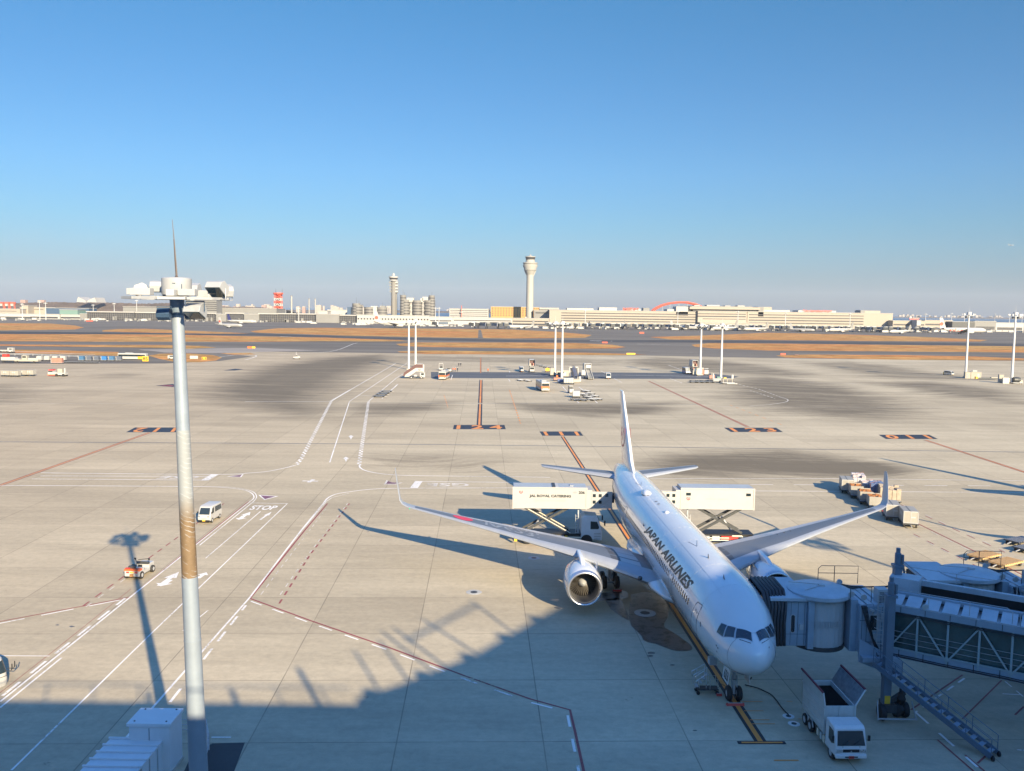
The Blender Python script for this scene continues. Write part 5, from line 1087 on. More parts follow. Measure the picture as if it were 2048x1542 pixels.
    for ds in (-.72, .72):
        MB().tube((gx - .62, gs + ds, .58), (gx + .62, gs + ds, .58), .09, n=8).build('axle', M['metal'], PL)
        for dx in (-.57, .57):
            wl = MB().lathe([(.30, -.20), (.50, -.20), (.575, -.13), (.585, 0), (.575, .13), (.50, .20), (.30, .20)], 28, c=(gx + dx, gs + ds, .585), axis='X', cap=False).build('wheel', M['rubber'], PL, smooth=45)
            MB().lathe([(.30, -.17), (.12, -.08), (.12, .08), (.30, .17)], 20, c=(gx + dx, gs + ds, .585), axis='X').build('rim', M['lightgrey'], wl, smooth=45)
for sd in (-1, 1):
    mb = MB(); c = Vector((sd * 3.35, 20.22, 3.22)); mb.lathe([(.05, -.06), (.17, 0), (.2, .1), (.02, .2)], 16, c=(c.x, c.y, c.z), axis='Y'); mb.build('landing_light', M['cockpit'], PL, smooth=50)
# red roundel on the right-hand (starboard) wing, registration letters further in
def wing_px(px, m_, name, off=.02):
    wm = BVHTree.FromPolygons([Vector(v) for v in WSB.v], WSB.f); pts = []
    for x, y in px:
        d = PI_.to_3x3() @ Vector(ray(x, y)); h = wm.ray_cast(PI_ @ Vector((0, 0, CH)), d.normalized())
        if h[0]: pts.append(h[0] + Vector((0, 0, off)))
    if len(pts) > 2: MB().poly(pts).build(name, m_, PL)
n_ = 24; mb = MB(); ring = []
for k in range(n_):
    a = 2 * math.pi * k / n_; ring.append(zup(18.15 + .98 * math.cos(a), .46 + .29 * math.sin(a), off=.02)); ring[-1].x *= -1
ring_c = zup(18.15, .46, off=.02); ring_c.x *= -1; mb.add([ring_c] + ring, [(0, 1 + k, 1 + (k + 1) % n_) for k in range(n_)]); mb.build('red_roundel', mat('roundel_red', (.62, .03, .06), .4, var=.04), PL)
v, f, asp = text_mesh('JA623J', .01); mb = MB(); pts = []
for x, y in v:
    p = zup(16.3 - x * 5.2, .70 - y * .46, off=.02); p.x *= -1; pts.append(p)
mb.add(pts, f); mb.build('registration', mat('registration_grey', (.24, .26, .29), .4, var=.05), PL, fix=False)
# fin
mb = MB(); rings = []
for z, le, te, th in ((7.1, 41.0, 51.2, .14), (7.8, 43.0, 51.6, .34), (8.6, 44.4, 51.9, .38), (10.5, 46.2, 52.4, .33), (13, 48.7, 53.1, .26), (15.4, 51.1, 53.85, .17), (15.75, 51.6, 53.95, .12)):
    c = te - le; rings.append([Vector((s_ * u[1] * c * 0 + s_ * th * math.sin(math.pi * min(1, u[0] ** .55)) ** .8, le + u[0] * c, z)) for s_, lst in ((1, AF[:11]), (-1, AF[9:0:-1])) for u in lst])
mb.loft(rings); FINM = mb; finx = mb.build('tail_fin', M['aircraft'], PL, smooth=35)
for sd in (-1, 1):     # red crane roundel: a ring of wings, open at the top, with a small head
    def fp(u, w_):    # u along the chord, w_ up
        return Vector((sd * .36, 48.9 + u, 10.9 + w_))
    mb = MB(); N_ = 28
    for k in range(N_):
        a0, a1 = -math.pi * 1.32 + k / N_ * math.pi * 1.64, -math.pi * 1.32 + (k + 1) / N_ * math.pi * 1.64
        r0 = 1.25; ri = .92 + .18 * abs(math.sin(k * 1.3))
        mb.add([fp(r0 * math.cos(a0), r0 * math.sin(a0)), fp(r0 * math.cos(a1), r0 * math.sin(a1)), fp(ri * math.cos(a1), ri * math.sin(a1)), fp(ri * math.cos(a0), ri * math.sin(a0))], [(0, 1, 2, 3)])
    mb.add([fp(-.12, -.5), fp(.12, -.5), fp(.06, .5), fp(-.3, .62), fp(-.06, .38)], [(0, 1, 2, 3, 4)]); mb.build('tail_emblem', mat('emblem_red', (.55, .04, .05), .4), PL)
MB().lathe([(.3, 0), (.26, .45)], 16, c=(0, 54.0, 6.52), axis='Y').build('power_unit_exhaust', M['darkmetal'], PL)
# nose gear
g0 = 4.79
MB().tube((0, g0, .5), (0, g0 + .1, 2.7), .11, .14, 12).build('gear_leg', M['aircraft_grey'], PL, smooth=40)
mb = MB(); mb.beam((-.14, g0 - .1, 1.3), (.14, g0 - .1, 1.3), .3, .28).beam((0, g0, 1.5), (0, g0 + 1.0, 2.6), .09).beam((.17, g0 - .1, .9), (.17, g0 - .05, 1.7), .07).beam((-.17, g0 - .1, .9), (-.17, g0 - .05, 1.7), .07); mb.build('steering_unit', M['lightgrey'], PL)
MB().tube((-.42, g0, .47), (.42, g0, .47), .07, n=8).build('axle', M['metal'], PL)
for dx in (-.33, .33):
    wl = MB().lathe([(.22, -.16), (.40, -.16), (.465, -.1), (.47, 0), (.465, .1), (.40, .16), (.22, .16)], 28, c=(dx, g0, .47), axis='X', cap=False).build('wheel', M['rubber'], PL, smooth=45)
    MB().lathe([(.22, -.13), (.09, -.08), (.09, .08), (.22, .13)], 20, c=(dx, g0, .47), axis='X').build('rim', M['lightgrey'], wl, smooth=45)
for dx in (-.62, .62):
    gd = MB().add([(dx, g0 - 1.1, 2.45), (dx, g0 + .2, 2.45), (dx * 1.15, g0 + .2, 1.45), (dx * 1.15, g0 - 1.0, 1.45), (dx + .04, g0 - 1.1, 2.45), (dx + .04, g0 + .2, 2.45), (dx * 1.15 + .04, g0 + .2, 1.45), (dx * 1.15 + .04, g0 - 1.0, 1.45)], [(0, 1, 2, 3), (4, 7, 6, 5), (0, 4, 5, 1), (1, 5, 6, 2), (2, 6, 7, 3), (3, 7, 4, 0)]).build('gear_door', M['aircraft'], PL)
    if dx < 0:
        v, f, asp = text_mesh('623', .02); mb = MB(); mb.add([(dx * (1.02 + .13 * (1 - y)) - .012, g0 - .1 - .85 * x * 1.0, 1.62 + y * .62) for x, y in v], f); mb.build('fleet_number', M['text'], gd, fix=False)
MB().cbox((-.95, 6.6, 1.9), (.5, .5, .45)).build('service_panel', M['lightgrey'], PL)
MB().beam((.3, 2.2, 2.62), (.35, 2.6, 2.35), .06).build('drain_mast', M['black'], PL)
# an equally white aircraft on the next stand, out of frame: its fin and wing throw the long shadows at right
th = R(13); PL2 = dup(PL, (99.2, 48.0, 0), th, 'white airliner on the next stand beyond the right edge, seen by its long shadows', scale=1.18)
# ---------------------------------------------------------------- chocks, ground power cable, towbar trolley
def chock(loc, L, rz, lab, k='red'):
    t = thing('wheel_chock', lab, 'chock', loc, rz); MB().prism([(-.12, 0), (.12, 0), (.04, .16), (-.04, .16)], -L / 2, L / 2, 'X').build('block', M[k], t, bevel=.01); MB().box(-L / 2 * .8, L / 2 * .8, -.04, .04, .155, .17).build('stripe', M['white'], t)
def PP(x, s, z=0): return PM @ Vector((x, s, z))
chock(PP(-.1, 4.02), 1.15, HEAD - math.pi / 2, 'long red chock in front of the nose wheels'); chock(PP(-.75, 5.45), .35, HEAD - math.pi / 2, 'short red chock behind the left nose wheel')
chock(PP(-4.15, 26.85), .8, HEAD - math.pi / 2, 'red chock in front of the main wheels near the left engine'); chock(PP(4.65, 26.85), 1.6, HEAD - math.pi / 2, 'red chock at the main wheels on the far side of the belly')
t = thing('ground_power_cable', 'black power cable curving from the nose gear to the round hatch', 'cable', G(1500, 1375))
pts = [(1490, 1371), (1502, 1374), (1517, 1378), (1530, 1384), (1543, 1391), (1553, 1402), (1560, 1412), (1568, 1422), (1577, 1431)]; o_ = t.location
MB().path([G(*p) - o_ + Vector((0, 0, .05)) for p in smooth_px(pts, 4)], .035, 7).build('cable', M['rubber'], t, smooth=60)
# towbar trolley / small steps by the nose
c0 = G(1407, 1386); t = thing('maintenance_steps', 'small wheeled metal steps with open railings beside the nose gear', 'steps', c0, R(2)); k_ = c0.y / CF * .99
mb = MB(); mb.box(-.45, .95, -.25, .35, .28, .36); mb.build('platform', M['darkmetal'], t)
for x in (-.42, .85):
    for y in (-.25, .3): MB().lathe([(.12, -.05), (.12, .05)], 14, c=(x, y, .12), axis='Y').build('wheel', M['rubber'], t)
mb = MB()
for y in (-.25, .32):
    mb.path([(-.62, y, .42), (-.75, y, 1.35), (.1, y, 1.85), (.1, y, .4)], .022, 6); mb.path([(-.6, y, .9), (.12, y, 1.4)], .018, 6); mb.path([(-.35, y, .45), (-.42, y, 1.52)], .018, 6); mb.path([(.35, y, .36), (.38, y, 1.05), (.85, y, 1.05), (.9, y, .36)], .018, 6)
mb.build('railing', M['bare'], t)
mb = MB()
for i in range(4): mb.box(-.6 + i * .22, -.38 + i * .22, -.24, .3, .5 + i * .26, .53 + i * .26)
mb.build('tread', M['metal'], t)
mb = MB(); mb.path([(.95, 0, .3), (1.2, .05, .6), (1.55, .1, .35)], .02, 6); mb.build('tow_handle', M['darkmetal'], t)
# ================================================================ boarding bridges
M['bglass'] = mat('bridge_glass', (.04, .085, .085), .07, var=.6, scale=.5, spec=1.0, dirt=.6, dirtcol=(.012, .02, .02)); M['rib'] = mat('canopy_rubber', (.035, .035, .04), .6, var=.3, scale=5, dirt=.35, dirtcol=(.10, .09, .08))
M['broof'] = mat('bridge_roof', (.40, .45, .50), .42, var=.12, scale=1.0, dirt=.35, dirtcol=(.10, .13, .16)); M['bdark'] = mat('bridge_dark_blue_grey', (.12, .165, .215), .45, var=.12, scale=1.5, dirt=.3); M['truss'] = mat('truss_green_grey', (.30, .37, .38), .5, var=.1, dirt=.2)
DC = Vector((20.35, 56.2, 0))
def bridge(root_loc, label, canopy):
    t = thing('boarding_bridge', label, 'boarding bridge', root_loc); O = -DC
    # cab towards the aircraft (towards -x), turning drum, corner room, tunnel
    cab = MB().box(-2.55, -1.15, -1.3, 1.9, 3.62, 6.55).build('cab', M['bridge'], t, bevel=.04)
    MB().add([(-3.6, -1.5, 6.62), (-.9, -1.5, 6.62), (-1.2, 2.2, 6.9), (-3.6, 2.2, 6.9), (-3.6, -1.5, 6.85), (-.9, -1.5, 6.85), (-1.2, 2.2, 7.1), (-3.6, 2.2, 7.1)], [(0, 3, 2, 1), (4, 5, 6, 7), (0, 1, 5, 4), (1, 2, 6, 5), (2, 3, 7, 6), (3, 0, 4, 7)]).build('cab_roof', M['broof'], t, bevel=.03)
    mb = MB(); mb.prism([(-2.05 + .12 * math.cos(a), 5.1 + (.45 if math.sin(a) > 0 else -.45) + .12 * math.sin(a)) for a in [2 * math.pi * k / 16 for k in range(16)]], -1.33, -1.28, 'Y'); mb.build('window', M['glass'], cab)
    mb = MB(); mb.prism([(-2.05 + .17 * math.cos(a), 5.1 + (.45 if math.sin(a) > 0 else -.45) + .17 * math.sin(a)) for a in [2 * math.pi * k / 16 for k in range(16)]], -1.315, -1.28, 'Y'); mb.build('window_frame', M['lightgrey'], cab)
    MB().box(-1.15, -.75, -1.55, 1.9, 3.5, 6.75).build('cab_frame', M['bridge'], t, bevel=.03)
    # corrugated curved shutter
    mb = MB(); ring0, ring1 = [], []; n = 56
    for k in range(n):
        a = 2 * math.pi * k / n; r_ = 1.62 + (.03 if k % 2 else 0); ring0.append(Vector((r_ * math.cos(a), r_ * math.sin(a), 3.62))); ring1.append(Vector((r_ * math.cos(a), r_ * math.sin(a), 6.75)))
    mb.loft([ring0, ring1]); dr = mb.build('curved_shutter', M['lightgrey'], t)
    mb = MB()
    for k in range(15):
        a = R(-130 + k * 5.6); x, y = 1.67 * math.cos(a), 1.67 * math.sin(a); mb.cbox((x, y, 5.15), (.05, .05, .42), a)
    mb.build('shutter_slot', M['lightgrey'], dr)
    MB().lathe([(1.7, 3.35), (1.7, 3.6)], 40).build('drum_floor', M['darkmetal'], t); MB().lathe([(1.98, 6.72), (2.02, 6.78), (2.02, 7.0), (1.7, 7.12), (.1, 7.22)], 48).build('drum_roof', M['broof'], t, smooth=30)
    mb = MB(); mb.cbox((.15, 0, 7.26), (.35, .35, .12)); mb.beam((.15, 0, 7.3), (-1.9, .35, 7.35), .05); mb.beam((.15, 0, 7.24), (-1.2, -.9, 7.2), .04); mb.build('roof_hub', M['metal'], t)
    MB().box(1.55, 2.0, -1.55, 1.6, 3.4, 6.8).build('corner_post', M['bridge'], t, bevel=.02)
    cr = MB().box(1.95, 3.75, -2.0, 2.3, 3.5, 6.55).build('corner_room', M['bridge'], t, bevel=.02); MB().box(2.62, 3.12, -2.03, -1.98, 5.0, 5.95).build('window', M['glass'], cr); MB().box(2.5, 3.24, -2.02, -1.98, 4.9, 6.05).build('window_frame', M['lightgrey'], cr)
    mb = MB()
    for i in range(4): mb.box(2.0 + i * .45, 2.35 + i * .45, -1.9, 2.0, 6.56, 6.62 + (i % 2) * .03)
    mb.build('roof_panels', M['broof'], cr)
    mb = MB(); mb.add([(1.9, -2.3, 3.0), (4.4, -2.9, 2.2), (4.4, -2.9, 3.3), (1.9, -2.3, 4.5), (1.9, -2.2, 3.0), (4.4, -2.8, 2.2), (4.4, -2.8, 3.3), (1.9, -2.2, 4.5)], [(0, 1, 2, 3), (4, 7, 6, 5), (0, 4, 5, 1), (1, 5, 6, 2), (2, 6, 7, 3), (3, 7, 4, 0)]); mb.build('skirt_panel', M['bridge'], t)
    MB().box(1.95, 4.3, -2.85, -2.0, 3.2, 3.5).build('landing', M['bridge'], t)
    MB().cbox((3.55, -1.3, 7.05), (.7, .7, .95)).build('air_conditioner', M['lightgrey'], t, bevel=.02)
    mb = MB()
    for i in range(8): mb.cbox((3.55, -1.66, 6.7 + i * .09), (.5, .03, .03))
    mb.build('grille', M['black'], t)
    # caged ladder
    mb = MB()
    for x in (2.95, 3.35): mb.beam((x, -2.35, 3.5), (x, -2.35, 7.5), .05)
    for i in range(13): mb.beam((2.95, -2.35, 3.7 + i * .28), (3.35, -2.35, 3.7 + i * .28), .03)
    for z in (5.3, 5.9, 6.5, 7.1, 7.5): mb.path([(3.15 + .38 * math.cos(a), -2.35 + .5 * math.sin(a), z) for a in [math.pi + math.pi * k / 8 for k in range(9)]], .022, 4)
    for a in (1.15, 1.35, 1.5, 1.65, 1.85): mb.beam((3.15 + .38 * math.cos(math.pi * a), -2.35 + .5 * math.sin(math.pi * a), 5.3), (3.15 + .38 * math.cos(math.pi * a), -2.35 + .5 * math.sin(math.pi * a), 7.5), .025)
    mb.build('caged_ladder', M['lightgrey'], t)
    # lift columns and bogie
    for x, y, zt in ((3.15, -3.6, 7.7), (5.35, .55, 8.4)):
        c_ = MB().box(x - .24, x + .24, y - .24, y + .24, .9, zt).build('lift_column', M['bdark'], t, bevel=.03)
        mb = MB(); mb.cbox((x, y, zt + .08), (.62, .62, .16)); mb.lathe([(.2, zt + .1), (.2, zt + .9), (.14, zt + .95), (.14, zt + 1.25)], 14, c=(x, y, 0)); mb.cbox((x + .3, y, zt + .5), (.14, .2, .6)); mb.build('screw_motor', M['bdark'], c_)
    for (x, y) in ((3.15, -3.6),):
        mb = MB(); mb.cbox((x + .15, y, .75), (.7, 1.0, .5)); mb.beam((x + .2, y, 1.0), (x + 1.2, y + .1, 1.6), .25); mb.build('bogie_frame', M['darkmetal'], t)
        for dx in (-.35, .75, 1.25):
            w_ = MB().lathe([(.2, -.16), (.45, -.16), (.5, 0), (.45, .16), (.2, .16)], 20, c=(x + dx, y - .35 if dx < 0 else y + .1, .5), axis='X').build('wheel', M['rubber'], t, smooth=40)
        mb = MB(); mb.box(x - .8, x + 1.6, y - .95, y - .9, .3, .38)
        for dx in (-.8, 1.55): mb.beam((x + dx, y - .92, .25), (x + dx * .9, y - .5, 1.3), .06)
        mb.build('bumper_frame', M['lightgrey'], t)
        mb = MB(); mb.lathe([(.28, 0), (.36, .25), (.18, .5), (.3, .9), (.12, 1.3)], 10, c=(x + .95, y, .35)); mb.beam((x + .9, y, 1.5), (x + 1.05, y + .3, 2.4), .14); mb.build('drive_unit', M['black'], t)
    # tunnel: glass walls behind an outside truss
    mb0 = Matrix.Translation(Vector((3.55, -2.0, 0))) @ Matrix.Rotation(R(-33), 4, 'Z'); L = 34
    def T(): m = MB(); m.X = mb0; return m
    T().box(0, L, 0, 3.3, 3.4, 3.95).build('tunnel_floor', M['bridge'], t); T().box(0, L, -.05, 3.35, 6.35, 6.75).build('tunnel_eave', M['bridge'], t)
    T().box(0, L, .22, 3.1, 3.95, 6.35).build('tunnel_wall', M['bglass'], t)
    mb = T()
    for i in range(int(L / 1.05)): mb.add([(i * 1.05 + .1, -.05, 6.76), (i * 1.05 + .95, -.05, 6.76), (i * 1.05 + .95, 1.5, 7.0), (i * 1.05 + .1, 1.5, 7.0), (i * 1.05 + .1, -.05, 6.84), (i * 1.05 + .95, -.05, 6.84), (i * 1.05 + .95, 1.5, 7.08), (i * 1.05 + .1, 1.5, 7.08)], [(0, 3, 2, 1), (4, 5, 6, 7), (0, 1, 5, 4), (1, 2, 6, 5), (2, 3, 7, 6), (3, 0, 4, 7)])
    mb.build('roof_panels', M['broof'], t)
    T().box(0, L, 3.22, 3.45, 6.8, 7.34).build('far_beam_web', M['black'], t)
    T().box(0, L, 0, 3.3, 6.75, 6.77).build('tunnel_roof', M['metal'], t)
    T().box(.2, L, 1.5, 1.75, 6.9, 7.2).build('cable_tray', M['bridge'], t); T().box(1.6, L, 1.8, 3.19, 6.78, 6.83).build('dark_gutter', M['black'], t); T().box(0, L, 3.2, 3.5, 7.35, 7.7).build('far_beam', M['broof'], t); T().box(-.2, 1.6, 2.2, 3.6, 6.8, 7.9).build('beam_housing', M['broof'], t)
    for i in range(19):
        x = .2 + i * 1.72
        T().box(x - .06, x + .06, -.06, .12, 3.5, 6.4).build('truss_post', M['truss'], t)
        if i % 2 == 0 or True:
            m = T(); a_, b_ = ((x, 3.75), (x + 1.72, 6.3)) if i % 2 == 0 else ((x, 6.3), (x + 1.72, 3.75)); m.beam((a_[0], .02, a_[1]), (b_[0], .02, b_[1]), .13, .09); m.build('truss_diagonal', M['truss'], t)
    mb = T()
    for z in (4.35, 4.7, 5.05): mb.beam((0, .16, z), (L, .16, z), .03)
    mb.build('inner_handrail', M['metal'], t)
    T().box(0, L, -.04, .1, 3.95, 4.02).build('sill_rail', M['truss'], t)
    mb = T()
    for i0 in (0, 1, 2, 3, 4):
        x0, x1 = .2 + i0 * 7.2, 7.0 + i0 * 7.2
        mb.path([(x0, .1, 6.8), (x0, .1, 7.55), (x0 + .3, .1, 7.75), (x1 - .3, .1, 7.75), (x1, .1, 7.55), (x1, .1, 6.8)], .025, 5)
        for k in (1, 2): mb.beam((x0 + (x1 - x0) * k / 3, .1, 6.8), (x0 + (x1 - x0) * k / 3, .1, 7.75), .04)
        mb.path([(x0, 3.5, 7.6), (x0, 3.5, 8.2), (x0 + .3, 3.5, 8.4), (x1 - .3, 3.5, 8.4), (x1, 3.5, 8.2), (x1, 3.5, 7.6)], .025, 5)
        mb.beam((x0 + 3.4, 3.5, 7.6), (x0 + 3.4, 3.5, 8.4), .04)
    mb.build('roof_railing', M['metal'], t)
    mb = T()
    for y, z, r_ in ((-.1, 6.3, .04), (-.12, 6.2, .03), (-.08, 3.5, .045), (-.1, 3.62, .03), (1.2, 6.95, .05), (2.15, 7.0, .06)): mb.path([(x * 1.7, y, z + .02 * math.sin(x * 2.1)) for x in range(20)], r_, 5)
    mb.build('cable_run', M['black'], t)
    mb = T()
    for i in range(24): x = .9 + i * 1.4; mb.box(x, x + .05, -.012, 0, 3.42, 3.93); mb.box(x, x + .04, -.062, -.05, 6.37, 6.73)
    mb.build('panel_joint', M['darkmetal'], t)
    mb = MB()
    for x in (-2.2, -1.75, -1.32): mb.box(x, x + .02, -1.312, -1.3, 3.7, 6.5)
    for x in (2.1, 2.4, 3.35): mb.box(x, x + .025, -2.012, -2.0, 3.6, 6.5)
    for z in (4.2, 5.6): mb.box(1.96, 3.74, -2.012, -2.0, z, z + .025)
    mb.box(-2.5, -1.2, -1.312, -1.3, 4.4, 4.42); mb.build('wall_joint', M['darkmetal'], t)
    mb = MB()
    for k in range(5): mb.path([(2.0 + k * .08, -2.05, 6.6), (2.3 + k * .1, -2.4, 5.4 - k * .2), (2.9 + k * .12, -2.5, 3.8 - k * .1), (3.1, -3.0, 2.4), (3.15, -3.3, 1.2)], .028, 5)
    for k in range(4): mb.path([(1.9, 1.0 + k * .15, 6.9), (2.6, .9 + k * .1, 6.75 + .03 * k), (3.5, .9, 6.9), (5.0, .2 - k * .1, 7.2)], .035, 5)
    mb.build('hanging_cable', M['black'], t)
    mb = MB()
    for (x, y, z) in ((2.9, -2.06, 4.6), (-1.5, -1.34, 4.9), (3.45, -2.05, 5.9)): mb.cbox((x, y, z), (.28, .1, .36))
    mb.build('junction_box', M['lightgrey'], t)
    MB().cbox((3.15, -3.86, 1.25), (.34, .02, .5)).build('warning_plate', M['yellow'], t)
    mb = MB(); 
    for pts in ([(.6, 1.9, 6.9), (.6, 1.9, 7.8), (.8, 1.9, 8.0), (3.3, 1.9, 8.0), (3.3, 1.9, 6.8)], [(1.5, -1.5, 6.9), (1.5, -1.5, 7.5), (1.7, -1.5, 7.65), (2.8, -1.6, 7.65), (2.8, -1.6, 6.7)]):
        mb.path(pts, .025, 5)
    mb.beam((1.7, 1.9, 6.9), (1.7, 1.9, 8.0), .04); mb.beam((.6, 1.9, 7.5), (3.3, 1.9, 7.5), .035); mb.build('corner_railing', M['darkmetal'], t)
    mb = MB()
    for x, y in ((1.65, -1.3), (2.2, -1.9), (1.8, 1.2)): mb.lathe([(.12, -.05), (.19, -.05), (.19, .05), (.12, .05)], 14, c=(x, y, 7.1), axis='Y')
    for i in (2.3, 8.1, 13.9): 
        P = mb0 @ Vector((i, 0, 6.95)); mb.lathe([(.12, -.04), (.2, -.04), (.2, .04), (.12, .04)], 14, c=P, axis='Y')
    mb.build('lifting_eye', M['metal'], t)
    MB().cbox((2.65, -2.1, 6.35), (.12, .35, .14), R(20)).build('lamp_head', M['white'], t); MB().beam((2.75, -2.05, 6.1), (2.7, -2.2, 6.3), .08).build('lamp_arm', M['white'], t)
    # service stairs down to the apron
    A, B_ = Vector((2.7, -3.1, 3.35)), Vector((7.25, -8.55, .25)); d = (B_ - A); n = Vector((d.y, -d.x, 0)).normalized() * -.42
    mb = MB()
    for s_ in (-1, 1): mb.beam(A + n * s_, B_ + n * s_, .09, .32)
    mb.build('stair_stringer', M['bdark'], t); mb = MB(); N_ = 15
    for i in range(N_):
        p = A + d * (i + .5) / N_; q = Vector((d.x, d.y, 0)).normalized() * .14; nn = n * .95
        mb.add([p - q - nn, p + q - nn, p + q + nn, p - q + nn, p - q - nn + Vector((0, 0, .04)), p + q - nn + Vector((0, 0, .04)), p + q + nn + Vector((0, 0, .04)), p - q + nn + Vector((0, 0, .04))], [(0, 3, 2, 1), (4, 5, 6, 7), (0, 1, 5, 4), (1, 2, 6, 5), (2, 3, 7, 6), (3, 0, 4, 7)])
    mb.build('stair_tread', M['bridge'], t); mb = MB()
    for s_ in (-1, 1):
        off = n * s_ * 1.05; up = Vector((0, 0, 1.0)); mb.path([A + off + up, B_ + off + up], .026, 5); mb.path([A + off + up * .55, B_ + off + up * .55], .018, 5)
        for k in range(6): p = A + d * k / 5 + off; mb.beam(p, p + up, .035)
    mb.build('stair_handrail', M['bdark'], t)
    for s_ in (-1, 1): MB().lathe([(.06, -.05), (.16, -.05), (.16, .05), (.06, .05)], 14, c=B_ + n * s_ + Vector((.1, 0, -.09)), axis='X').build('stair_wheel', M['rubber'], t)
    if canopy:        # ribbed bellows pulled out against the fuselage
        rb = []
        for i in range(7):
            u = i / 6; x = -2.6 - u * 1.35; zt = 7.15 - .1 * u; yb, yf = 2.2 + .3 * u, -1.45 - .25 * u
            mb = MB(); pts = [Vector((x, yf, 3.7)), Vector((x - .1, yf - .12, 5.2)), Vector((x, yf, 6.4)), Vector((x, yf + .7, zt)), Vector((x, yb - .7, zt + .1)), Vector((x, yb, 6.5)), Vector((x, yb, 3.9))]
            mb.path(pts, .11, 8); mb.build('canopy_rib', M['rib'], t, smooth=60); rb.append(pts)
        for a_, b_ in zip(rb, rb[1:]): MB().loft([[p + Vector((0, .06 if p.y < 0 else -.06, -.05)) for p in a_], [p + Vector((0, .06 if p.y < 0 else -.06, -.05)) for p in b_]], cap=False, closed=False).build('canopy_fold', M['rib'], t)
    else:
        mb = MB(); mb.path([(-3.65, -1.5, 3.6), (-3.3, -1.5, 5.0), (-3.7, -1.5, 6.7), (-3.7, 2.2, 7.0), (-3.3, 2.2, 5), (-3.6, 2.2, 3.6)], .09, 6); mb.build('canopy_rim', M['lightgrey'], t)
        MB().box(-3.5, -2.5, -1.35, 2.0, 3.7, 6.6).build('folded_canopy', M['rib'], t)
    return t
bridge(DC, 'blue grey boarding bridge with its dark ribbed canopy against the nearest airliner', True)
B2 = bridge(Vector((32.4, 60.4, 0)), 'blue grey boarding bridge behind the nearer one, its cab empty and open', False)
# ================================================================ people
def person_src(vest, pants, helm):
    t = thing('person', 'x', 'person', (0, 0, 0)); me = bpy.data.meshes.new('body'); bm = bmesh.new(); ly = bm.verts.layers.skin.verify()
    V_ = [(0, 0, .93, .13), (0, 0, 1.12, .14), (0, 0, 1.38, .165), (0, -.01, 1.50, .06), (0, -.02, 1.62, .095), (0, -.02, 1.72, .08), (.10, 0, .85, .085), (.13, -.02, .48, .065), (.14, .03, .08, .045), (.14, -.12, .04, .04), (-.10, 0, .85, .085), (-.12, .05, .48, .065), (-.14, .12, .08, .045), (-.14, -.03, .04, .04), (.21, 0, 1.40, .06), (.27, .02, 1.12, .045), (.26, -.12, .90, .035), (.26, -.16, .82, .03), (-.21, 0, 1.40, .06), (-.27, .02, 1.12, .045), (-.25, -.12, .92, .035), (-.25, -.16, .84, .03)]
    vs = [bm.verts.new(v[:3]) for v in V_]
    for v, q in zip(vs, V_): v[ly].radius = (q[3], q[3])
    vs[0][ly].use_root = True
    for a, b_ in ((0, 1), (1, 2), (2, 3), (3, 4), (4, 5), (0, 6), (6, 7), (7, 8), (8, 9), (0, 10), (10, 11), (11, 12), (12, 13), (2, 14), (14, 15), (15, 16), (16, 17), (2, 18), (18, 19), (19, 20), (20, 21)): bm.edges.new((vs[a], vs[b_]))
    bm.to_mesh(me); bm.free(); me.materials.append(M[pants]); o = bpy.data.objects.new('body', me); COL.objects.link(o); o.parent = t
    o.modifiers.new('skin', 'SKIN'); sb = o.modifiers.new('sub', 'SUBSURF'); sb.levels = 1; sb.render_levels = 1
    MB().loft([[Vector((rx * math.cos(a), ry * math.sin(a), z)) for a in [2 * math.pi * k / 14 for k in range(14)]] for rx, ry, z in ((.19, .15, .88), (.19, .155, 1.05), (.235, .16, 1.35), (.22, .14, 1.44), (.10, .09, 1.49))]).build('jacket', M[vest], t, smooth=60)
    for s_ in (-1, 1): MB().path([(s_ * .22, 0, 1.41), (s_ * .275, .02, 1.12), (s_ * .265, -.09, .95)], [.075, .062, .05], 8).build('sleeve', M[vest], t, smooth=60)
    MB().lathe([(.125, 1.68), (.12, 1.75), (.08, 1.81), (.02, 1.83)], 12, c=(0, -.02, 0)).build('helmet', M[helm], t, smooth=60); MB().lathe([(.03, 1.52), (.088, 1.58), (.095, 1.64), (.09, 1.69)], 10, c=(0, -.035, 0)).build('face', M['skin'], t, smooth=60); return t
PA = person_src('hivis', 'cloth', 'white'); PB = person_src('cloth', 'cloth', 'white'); PB['label'] = PA['label'] = ''
up_ = [False, False]
def person(loc, rz, lab, dark=False):
    s_ = PB if dark else PA
    if not up_[dark]: s_.location = loc; s_.rotation_euler = (0, 0, rz); s_['label'] = lab; up_[dark] = True; return s_
    return dup(s_, loc, rz, lab)
for x, y, lab in ((906, 743.5, 'leftmost of three ground workers in orange jackets beside the white bus cab'), (910.5, 743.5, 'middle of three ground workers in orange jackets standing together'), (976, 745, 'lone ground worker in orange jacket right of the 124 centre line')): person(G(x, y), rr.uniform(0, 6), lab)
for x, y, lab in ((915, 743.5, 'worker in dark clothing beside the two orange jackets'), (917.5, 733, 'left one of two workers in dark clothing walking beyond the others'), (921.5, 733, 'right one of two workers in dark clothing walking beyond the others')): person(G(x, y), rr.uniform(0, 6), lab, True)
T0 = Matrix.Translation(DC + Vector((3.55, -2.0, 0))) @ Matrix.Rotation(R(-33), 4, 'Z')
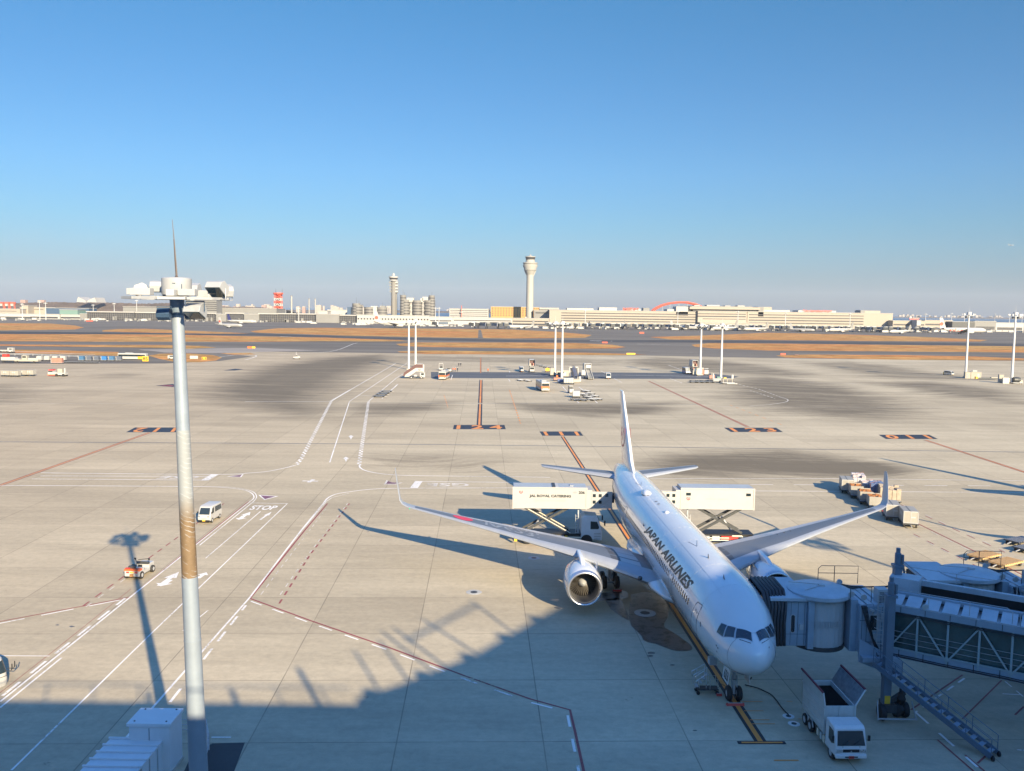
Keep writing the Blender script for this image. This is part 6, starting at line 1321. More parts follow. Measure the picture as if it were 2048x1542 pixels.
# ================================================================ near floodlight mast
HD = V(352, 590, 34.0); top = V(355.8, 640, 34.0); bot = V(393.3, 1457, 34.0); dz = (bot - top) / (bot.z - top.z)
base = top + dz * (0 - top.z); NM = thing('floodlight_mast', 'tall near floodlight mast with a brown stained wrapped section, rising past the horizon', 'mast', (base.x, base.y, 0)); BO = Vector((base.x, base.y, 0))
def ax(z): return Vector((dz.x * z, dz.y * z, z))
def zpx(y): return V(375, y, 34.0).z
M['mastgrey'] = mat('mast_galvanised', (.245, .29, .34), .5, metal=.15, var=.08, scale=1.5, dirt=.2, dirtcol=(.22, .22, .22))
m_, ns, ls, b = newmat('stained_wrap'); tc = ns.new('ShaderNodeTexCoord'); sx = ns.new('ShaderNodeSeparateXYZ'); ls.new(tc.outputs['Object'], sx.inputs[0])
ang = math_(ns, ls, 'ABSOLUTE', math_(ns, ls, 'ADD', sx.outputs[0], rng(ns, ls, noise(ns, ls, tc.outputs['Object'], .8, 2), 0, 1, -.05, .05)))
ph = math_(ns, ls, 'ADD', math_(ns, ls, 'MULTIPLY', sx.outputs[2], 5.2), math_(ns, ls, 'MULTIPLY', ang, -2.6)); ph = math_(ns, ls, 'ADD', ph, rng(ns, ls, noise(ns, ls, tc.outputs['Object'], 3, 3), 0, 1, 0, 1.1))
fr = math_(ns, ls, 'FRACT', ph); ln = rng(ns, ls, fr, .80, .9, 0, 1); ln = math_(ns, ls, 'MULTIPLY', ln, rng(ns, ls, noise(ns, ls, tc.outputs['Object'], 2.2, 3), .46, .60, 0, .6))
spine = rng(ns, ls, ang, .025, .07, 1, 0); hi = rng(ns, ls, sx.outputs[2], zpx(1040), zpx(985), 0, 1)
brown = mixc(ns, ls, rng(ns, ls, noise(ns, ls, tc.outputs['Object'], 2.5, 6, .7), .3, .7, 0, 1), (.125, .085, .045), (.20, .135, .075))
pale = (.37, .40, .43); col = mixc(ns, ls, hi, brown, (.25, .27, .28)); wh = math_(ns, ls, 'MAXIMUM', math_(ns, ls, 'MAXIMUM', ln, math_(ns, ls, 'MULTIPLY', spine, .9)), math_(ns, ls, 'MULTIPLY', rng(ns, ls, math_(ns, ls, 'ADD', ang, rng(ns, ls, hi, 0, 1, .1, -.12)), .02, .10, 1, 0), 1))
wh = math_(ns, ls, 'MAXIMUM', wh, rng(ns, ls, sx.outputs[2], zpx(870), zpx(760), 0, 1))
ls.new(mixc(ns, ls, wh, col, pale), b.inputs['Base Color']); b.inputs['Roughness'].default_value = .7; M['wrap'] = m_
def rpx(y): return np.interp(y, [600, 640, 1457, 1700], [.222, .228, .352, .40])
zs = [0, zpx(1457), zpx(1300), zpx(1172)]; MB().loft([[ax(z) + Vector((r_ * math.cos(a), r_ * math.sin(a), 0)) for a in [2 * math.pi * k / 32 for k in range(32)]] for z, r_ in ((0, .43), (zpx(1457), .352), (zpx(1172), .306))]).build('lower_pole', M['mastgrey'], NM, smooth=60)
for z in (zpx(1440), zpx(1280)): MB().loft([[ax(z + h) + Vector((r_ * math.cos(a), r_ * math.sin(a), 0)) for a in [2 * math.pi * k / 32 for k in range(32)]] for h, r_ in ((-.03, .36 if z < 8 else .335), (.03, .36 if z < 8 else .335))]).build('joint_band', M['mastgrey'], NM)
def ringloft(lst, nm, m_, n=32): return MB().loft([[ax(z) + Vector((r_ * math.cos(a), r_ * math.sin(a), 0)) for a in [2 * math.pi * k / n for k in range(n)]] for z, r_ in lst]).build(nm, m_, NM, smooth=60)
ringloft([(zpx(1174), .312), (zpx(1153), .309)], 'collar', M['mastgrey']); ringloft([(zpx(1153), .300), (zpx(1000), .280), (zpx(860), .262)], 'wrapped_pole', M['wrap']); ringloft([(zpx(860), .258), (zpx(628), .228)], 'upper_pole', M['mastgrey'])
ringloft([(zpx(630), .24), (zpx(616), .27), (zpx(600), .27)], 'dark_neck', M['bdark'])
zc = zpx(596); C0 = ax(zc)
M['lampblue'] = mat('lamp_housing_blue', (.04, .075, .13), .45, var=.2); M['mwh'] = mat('mast_head_white', (.34, .35, .36), .45, var=.06, scale=2, dirt=.2)
def hp(dx, dy, z): return C0 + Vector((dx, dy, z))
MB().lathe([(.54, .12), (.555, .16), (.555, .74), (.50, .78), (.05, .80)], 36, c=C0).build('drum_housing', M['mwh'], NM, smooth=40)
mb = MB()
for dx, z in ((.10, .55), (.10, .3)): mb.cbox(hp(dx, -.555, z), (.12, .02, .025))
mb.cbox(hp(.36, -.44, .42), (.02, .03, .2)); mb.build('drum_latches', M['lampblue'], NM)
mb = MB(); n = 12; R1, R2 = 1.88, 1.1
for k in range(n):
    a, b_ = 2 * math.pi * k / n, 2 * math.pi * (k + 1) / n
    mb.beam(hp(R1 * math.cos(a), R1 * math.sin(a), -.02), hp(R1 * math.cos(b_), R1 * math.sin(b_), -.02), .22, .10); mb.beam(hp(R2 * math.cos(a), R2 * math.sin(a), 0), hp(R2 * math.cos(b_), R2 * math.sin(b_), 0), .08, .08)
    if k % 2 == 0: mb.beam(hp(.3 * math.cos(a), .3 * math.sin(a), 0), hp(R1 * math.cos(a), R1 * math.sin(a), 0), .10, .08)
mb.build('ring_platform', M['mwh'], NM)
mb = MB(); mb.box(C0.x - .25, C0.x + .25, C0.y - .3, C0.y + .3, C0.z - .02, C0.z + .14); mb.build('cable_box', M['beige'], NM)
def gearbox(x0, x1, y, z0, z1, nm='ballast_box', k='mwh'): MB().box(C0.x + x0, C0.x + x1, C0.y + y - .2, C0.y + y + .2, C0.z + z0, C0.z + z1).build(nm, M[k], NM, bevel=.015)
gearbox(-1.32, -.55, -1.0, .08, .34); gearbox(.5, 1.12, -1.0, .08, .33); gearbox(.12, .42, -1.2, .06, .3, 'control_box', 'lightgrey'); gearbox(-1.65, -1.38, -.5, .1, .34); gearbox(-1.0, 0, 1.3, .05, .3); gearbox(.4, 1.3, 1.2, .05, .32)
def flood(x, y, z, rz, tilt, s=1, k='mwh', up=True, nm='floodlight'):
    mb = MB(); mb.X = Matrix.Translation(hp(x, y, z)) @ Matrix.Rotation(rz, 4, 'Z') @ Matrix.Rotation(tilt, 4, 'X') @ Matrix.Scale(s, 4)
    mb.prism([(-.26, -.14), (-.26, .10), (-.14, .24), (.16, .24), (.28, .10), (.28, -.14)], -.3, .3, 'X'); o = mb.build(nm, M[k], NM, bevel=.012)
    m2 = MB(); m2.X = mb.X; m2.box(-.27, .27, -.24, .26, -.17, -.142); m2.build('lamp_glass', M['glass'], o)
    m3 = MB(); m3.X = Matrix.Translation(hp(x, y, z)) @ Matrix.Rotation(rz, 4, 'Z') @ Matrix.Scale(s, 4); zz_ = -.36 if up else .34
    m3.path([(-.34, 0, 0), (-.34, 0, zz_), (.34, 0, zz_), (.34, 0, 0)], .02, 5); m3.build('bracket', M['metal'] if k == 'mwh' else M['lampblue'], o); return o
flood(-1.05, .9, .42, R(10), R(10)); flood(1.72, -.5, .36, R(-15), R(-38), 1.1); flood(1.5, 1.0, .3, R(40), R(20)); flood(-1.6, .5, .3, R(-70), R(20)); flood(-.1, 1.9, .35, 0, R(20))
flood(-.28, -.55, -.62, R(0), R(55), .82, 'lampblue', False); flood(1.02, -.9, -.5, R(-8), R(-25), 1.1, 'metal', False); flood(.3, .9, -.6, R(150), R(-25), .9, 'lampblue', False)
mb = MB(); mb.path([hp(.02, 0, .8), hp(-.06, 0, 2.2), hp(-.12, 0, 3.0)], [.028, .018, .008], 6); mb.path([hp(-.03, 0, .8), hp(-.08, 0, 2.25)], .012, 5); mb.lathe([(.09, .78), (.03, .86)], 10, c=C0); mb.build('lightning_rod', mat('bronze_rod', (.10, .075, .065), .5, metal=.4), NM)
NM2 = dup(NM, (62.5, 35.9, 0), R(30), 'floodlight mast beyond the right edge whose thin shadow crosses the right wing')
# ================================================================ cabinets at the foot of the mast
M['cab'] = mat('cabinet_white', (.62, .64, .66), .45, var=.05, scale=1, dirt=.15)
c1 = [G(252, 1447, 2.9), G(340, 1447, 2.9), G(360, 1417, 2.9), G(286, 1417, 2.9)]; x0, x1, y0, y1 = c1[0].x, (c1[1].x + c1[2].x) / 2, c1[0].y, c1[2].y + .05
t = thing('equipment_cabinet', 'tall white equipment cabinet beside the near mast in the building shadow', 'cabinet', (x0, y0, 0)); W, D = x1 - x0 + .12, y1 - y0
MB().box(.1, W - .1, .1, D - .05, .15, 2.75).build('housing', M['cab'], t, bevel=.01); MB().box(0, W, 0, D, 2.72, 2.9).build('roof', M['cab'], t, bevel=.02); MB().box(.05, W - .05, .05, D, 0, .15).build('plinth', M['conc'], t)
MB().box(W * .49, W * .5, .085, .1, .3, 2.6).build('door_gap', M['black'], t)
for u in (.14, .86):
    for v_ in (.15, .9): MB().lathe([(.05, 2.9), (.05, 2.93)], 8, c=(W * u, D * v_, 0)).build('roof_bolt', M['darkmetal'], t)
t = thing('ribbed_unit', 'low white unit with raised ribs across its sloping roof, bottom left', 'cabinet', G(222, 1475, 2.0).xy.to_3d()); o_ = t.location
A_, B_ = G(225, 1475, 2.0) - o_, G(327, 1478, 2.0) - o_; W2 = B_.x - A_.x
MB().box(0, W2, -6, 0, .1, 1.85).build('housing', M['cab'], t); MB().box(-.05, W2 + .05, -6, .04, 1.84, 1.93).build('roof', M['cab'], t)
for i in range(9): MB().box(-.12, W2 + .12, -.05 - i * .72, .05 - i * .72, 1.935, 2.03).build('roof_rib', M['cab'], t, bevel=.01)
mb = MB()
for i in range(6): mb.box(W2 + .001, W2 + .05, -.8 - i * 1.0, -.74 - i * 1.0, .2, 1.8)
mb.build('side_seam', M['lightgrey'], t)
t = thing('guard_rail', 'low pale guard rail behind the foot of the near mast', 'railing', G(372, 1480)); o_ = t.location
mb = MB()
for z in (.35, .65, .95): mb.path([G(355, 1470) - o_ + Vector((0, 0, z)), G(413, 1472) - o_ + Vector((0, 0, z)), G(418, 1500) - o_ + Vector((0, 0, z)), G(405, 1560) - o_ + Vector((0, 0, z))], .03, 5)
mb.build('rails', M['lightgrey'], t); mb = MB()
for p in ((355, 1470), (413, 1472), (418, 1500), (405, 1560)): q = G(*p) - o_; mb.beam(q, q + Vector((0, 0, 1)), .06)
mb.build('post', M['lightgrey'], t)
# ================================================================ catering trucks
M['box'] = mat('body_cream', (.38, .372, .36), .45, var=.035, scale=.6, dirt=.12); M['boxtop'] = mat('body_roof', (.34, .38, .42), .4, var=.06, scale=.8, dirt=.2)
def put_text(s, par, x0, x1, y, z0, z1, m_, bold=.015, shear=0, nm='lettering', flip=False):
    v, f, a = text_mesh(s, bold, shear); mb = MB(); mb.add([((x0 + x * (x1 - x0)), y, z0 + yy * (z1 - z0)) for x, yy in v], f); return mb.build(nm, m_, par, fix=False)
def emblem(par, x, y, z, r_):
    mb = MB(); n = 20
    for k in range(n):
        a0, a1 = math.pi * (.72 + 1.56 * k / n), math.pi * (.72 + 1.56 * (k + 1) / n); ri = r_ * (.5 + .25 * abs(math.sin(k * 1.7)))
        mb.add([(x + q_ * math.cos(a_), y, z + q_ * math.sin(a_)) for q_, a_ in ((r_, a0), (r_, a1), (ri, a1), (ri, a0))], [(0, 1, 2, 3)])
    mb.add([(x - r_ * .12, y, z - r_ * .5), (x + r_ * .12, y, z - r_ * .5), (x + r_ * .1, y, z + r_ * .5), (x - r_ * .25, y, z + r_ * .6)], [(0, 1, 2, 3)]); return mb.build('emblem', M['emb'], par, fix=False)
M['emb'] = mat('emblem_dark_red', (.40, .03, .04), .5)
def tyre(par, x, y, z, r_, w_, name='wheel'):
    wl = MB().lathe([(r_ * .55, -w_ / 2), (r_ * .9, -w_ / 2), (r_, -w_ * .35), (r_, w_ * .35), (r_ * .9, w_ / 2), (r_ * .55, w_ / 2)], 24, c=(x, y, z), axis='Y', cap=False).build(name, M['rubber'], par, smooth=45)
    MB().lathe([(r_ * .56, -w_ * .42), (r_ * .3, -w_ * .3), (r_ * .3, w_ * .3), (r_ * .56, w_ * .42)], 18, c=(x, y, z), axis='Y').build('rim', M['lightgrey'], wl, smooth=45); return wl
def catering(loc, flip, lab, left):
    t = thing('catering_truck', lab, 'truck', loc); sg = -1 if flip else 1; L = 7.9
    def X(a): return a * sg
    def bx(a0, a1, *r_): return MB().box(min(X(a0), X(a1)), max(X(a0), X(a1)), *r_)
    b_ = bx(0, L, 0, 2.4, 4.02, 6.2).build('cargo_body', M['box'], t, bevel=.03); bx(.05, L - .05, .05, 2.35, 6.2, 6.24).build('body_roof', M['boxtop'], b_)
    mb = MB()
    for z0, z1 in ((3.95, 4.08), (6.12, 6.26)): mb.box(min(X(-.04), X(L + .04)), max(X(-.04), X(L + .04)), -.04, 0, z0, z1)
    for a in (-.04, L - .1): mb.box(min(X(a), X(a + .14)), max(X(a), X(a + .14)), -.045, -.005, 3.9, 6.24)
    mb.build('body_trim', M['box'], b_)
    if left:
        put_text('JAL ROYAL CATERING', b_, 1.75, 6.2, -.012, 5.08, 5.45, M['text'], .05); put_text('fine food is our business', b_, 2.35, 5.65, -.012, 4.72, 4.97, M['grey'], .0, .35); put_text('206', b_, 7.0, 7.66, -.012, 5.56, 5.88, M['text'], .04)
        mb = MB(); mb.poly([(6.62 + .25 * math.cos(a) , -.01, 5.72 + .14 * math.sin(a)) for a in [2 * math.pi * k / 16 for k in range(16)]]); mb.build('badge', M['grey'], b_); emblem(b_, .85, -.012, 5.72, .19)
        bx(4.2, 4.5, .1, 2.3, 6.24, 6.3).build('roof_walkway', M['darkmetal'], b_); bx(4.55, 4.85, .1, 2.3, 6.24, 6.27).build('roof_hatch', M['white'], b_); bx(6.1, 6.5, .8, 1.7, 6.24, 6.3).build('roof_hatch', M['metal'], b_)
    else:
        put_text('JAPAN AIRLINES', b_, X(5.2), X(2.8), -.012, 4.98, 5.13, M['grey'], .03); emblem(b_, X(7.1), -.012, 5.1, .2)
        for a in (7.1, .65): bx(a - .25, a + .25, -.02, .02, 5.42, 5.72).build('window', M['glass'], b_)
    # front platform with windowed screens and sloping skirt
    p_ = bx(L + .02, L + .55, -.02, 2.3, 3.98, 6.0).build('platform_post', M['box'], t)
    mb = MB(); pts = [(X(L + .5), 4.0), (X(L + 1.3), 4.0), (X(L + 2.7), 5.2), (X(L + 2.7), 5.85), (X(L + .5), 5.85)]; mb.prism(pts, -.05, 0, 'Y'); sc = mb.build('screen', M['box'], t)
    bx(L + .5, L + 2.75, .02, 2.2, 4.0, 4.12).build('platform', M['metal'], t)
    bx(L + 1.8, L + 2.7, .03, .08, 4.15, 5.3).build('shaded_screen', M['blue' if 0 else 'lightgrey'], t)
    for a in (.62, 1.25, 1.95):
        for z in ((4.55, 5.25) if a < 1.9 else (5.3,)): bx(L + a, L + a + .32, -.07, -.04, z, z + .34).build('screen_window', M['glass'], sc)
    mb = MB()
    for a in (L + .55, L + 1.6, L + 2.7): mb.beam((X(a), 2.2, 4.1), (X(a), 2.2, 5.3), .05)
    mb.beam((X(L + .55), 2.2, 5.3), (X(L + 2.7), 2.2, 5.3), .05); mb.beam((X(L + .55), 2.2, 4.7), (X(L + 2.7), 2.2, 4.7), .04); mb.build('platform_railing', M['beige'], t)
    bx(L + 2.7, L + 2.95, .2, 2.1, 4.6, 5.4).build('bumper_pad', M['rubber'], t)
    # scissor lift
    for y in (.35, 1.95):
        MB().beam((X(1.3), y, 3.95), (X(6.1), y, 1.25), .16, .26).build('scissor_arm', M['darkmetal'], t); MB().beam((X(6.0), y + .17, 3.95), (X(1.1), y + .17, 1.25), .16, .26).build('scissor_arm', M['darkmetal'], t)
        MB().beam((X(1.5), y - .09, 3.9), (X(6.2), y - .09, 1.25), .03, .07).build('hose_guard', M['cream' if left else 'darkmetal'], t)
    MB().tube((X(2.2), 1.2, 1.5), (X(3.2), 1.2, 2.9), .10, n=10).build('hydraulic_ram', M['metal'], t); MB().tube((X(3.65), .3, 2.62), (X(3.65), 2.2, 2.62), .12, n=10).build('pivot_pin', M['metal'], t)
    # chassis
    bx(-.1, L + .3, .35, 2.05, .85, 1.12).build('chassis', M['darkmetal'], t); bx(-.1, L - .3, .1, 2.3, 1.12, 1.2).build('subframe', M['black'], t)
    bx(1.6, 3.4, -.02, .3, .62, .98).build('tool_box', M['red'], t); bx(4.7, 5.5, -.05, .4, .45, 1.0).build('battery_box', M['metal'], t); bx(3.6, 4.4, .0, .5, .5, 1.0).build('fuel_tank', M['metal'], t)
    bx(5.6, 5.9, -.1, .1, .35, 1.0).build('outrigger', M['yellow'], t); bx(.2, .5, -.1, .1, .35, 1.0).build('outrigger', M['orange' if not left else 'yellow'], t)
    mb = MB()
    for z in (.55, .8): mb.box(min(X(2.6), X(7.4)), max(X(2.6), X(7.4)), -.08, -.03, z, z + .08)
    mb.build('side_guard', M['cream'], t)
    for a in (1.6, 7.95) if left else (1.7, 7.95):
        for y in (.18, 2.22): tyre(t, X(a), y, .5, .5, .3)
        if a < 3: mb = MB(); mb.path([(X(a - .75), .1, .55), (X(a - .5), .1, 1.0), (X(a + .5), .1, 1.0), (X(a + .75), .1, .55)], .09, 4); mb.build('mudguard', M['cream'], t)
    # cab
    mb = MB(); pr = [(X(7.35), .75), (X(9.6), .5), (X(9.6), 1.4), (X(9.35), 2.35), (X(9.05), 3.1), (X(7.75), 3.22), (X(7.35), 2.95)]; mb.prism(pr, .05, 2.25, 'Y'); cb = mb.build('cab', M['cab'] if left else M['cab'], t, bevel=.06, smooth=30)
    mb = MB(); mb.prism([(X(8.35), 1.75), (X(9.2), 1.75), (X(9.28), 1.95), (X(9.05), 2.55), (X(8.35), 2.6)], .03, .06, 'Y'); mb.build('side_window', M['glass'], cb)
    mb = MB(); mb.add([(X(9.52), .2, 1.62), (X(9.52), 2.1, 1.62), (X(9.18), 2.1, 2.85), (X(9.18), .2, 2.85), (X(9.56), .2, 1.62), (X(9.56), 2.1, 1.62), (X(9.22), 2.1, 2.85), (X(9.22), .2, 2.85)], [(0, 1, 2, 3), (4, 7, 6, 5), (0, 4, 5, 1), (1, 5, 6, 2), (2, 6, 7, 3), (3, 7, 4, 0)]); mb.build('windscreen', M['glass'], cb)
    mb = MB(); mb.lathe([(.62, -.01), (.62, .05)], 20, c=(X(7.95), .03, .52), axis='Y'); mb.build('wheel_arch', M['black'], cb)
    for z in (.62, .9, 1.2): bx(8.75, 9.45, .0, .06, z, z + .12).build('cab_step', M['metal'], cb)
    MB().cbox((X(9.85), -.1, 2.45), (.12, .3, .5)).build('mirror', M['black'], cb); MB().cbox((X(9.85), 2.45, 2.45), (.12, .3, .5)).build('mirror', M['black'], cb)
    MB().beam((X(7.05), .5, 1.2), (X(7.05), .5, 4.0), .14).build('support_column', M['boxtop'], t); mb = MB(); 
    for i in range(7): mb.beam((X(6.75), .3, 1.3 + i * .3), (X(7.05), .3, 1.3 + i * .3), .03)
    for a in (6.75, 7.05): mb.beam((X(a), .3, 1.2), (X(a), .3, 3.3), .04)
    mb.build('access_ladder', M['metal'], t)
    return t
catering(Vector((.25, 92.0, 0)), False, 'catering truck with black lettering 206, its box raised left of the fuselage', True)
catering(Vector((26.2, 92.6, 0)), True, 'cream high lift truck with two small windows, its box raised right of the fuselage', False)
# ================================================================ open tipping truck by the nose
M['tcab'] = mat('truck_white', (.62, .63, .63), .3, var=.04, dirt=.12, coat=.4); M['tbox'] = mat('skip_grey', (.50, .52, .50), .55, var=.1, scale=1.5, dirt=.3); M['inox'] = mat('scuffed_lining', (.30, .33, .36), .35, metal=.6, var=.35, scale=4, dirt=.5)
t = thing('skip_truck', 'small white truck with an open dark skip and raised lids, right of the nose wheel', 'truck', (19.12, 46.75, 0), R(2))
mb = MB(); mb.prism([(0, .45), (0, 1.05), (.28, 1.95), (.45, 2.08), (1.5, 2.1), (1.55, .45)], -.88, .88, 'X'); cb = mb.build('cab', M['tcab'], t, bevel=.07, smooth=35)
mb = MB(); mb.add([(-.78, .02, 1.12), (.78, .02, 1.12), (.70, .24, 1.86), (-.70, .24, 1.86), (-.78, -.012, 1.12), (.78, -.012, 1.12), (.70, .208, 1.86), (-.70, .208, 1.86)], [(0, 1, 2, 3), (4, 7, 6, 5), (0, 4, 5, 1), (1, 5, 6, 2), (2, 6, 7, 3), (3, 7, 4, 0)]); mb.build('windscreen', M['glass'], cb)
for s_ in (-1, 1):
    mb = MB(); mb.prism([(.22, 1.15), (.38, 1.8), (.95, 1.82), (1.0, 1.1), (.6, 1.0)], s_ * .885 - .01, s_ * .885 + .01, 'X'); mb.build('side_window', M['glass'], cb)
    h_ = MB().box(s_ * .66 - .17, s_ * .66 + .17, -.035, .02, .72, .92).build('headlight', M['bare'], cb, bevel=.02); MB().cbox((s_ * 1.02, .1, 1.5), (.14, .06, .3)).build('mirror', M['black'], cb)
MB().box(-.46, .46, -.02, .01, .74, .90).build('grille', M['black'], cb); MB().add([(-.05, -.025, .77), (.05, -.025, .77), (0, -.025, .86)], [(0, 1, 2)]).build('badge', M['lightgrey'], cb)
bp_ = MB().box(-.88, .88, -.08, .12, .40, .62).build('bumper', M['tcab'], t, bevel=.04); MB().box(-.36, .36, -.085, -.07, .46, .53).build('bumper_slot', M['black'], bp_)
pl = MB().box(-.15, .15, -.1, -.086, .42, .56).build('number_plate', M['red'], bp_); put_text('13-82', pl, -.11, .11, -.104, .455, .525, M['black'])
mb = MB()
for s_ in (-.3, .3): mb.cbox((s_ * 1.6, .0, 1.05), (.04, .02, .04))
mb.build('washer_jet', M['black'], cb)
mb = MB(); mb.beam((-.5, -.02, 1.15), (-.1, .06, 1.4), .02); mb.beam((.1, -.02, 1.15), (.5, .06, 1.4), .02); mb.build('wiper', M['black'], cb)
MB().box(-.5, .5, 1.5, 5.4, .55, .8).build('chassis', M['darkmetal'], t)
y0, y1, z0, z1, hw = 1.72, 5.15, .95, 2.62, .88
sk = MB(); sk.box(-hw, -hw + .06, y0, y1, z0, z1).box(hw - .06, hw, y0, y1, z0, z1).box(-hw, hw, y0, y0 + .06, z0, z1 - .02).box(-hw, hw, y1 - .06, y1, z0, z1 - .02).box(-hw, hw, y0, y1, z0, z0 + .06); so = sk.build('skip', M['tbox'], t)
MB().box(-hw + .07, hw - .07, y0 + .07, y1 - .07, z0 + .06, z1 - .28).build('skip_shade_fill', M['pit'], t)  # near-black block stands in for the shade inside the skip
mb = MB()
for s_ in (-1, 1):
    for z in (z0 + .35, z0 + .85, z0 + 1.3): mb.box(min(s_ * hw, s_ * (hw + .03)), max(s_ * hw, s_ * (hw + .03)), y0 + .1, y1 - .1, z, z + .07)
for x in (-hw, 0, hw): mb.box(x - .05, x + .05, y0 - .05, y0, z0, z1)
mb.box(-hw - .03, hw + .03, y1 - .03, y1 + .04, z1 - .05, z1 + .02); mb.build('skip_rib', M['tbox'], so)
for s_ in (-1, 1):
    a0, a1, tp = Vector((s_ * hw, y0, z1 + .02)), Vector((s_ * hw, y1, z1 + .02)), Vector((s_ * (.12 if s_ < 0 else .55), 0, .95 if s_ > 0 else .75))
    mb = MB(); th_ = Vector((.03, 0, 0)); mb.add([a0, a1, a1 + tp, a0 + tp, a0 + th_, a1 + th_, a1 + tp + th_, a0 + tp + th_], [(0, 1, 2, 3), (4, 7, 6, 5), (0, 4, 5, 1), (1, 5, 6, 2), (2, 6, 7, 3), (3, 7, 4, 0)]); ld = mb.build('raised_lid', M['inox'] if s_ > 0 else M['tbox'], t)
    MB().beam(a0 + tp, a1 + tp, .09).build('lid_edge', mat('lid_edge_red', (.16, .02, .03), .5), ld); MB().beam(a0 + Vector((0, -.04, 0)), a0 + tp + Vector((0, -.04, 0)), .06).build('lid_arm', M['tcab'], ld)
for y in (.75, 3.9, 4.75):
    for s_ in (-1, 1):
        wl = MB().lathe([(.18, -.12), (.34, -.12), (.37, 0), (.34, .12), (.18, .12)], 22, c=(s_ * .74, y, .37), axis='X').build('wheel', M['rubber'], t, smooth=45); MB().lathe([(.2, -.125), (.06, -.05), (.06, .05), (.2, .125)], 14, c=(s_ * .74, y, .37), axis='X').build('rim', M['lightgrey'], wl)
for y in (3.2, 3.9):
    mb = MB(); mb.path([(-.8, y + .3, .45), (-.8, y + .45, .8), (-.8, y + .95, .82), (-.8, y + 1.1, .5)], .035, 5); mb.build('mudguard', M['tcab'], t)
for y, k in ((1.7, 'beige'), (2.1, 'tbox'), (2.6, 'beige')): MB().box(-.86, -.7, y, y + .25, .4, .8).build('tank', M[k], t, bevel=.03)
# ================================================================ white van, tow tractor, vehicle at the left edge
def van(loc, rz, lab, name='van', L=3.4, W=1.5, H=1.95, body='vanw', plate='yellow'):
    t = thing(name, lab, 'van', loc, rz)        # front towards -y
    mb = MB(); mb.prism([(0, .3), (-.03, .75), (.12, 1.02), (.55, H - .12), (.8, H), (L - .15, H), (L, H - .3), (L, .3)], -W / 2, W / 2, 'X'); bd = mb.build('body', M[body], t, bevel=.09, smooth=35)
    mb = MB(); w2 = W / 2 - .13; mb.add([(-w2, .13, 1.05), (w2, .13, 1.05), (w2 - .06, .5, H - .2), (-w2 + .06, .5, H - .2), (-w2, .10, 1.05), (w2, .10, 1.05), (w2 - .06, .47, H - .2), (-w2 + .06, .47, H - .2)], [(0, 1, 2, 3), (4, 7, 6, 5), (0, 4, 5, 1), (1, 5, 6, 2), (2, 6, 7, 3), (3, 7, 4, 0)]); mb.build('windscreen', M['glass'], bd)
    for s_ in (-1, 1):
        for pr in ([(.35, 1.1), (.65, H - .25), (1.1, H - .22), (1.1, 1.1)], [(1.4, 1.12), (1.4, H - .22), (L - .3, H - .22), (L - .15, 1.12)]):
            mb = MB(); mb.prism(pr, s_ * (W / 2 + .004) - .006, s_ * (W / 2 + .004) + .006, 'X'); mb.build('side_window', M['glass'], bd)
        MB().box(s_ * (W / 2 - .22) - .1, s_ * (W / 2 - .22) + .1, -.045, .0, .78, .92).build('headlight', M['bare'], bd); MB().cbox((s_ * (W / 2 + .1), .25, 1.25), (.12, .06, .2)).build('mirror', M['black'], bd)
        for y in (.62, L - .65):
            wl = MB().lathe([(.15, -.09), (.28, -.09), (.3, 0), (.28, .09), (.15, .09)], 20, c=(s_ * (W / 2 - .08), y, .3), axis='X').build('wheel', M['rubber'], t, smooth=45); MB().lathe([(.17, -.095), (.04, -.05), (.04, .05), (.17, .095)], 12, c=(s_ * (W / 2 - .08), y, .3), axis='X').build('rim', M['lightgrey'], wl)
    MB().box(-W / 2 + .05, W / 2 - .05, -.06, .1, .26, .44).build('bumper', M['black'], bd); MB().box(-.17, .17, -.085, -.06, .3, .45).build('number_plate', M[plate], bd); MB().box(-.28, .28, -.05, -.02, .55, .7).build('grille', M['metal'], bd)
    return t
M['vanw'] = mat('van_white', (.42, .42, .41), .3, var=.03, coat=.4, dirt=.08); M['vanblue'] = mat('van_blue', (.03, .10, .30), .35, coat=.4, var=.05)
VN = van(G(408, 1047.5), R(-4), 'small white van with a yellow number plate driving beside the near mast')
t = thing('tow_tractor', 'low white and orange tow tractor crossed by the mast shadow', 'tractor', G(264, 1159.5), R(-5))
M['torange'] = mat('tractor_orange', (.55, .11, .03), .5, var=.2, dirt=.4)
mb = MB(); mb.box(-.72, .72, 0, .95, .28, .95); bd = mb.build('rear_body', M['vanw'], t, bevel=.05); MB().box(-.73, .73, -.012, .5, .80, .97).build('rear_band', M['torange'], bd)
MB().box(-.6, .6, 2.0, 3.0, .3, .95).build('bonnet', M['vanw'], t, bevel=.06); MB().box(-.66, .66, .9, 2.1, .3, .6).build('floor', M['vanw'], t, bevel=.03)
for x in (-.32, .3): MB().box(x - .2, x + .2, 1.0, 1.4, .5, .75).build('seat', M['black'], t, bevel=.03); MB().box(x - .2, x + .2, .92, 1.0, .7, 1.15).build('seat_back', M['black'], t, bevel=.03)
MB().lathe([(.17, 0), (.19, .02), (.17, .04)], 16, c=(-.3, 1.75, 1.1)).build('steering_wheel', M['black'], t); MB().box(-.6, .6, 1.95, 2.05, .9, 1.15).build('dashboard', M['darkmetal'], t)
MB().cbox((-.2, .45, 1.05), (.6, .35, .22), R(8)).build('tool_bag', M['darkmetal'], t); MB().box(-.66, -.3, .02, .3, .97, 1.05).build('rear_lamp', M['red'], bd)
mb = MB()
for x in (-.6, .6): mb.tube((x, 2.1, .95), (x * 1.1, 1.9, 1.35), .025, n=5); mb.cbox((x * 1.12, 1.88, 1.42), (.16, .05, .16))
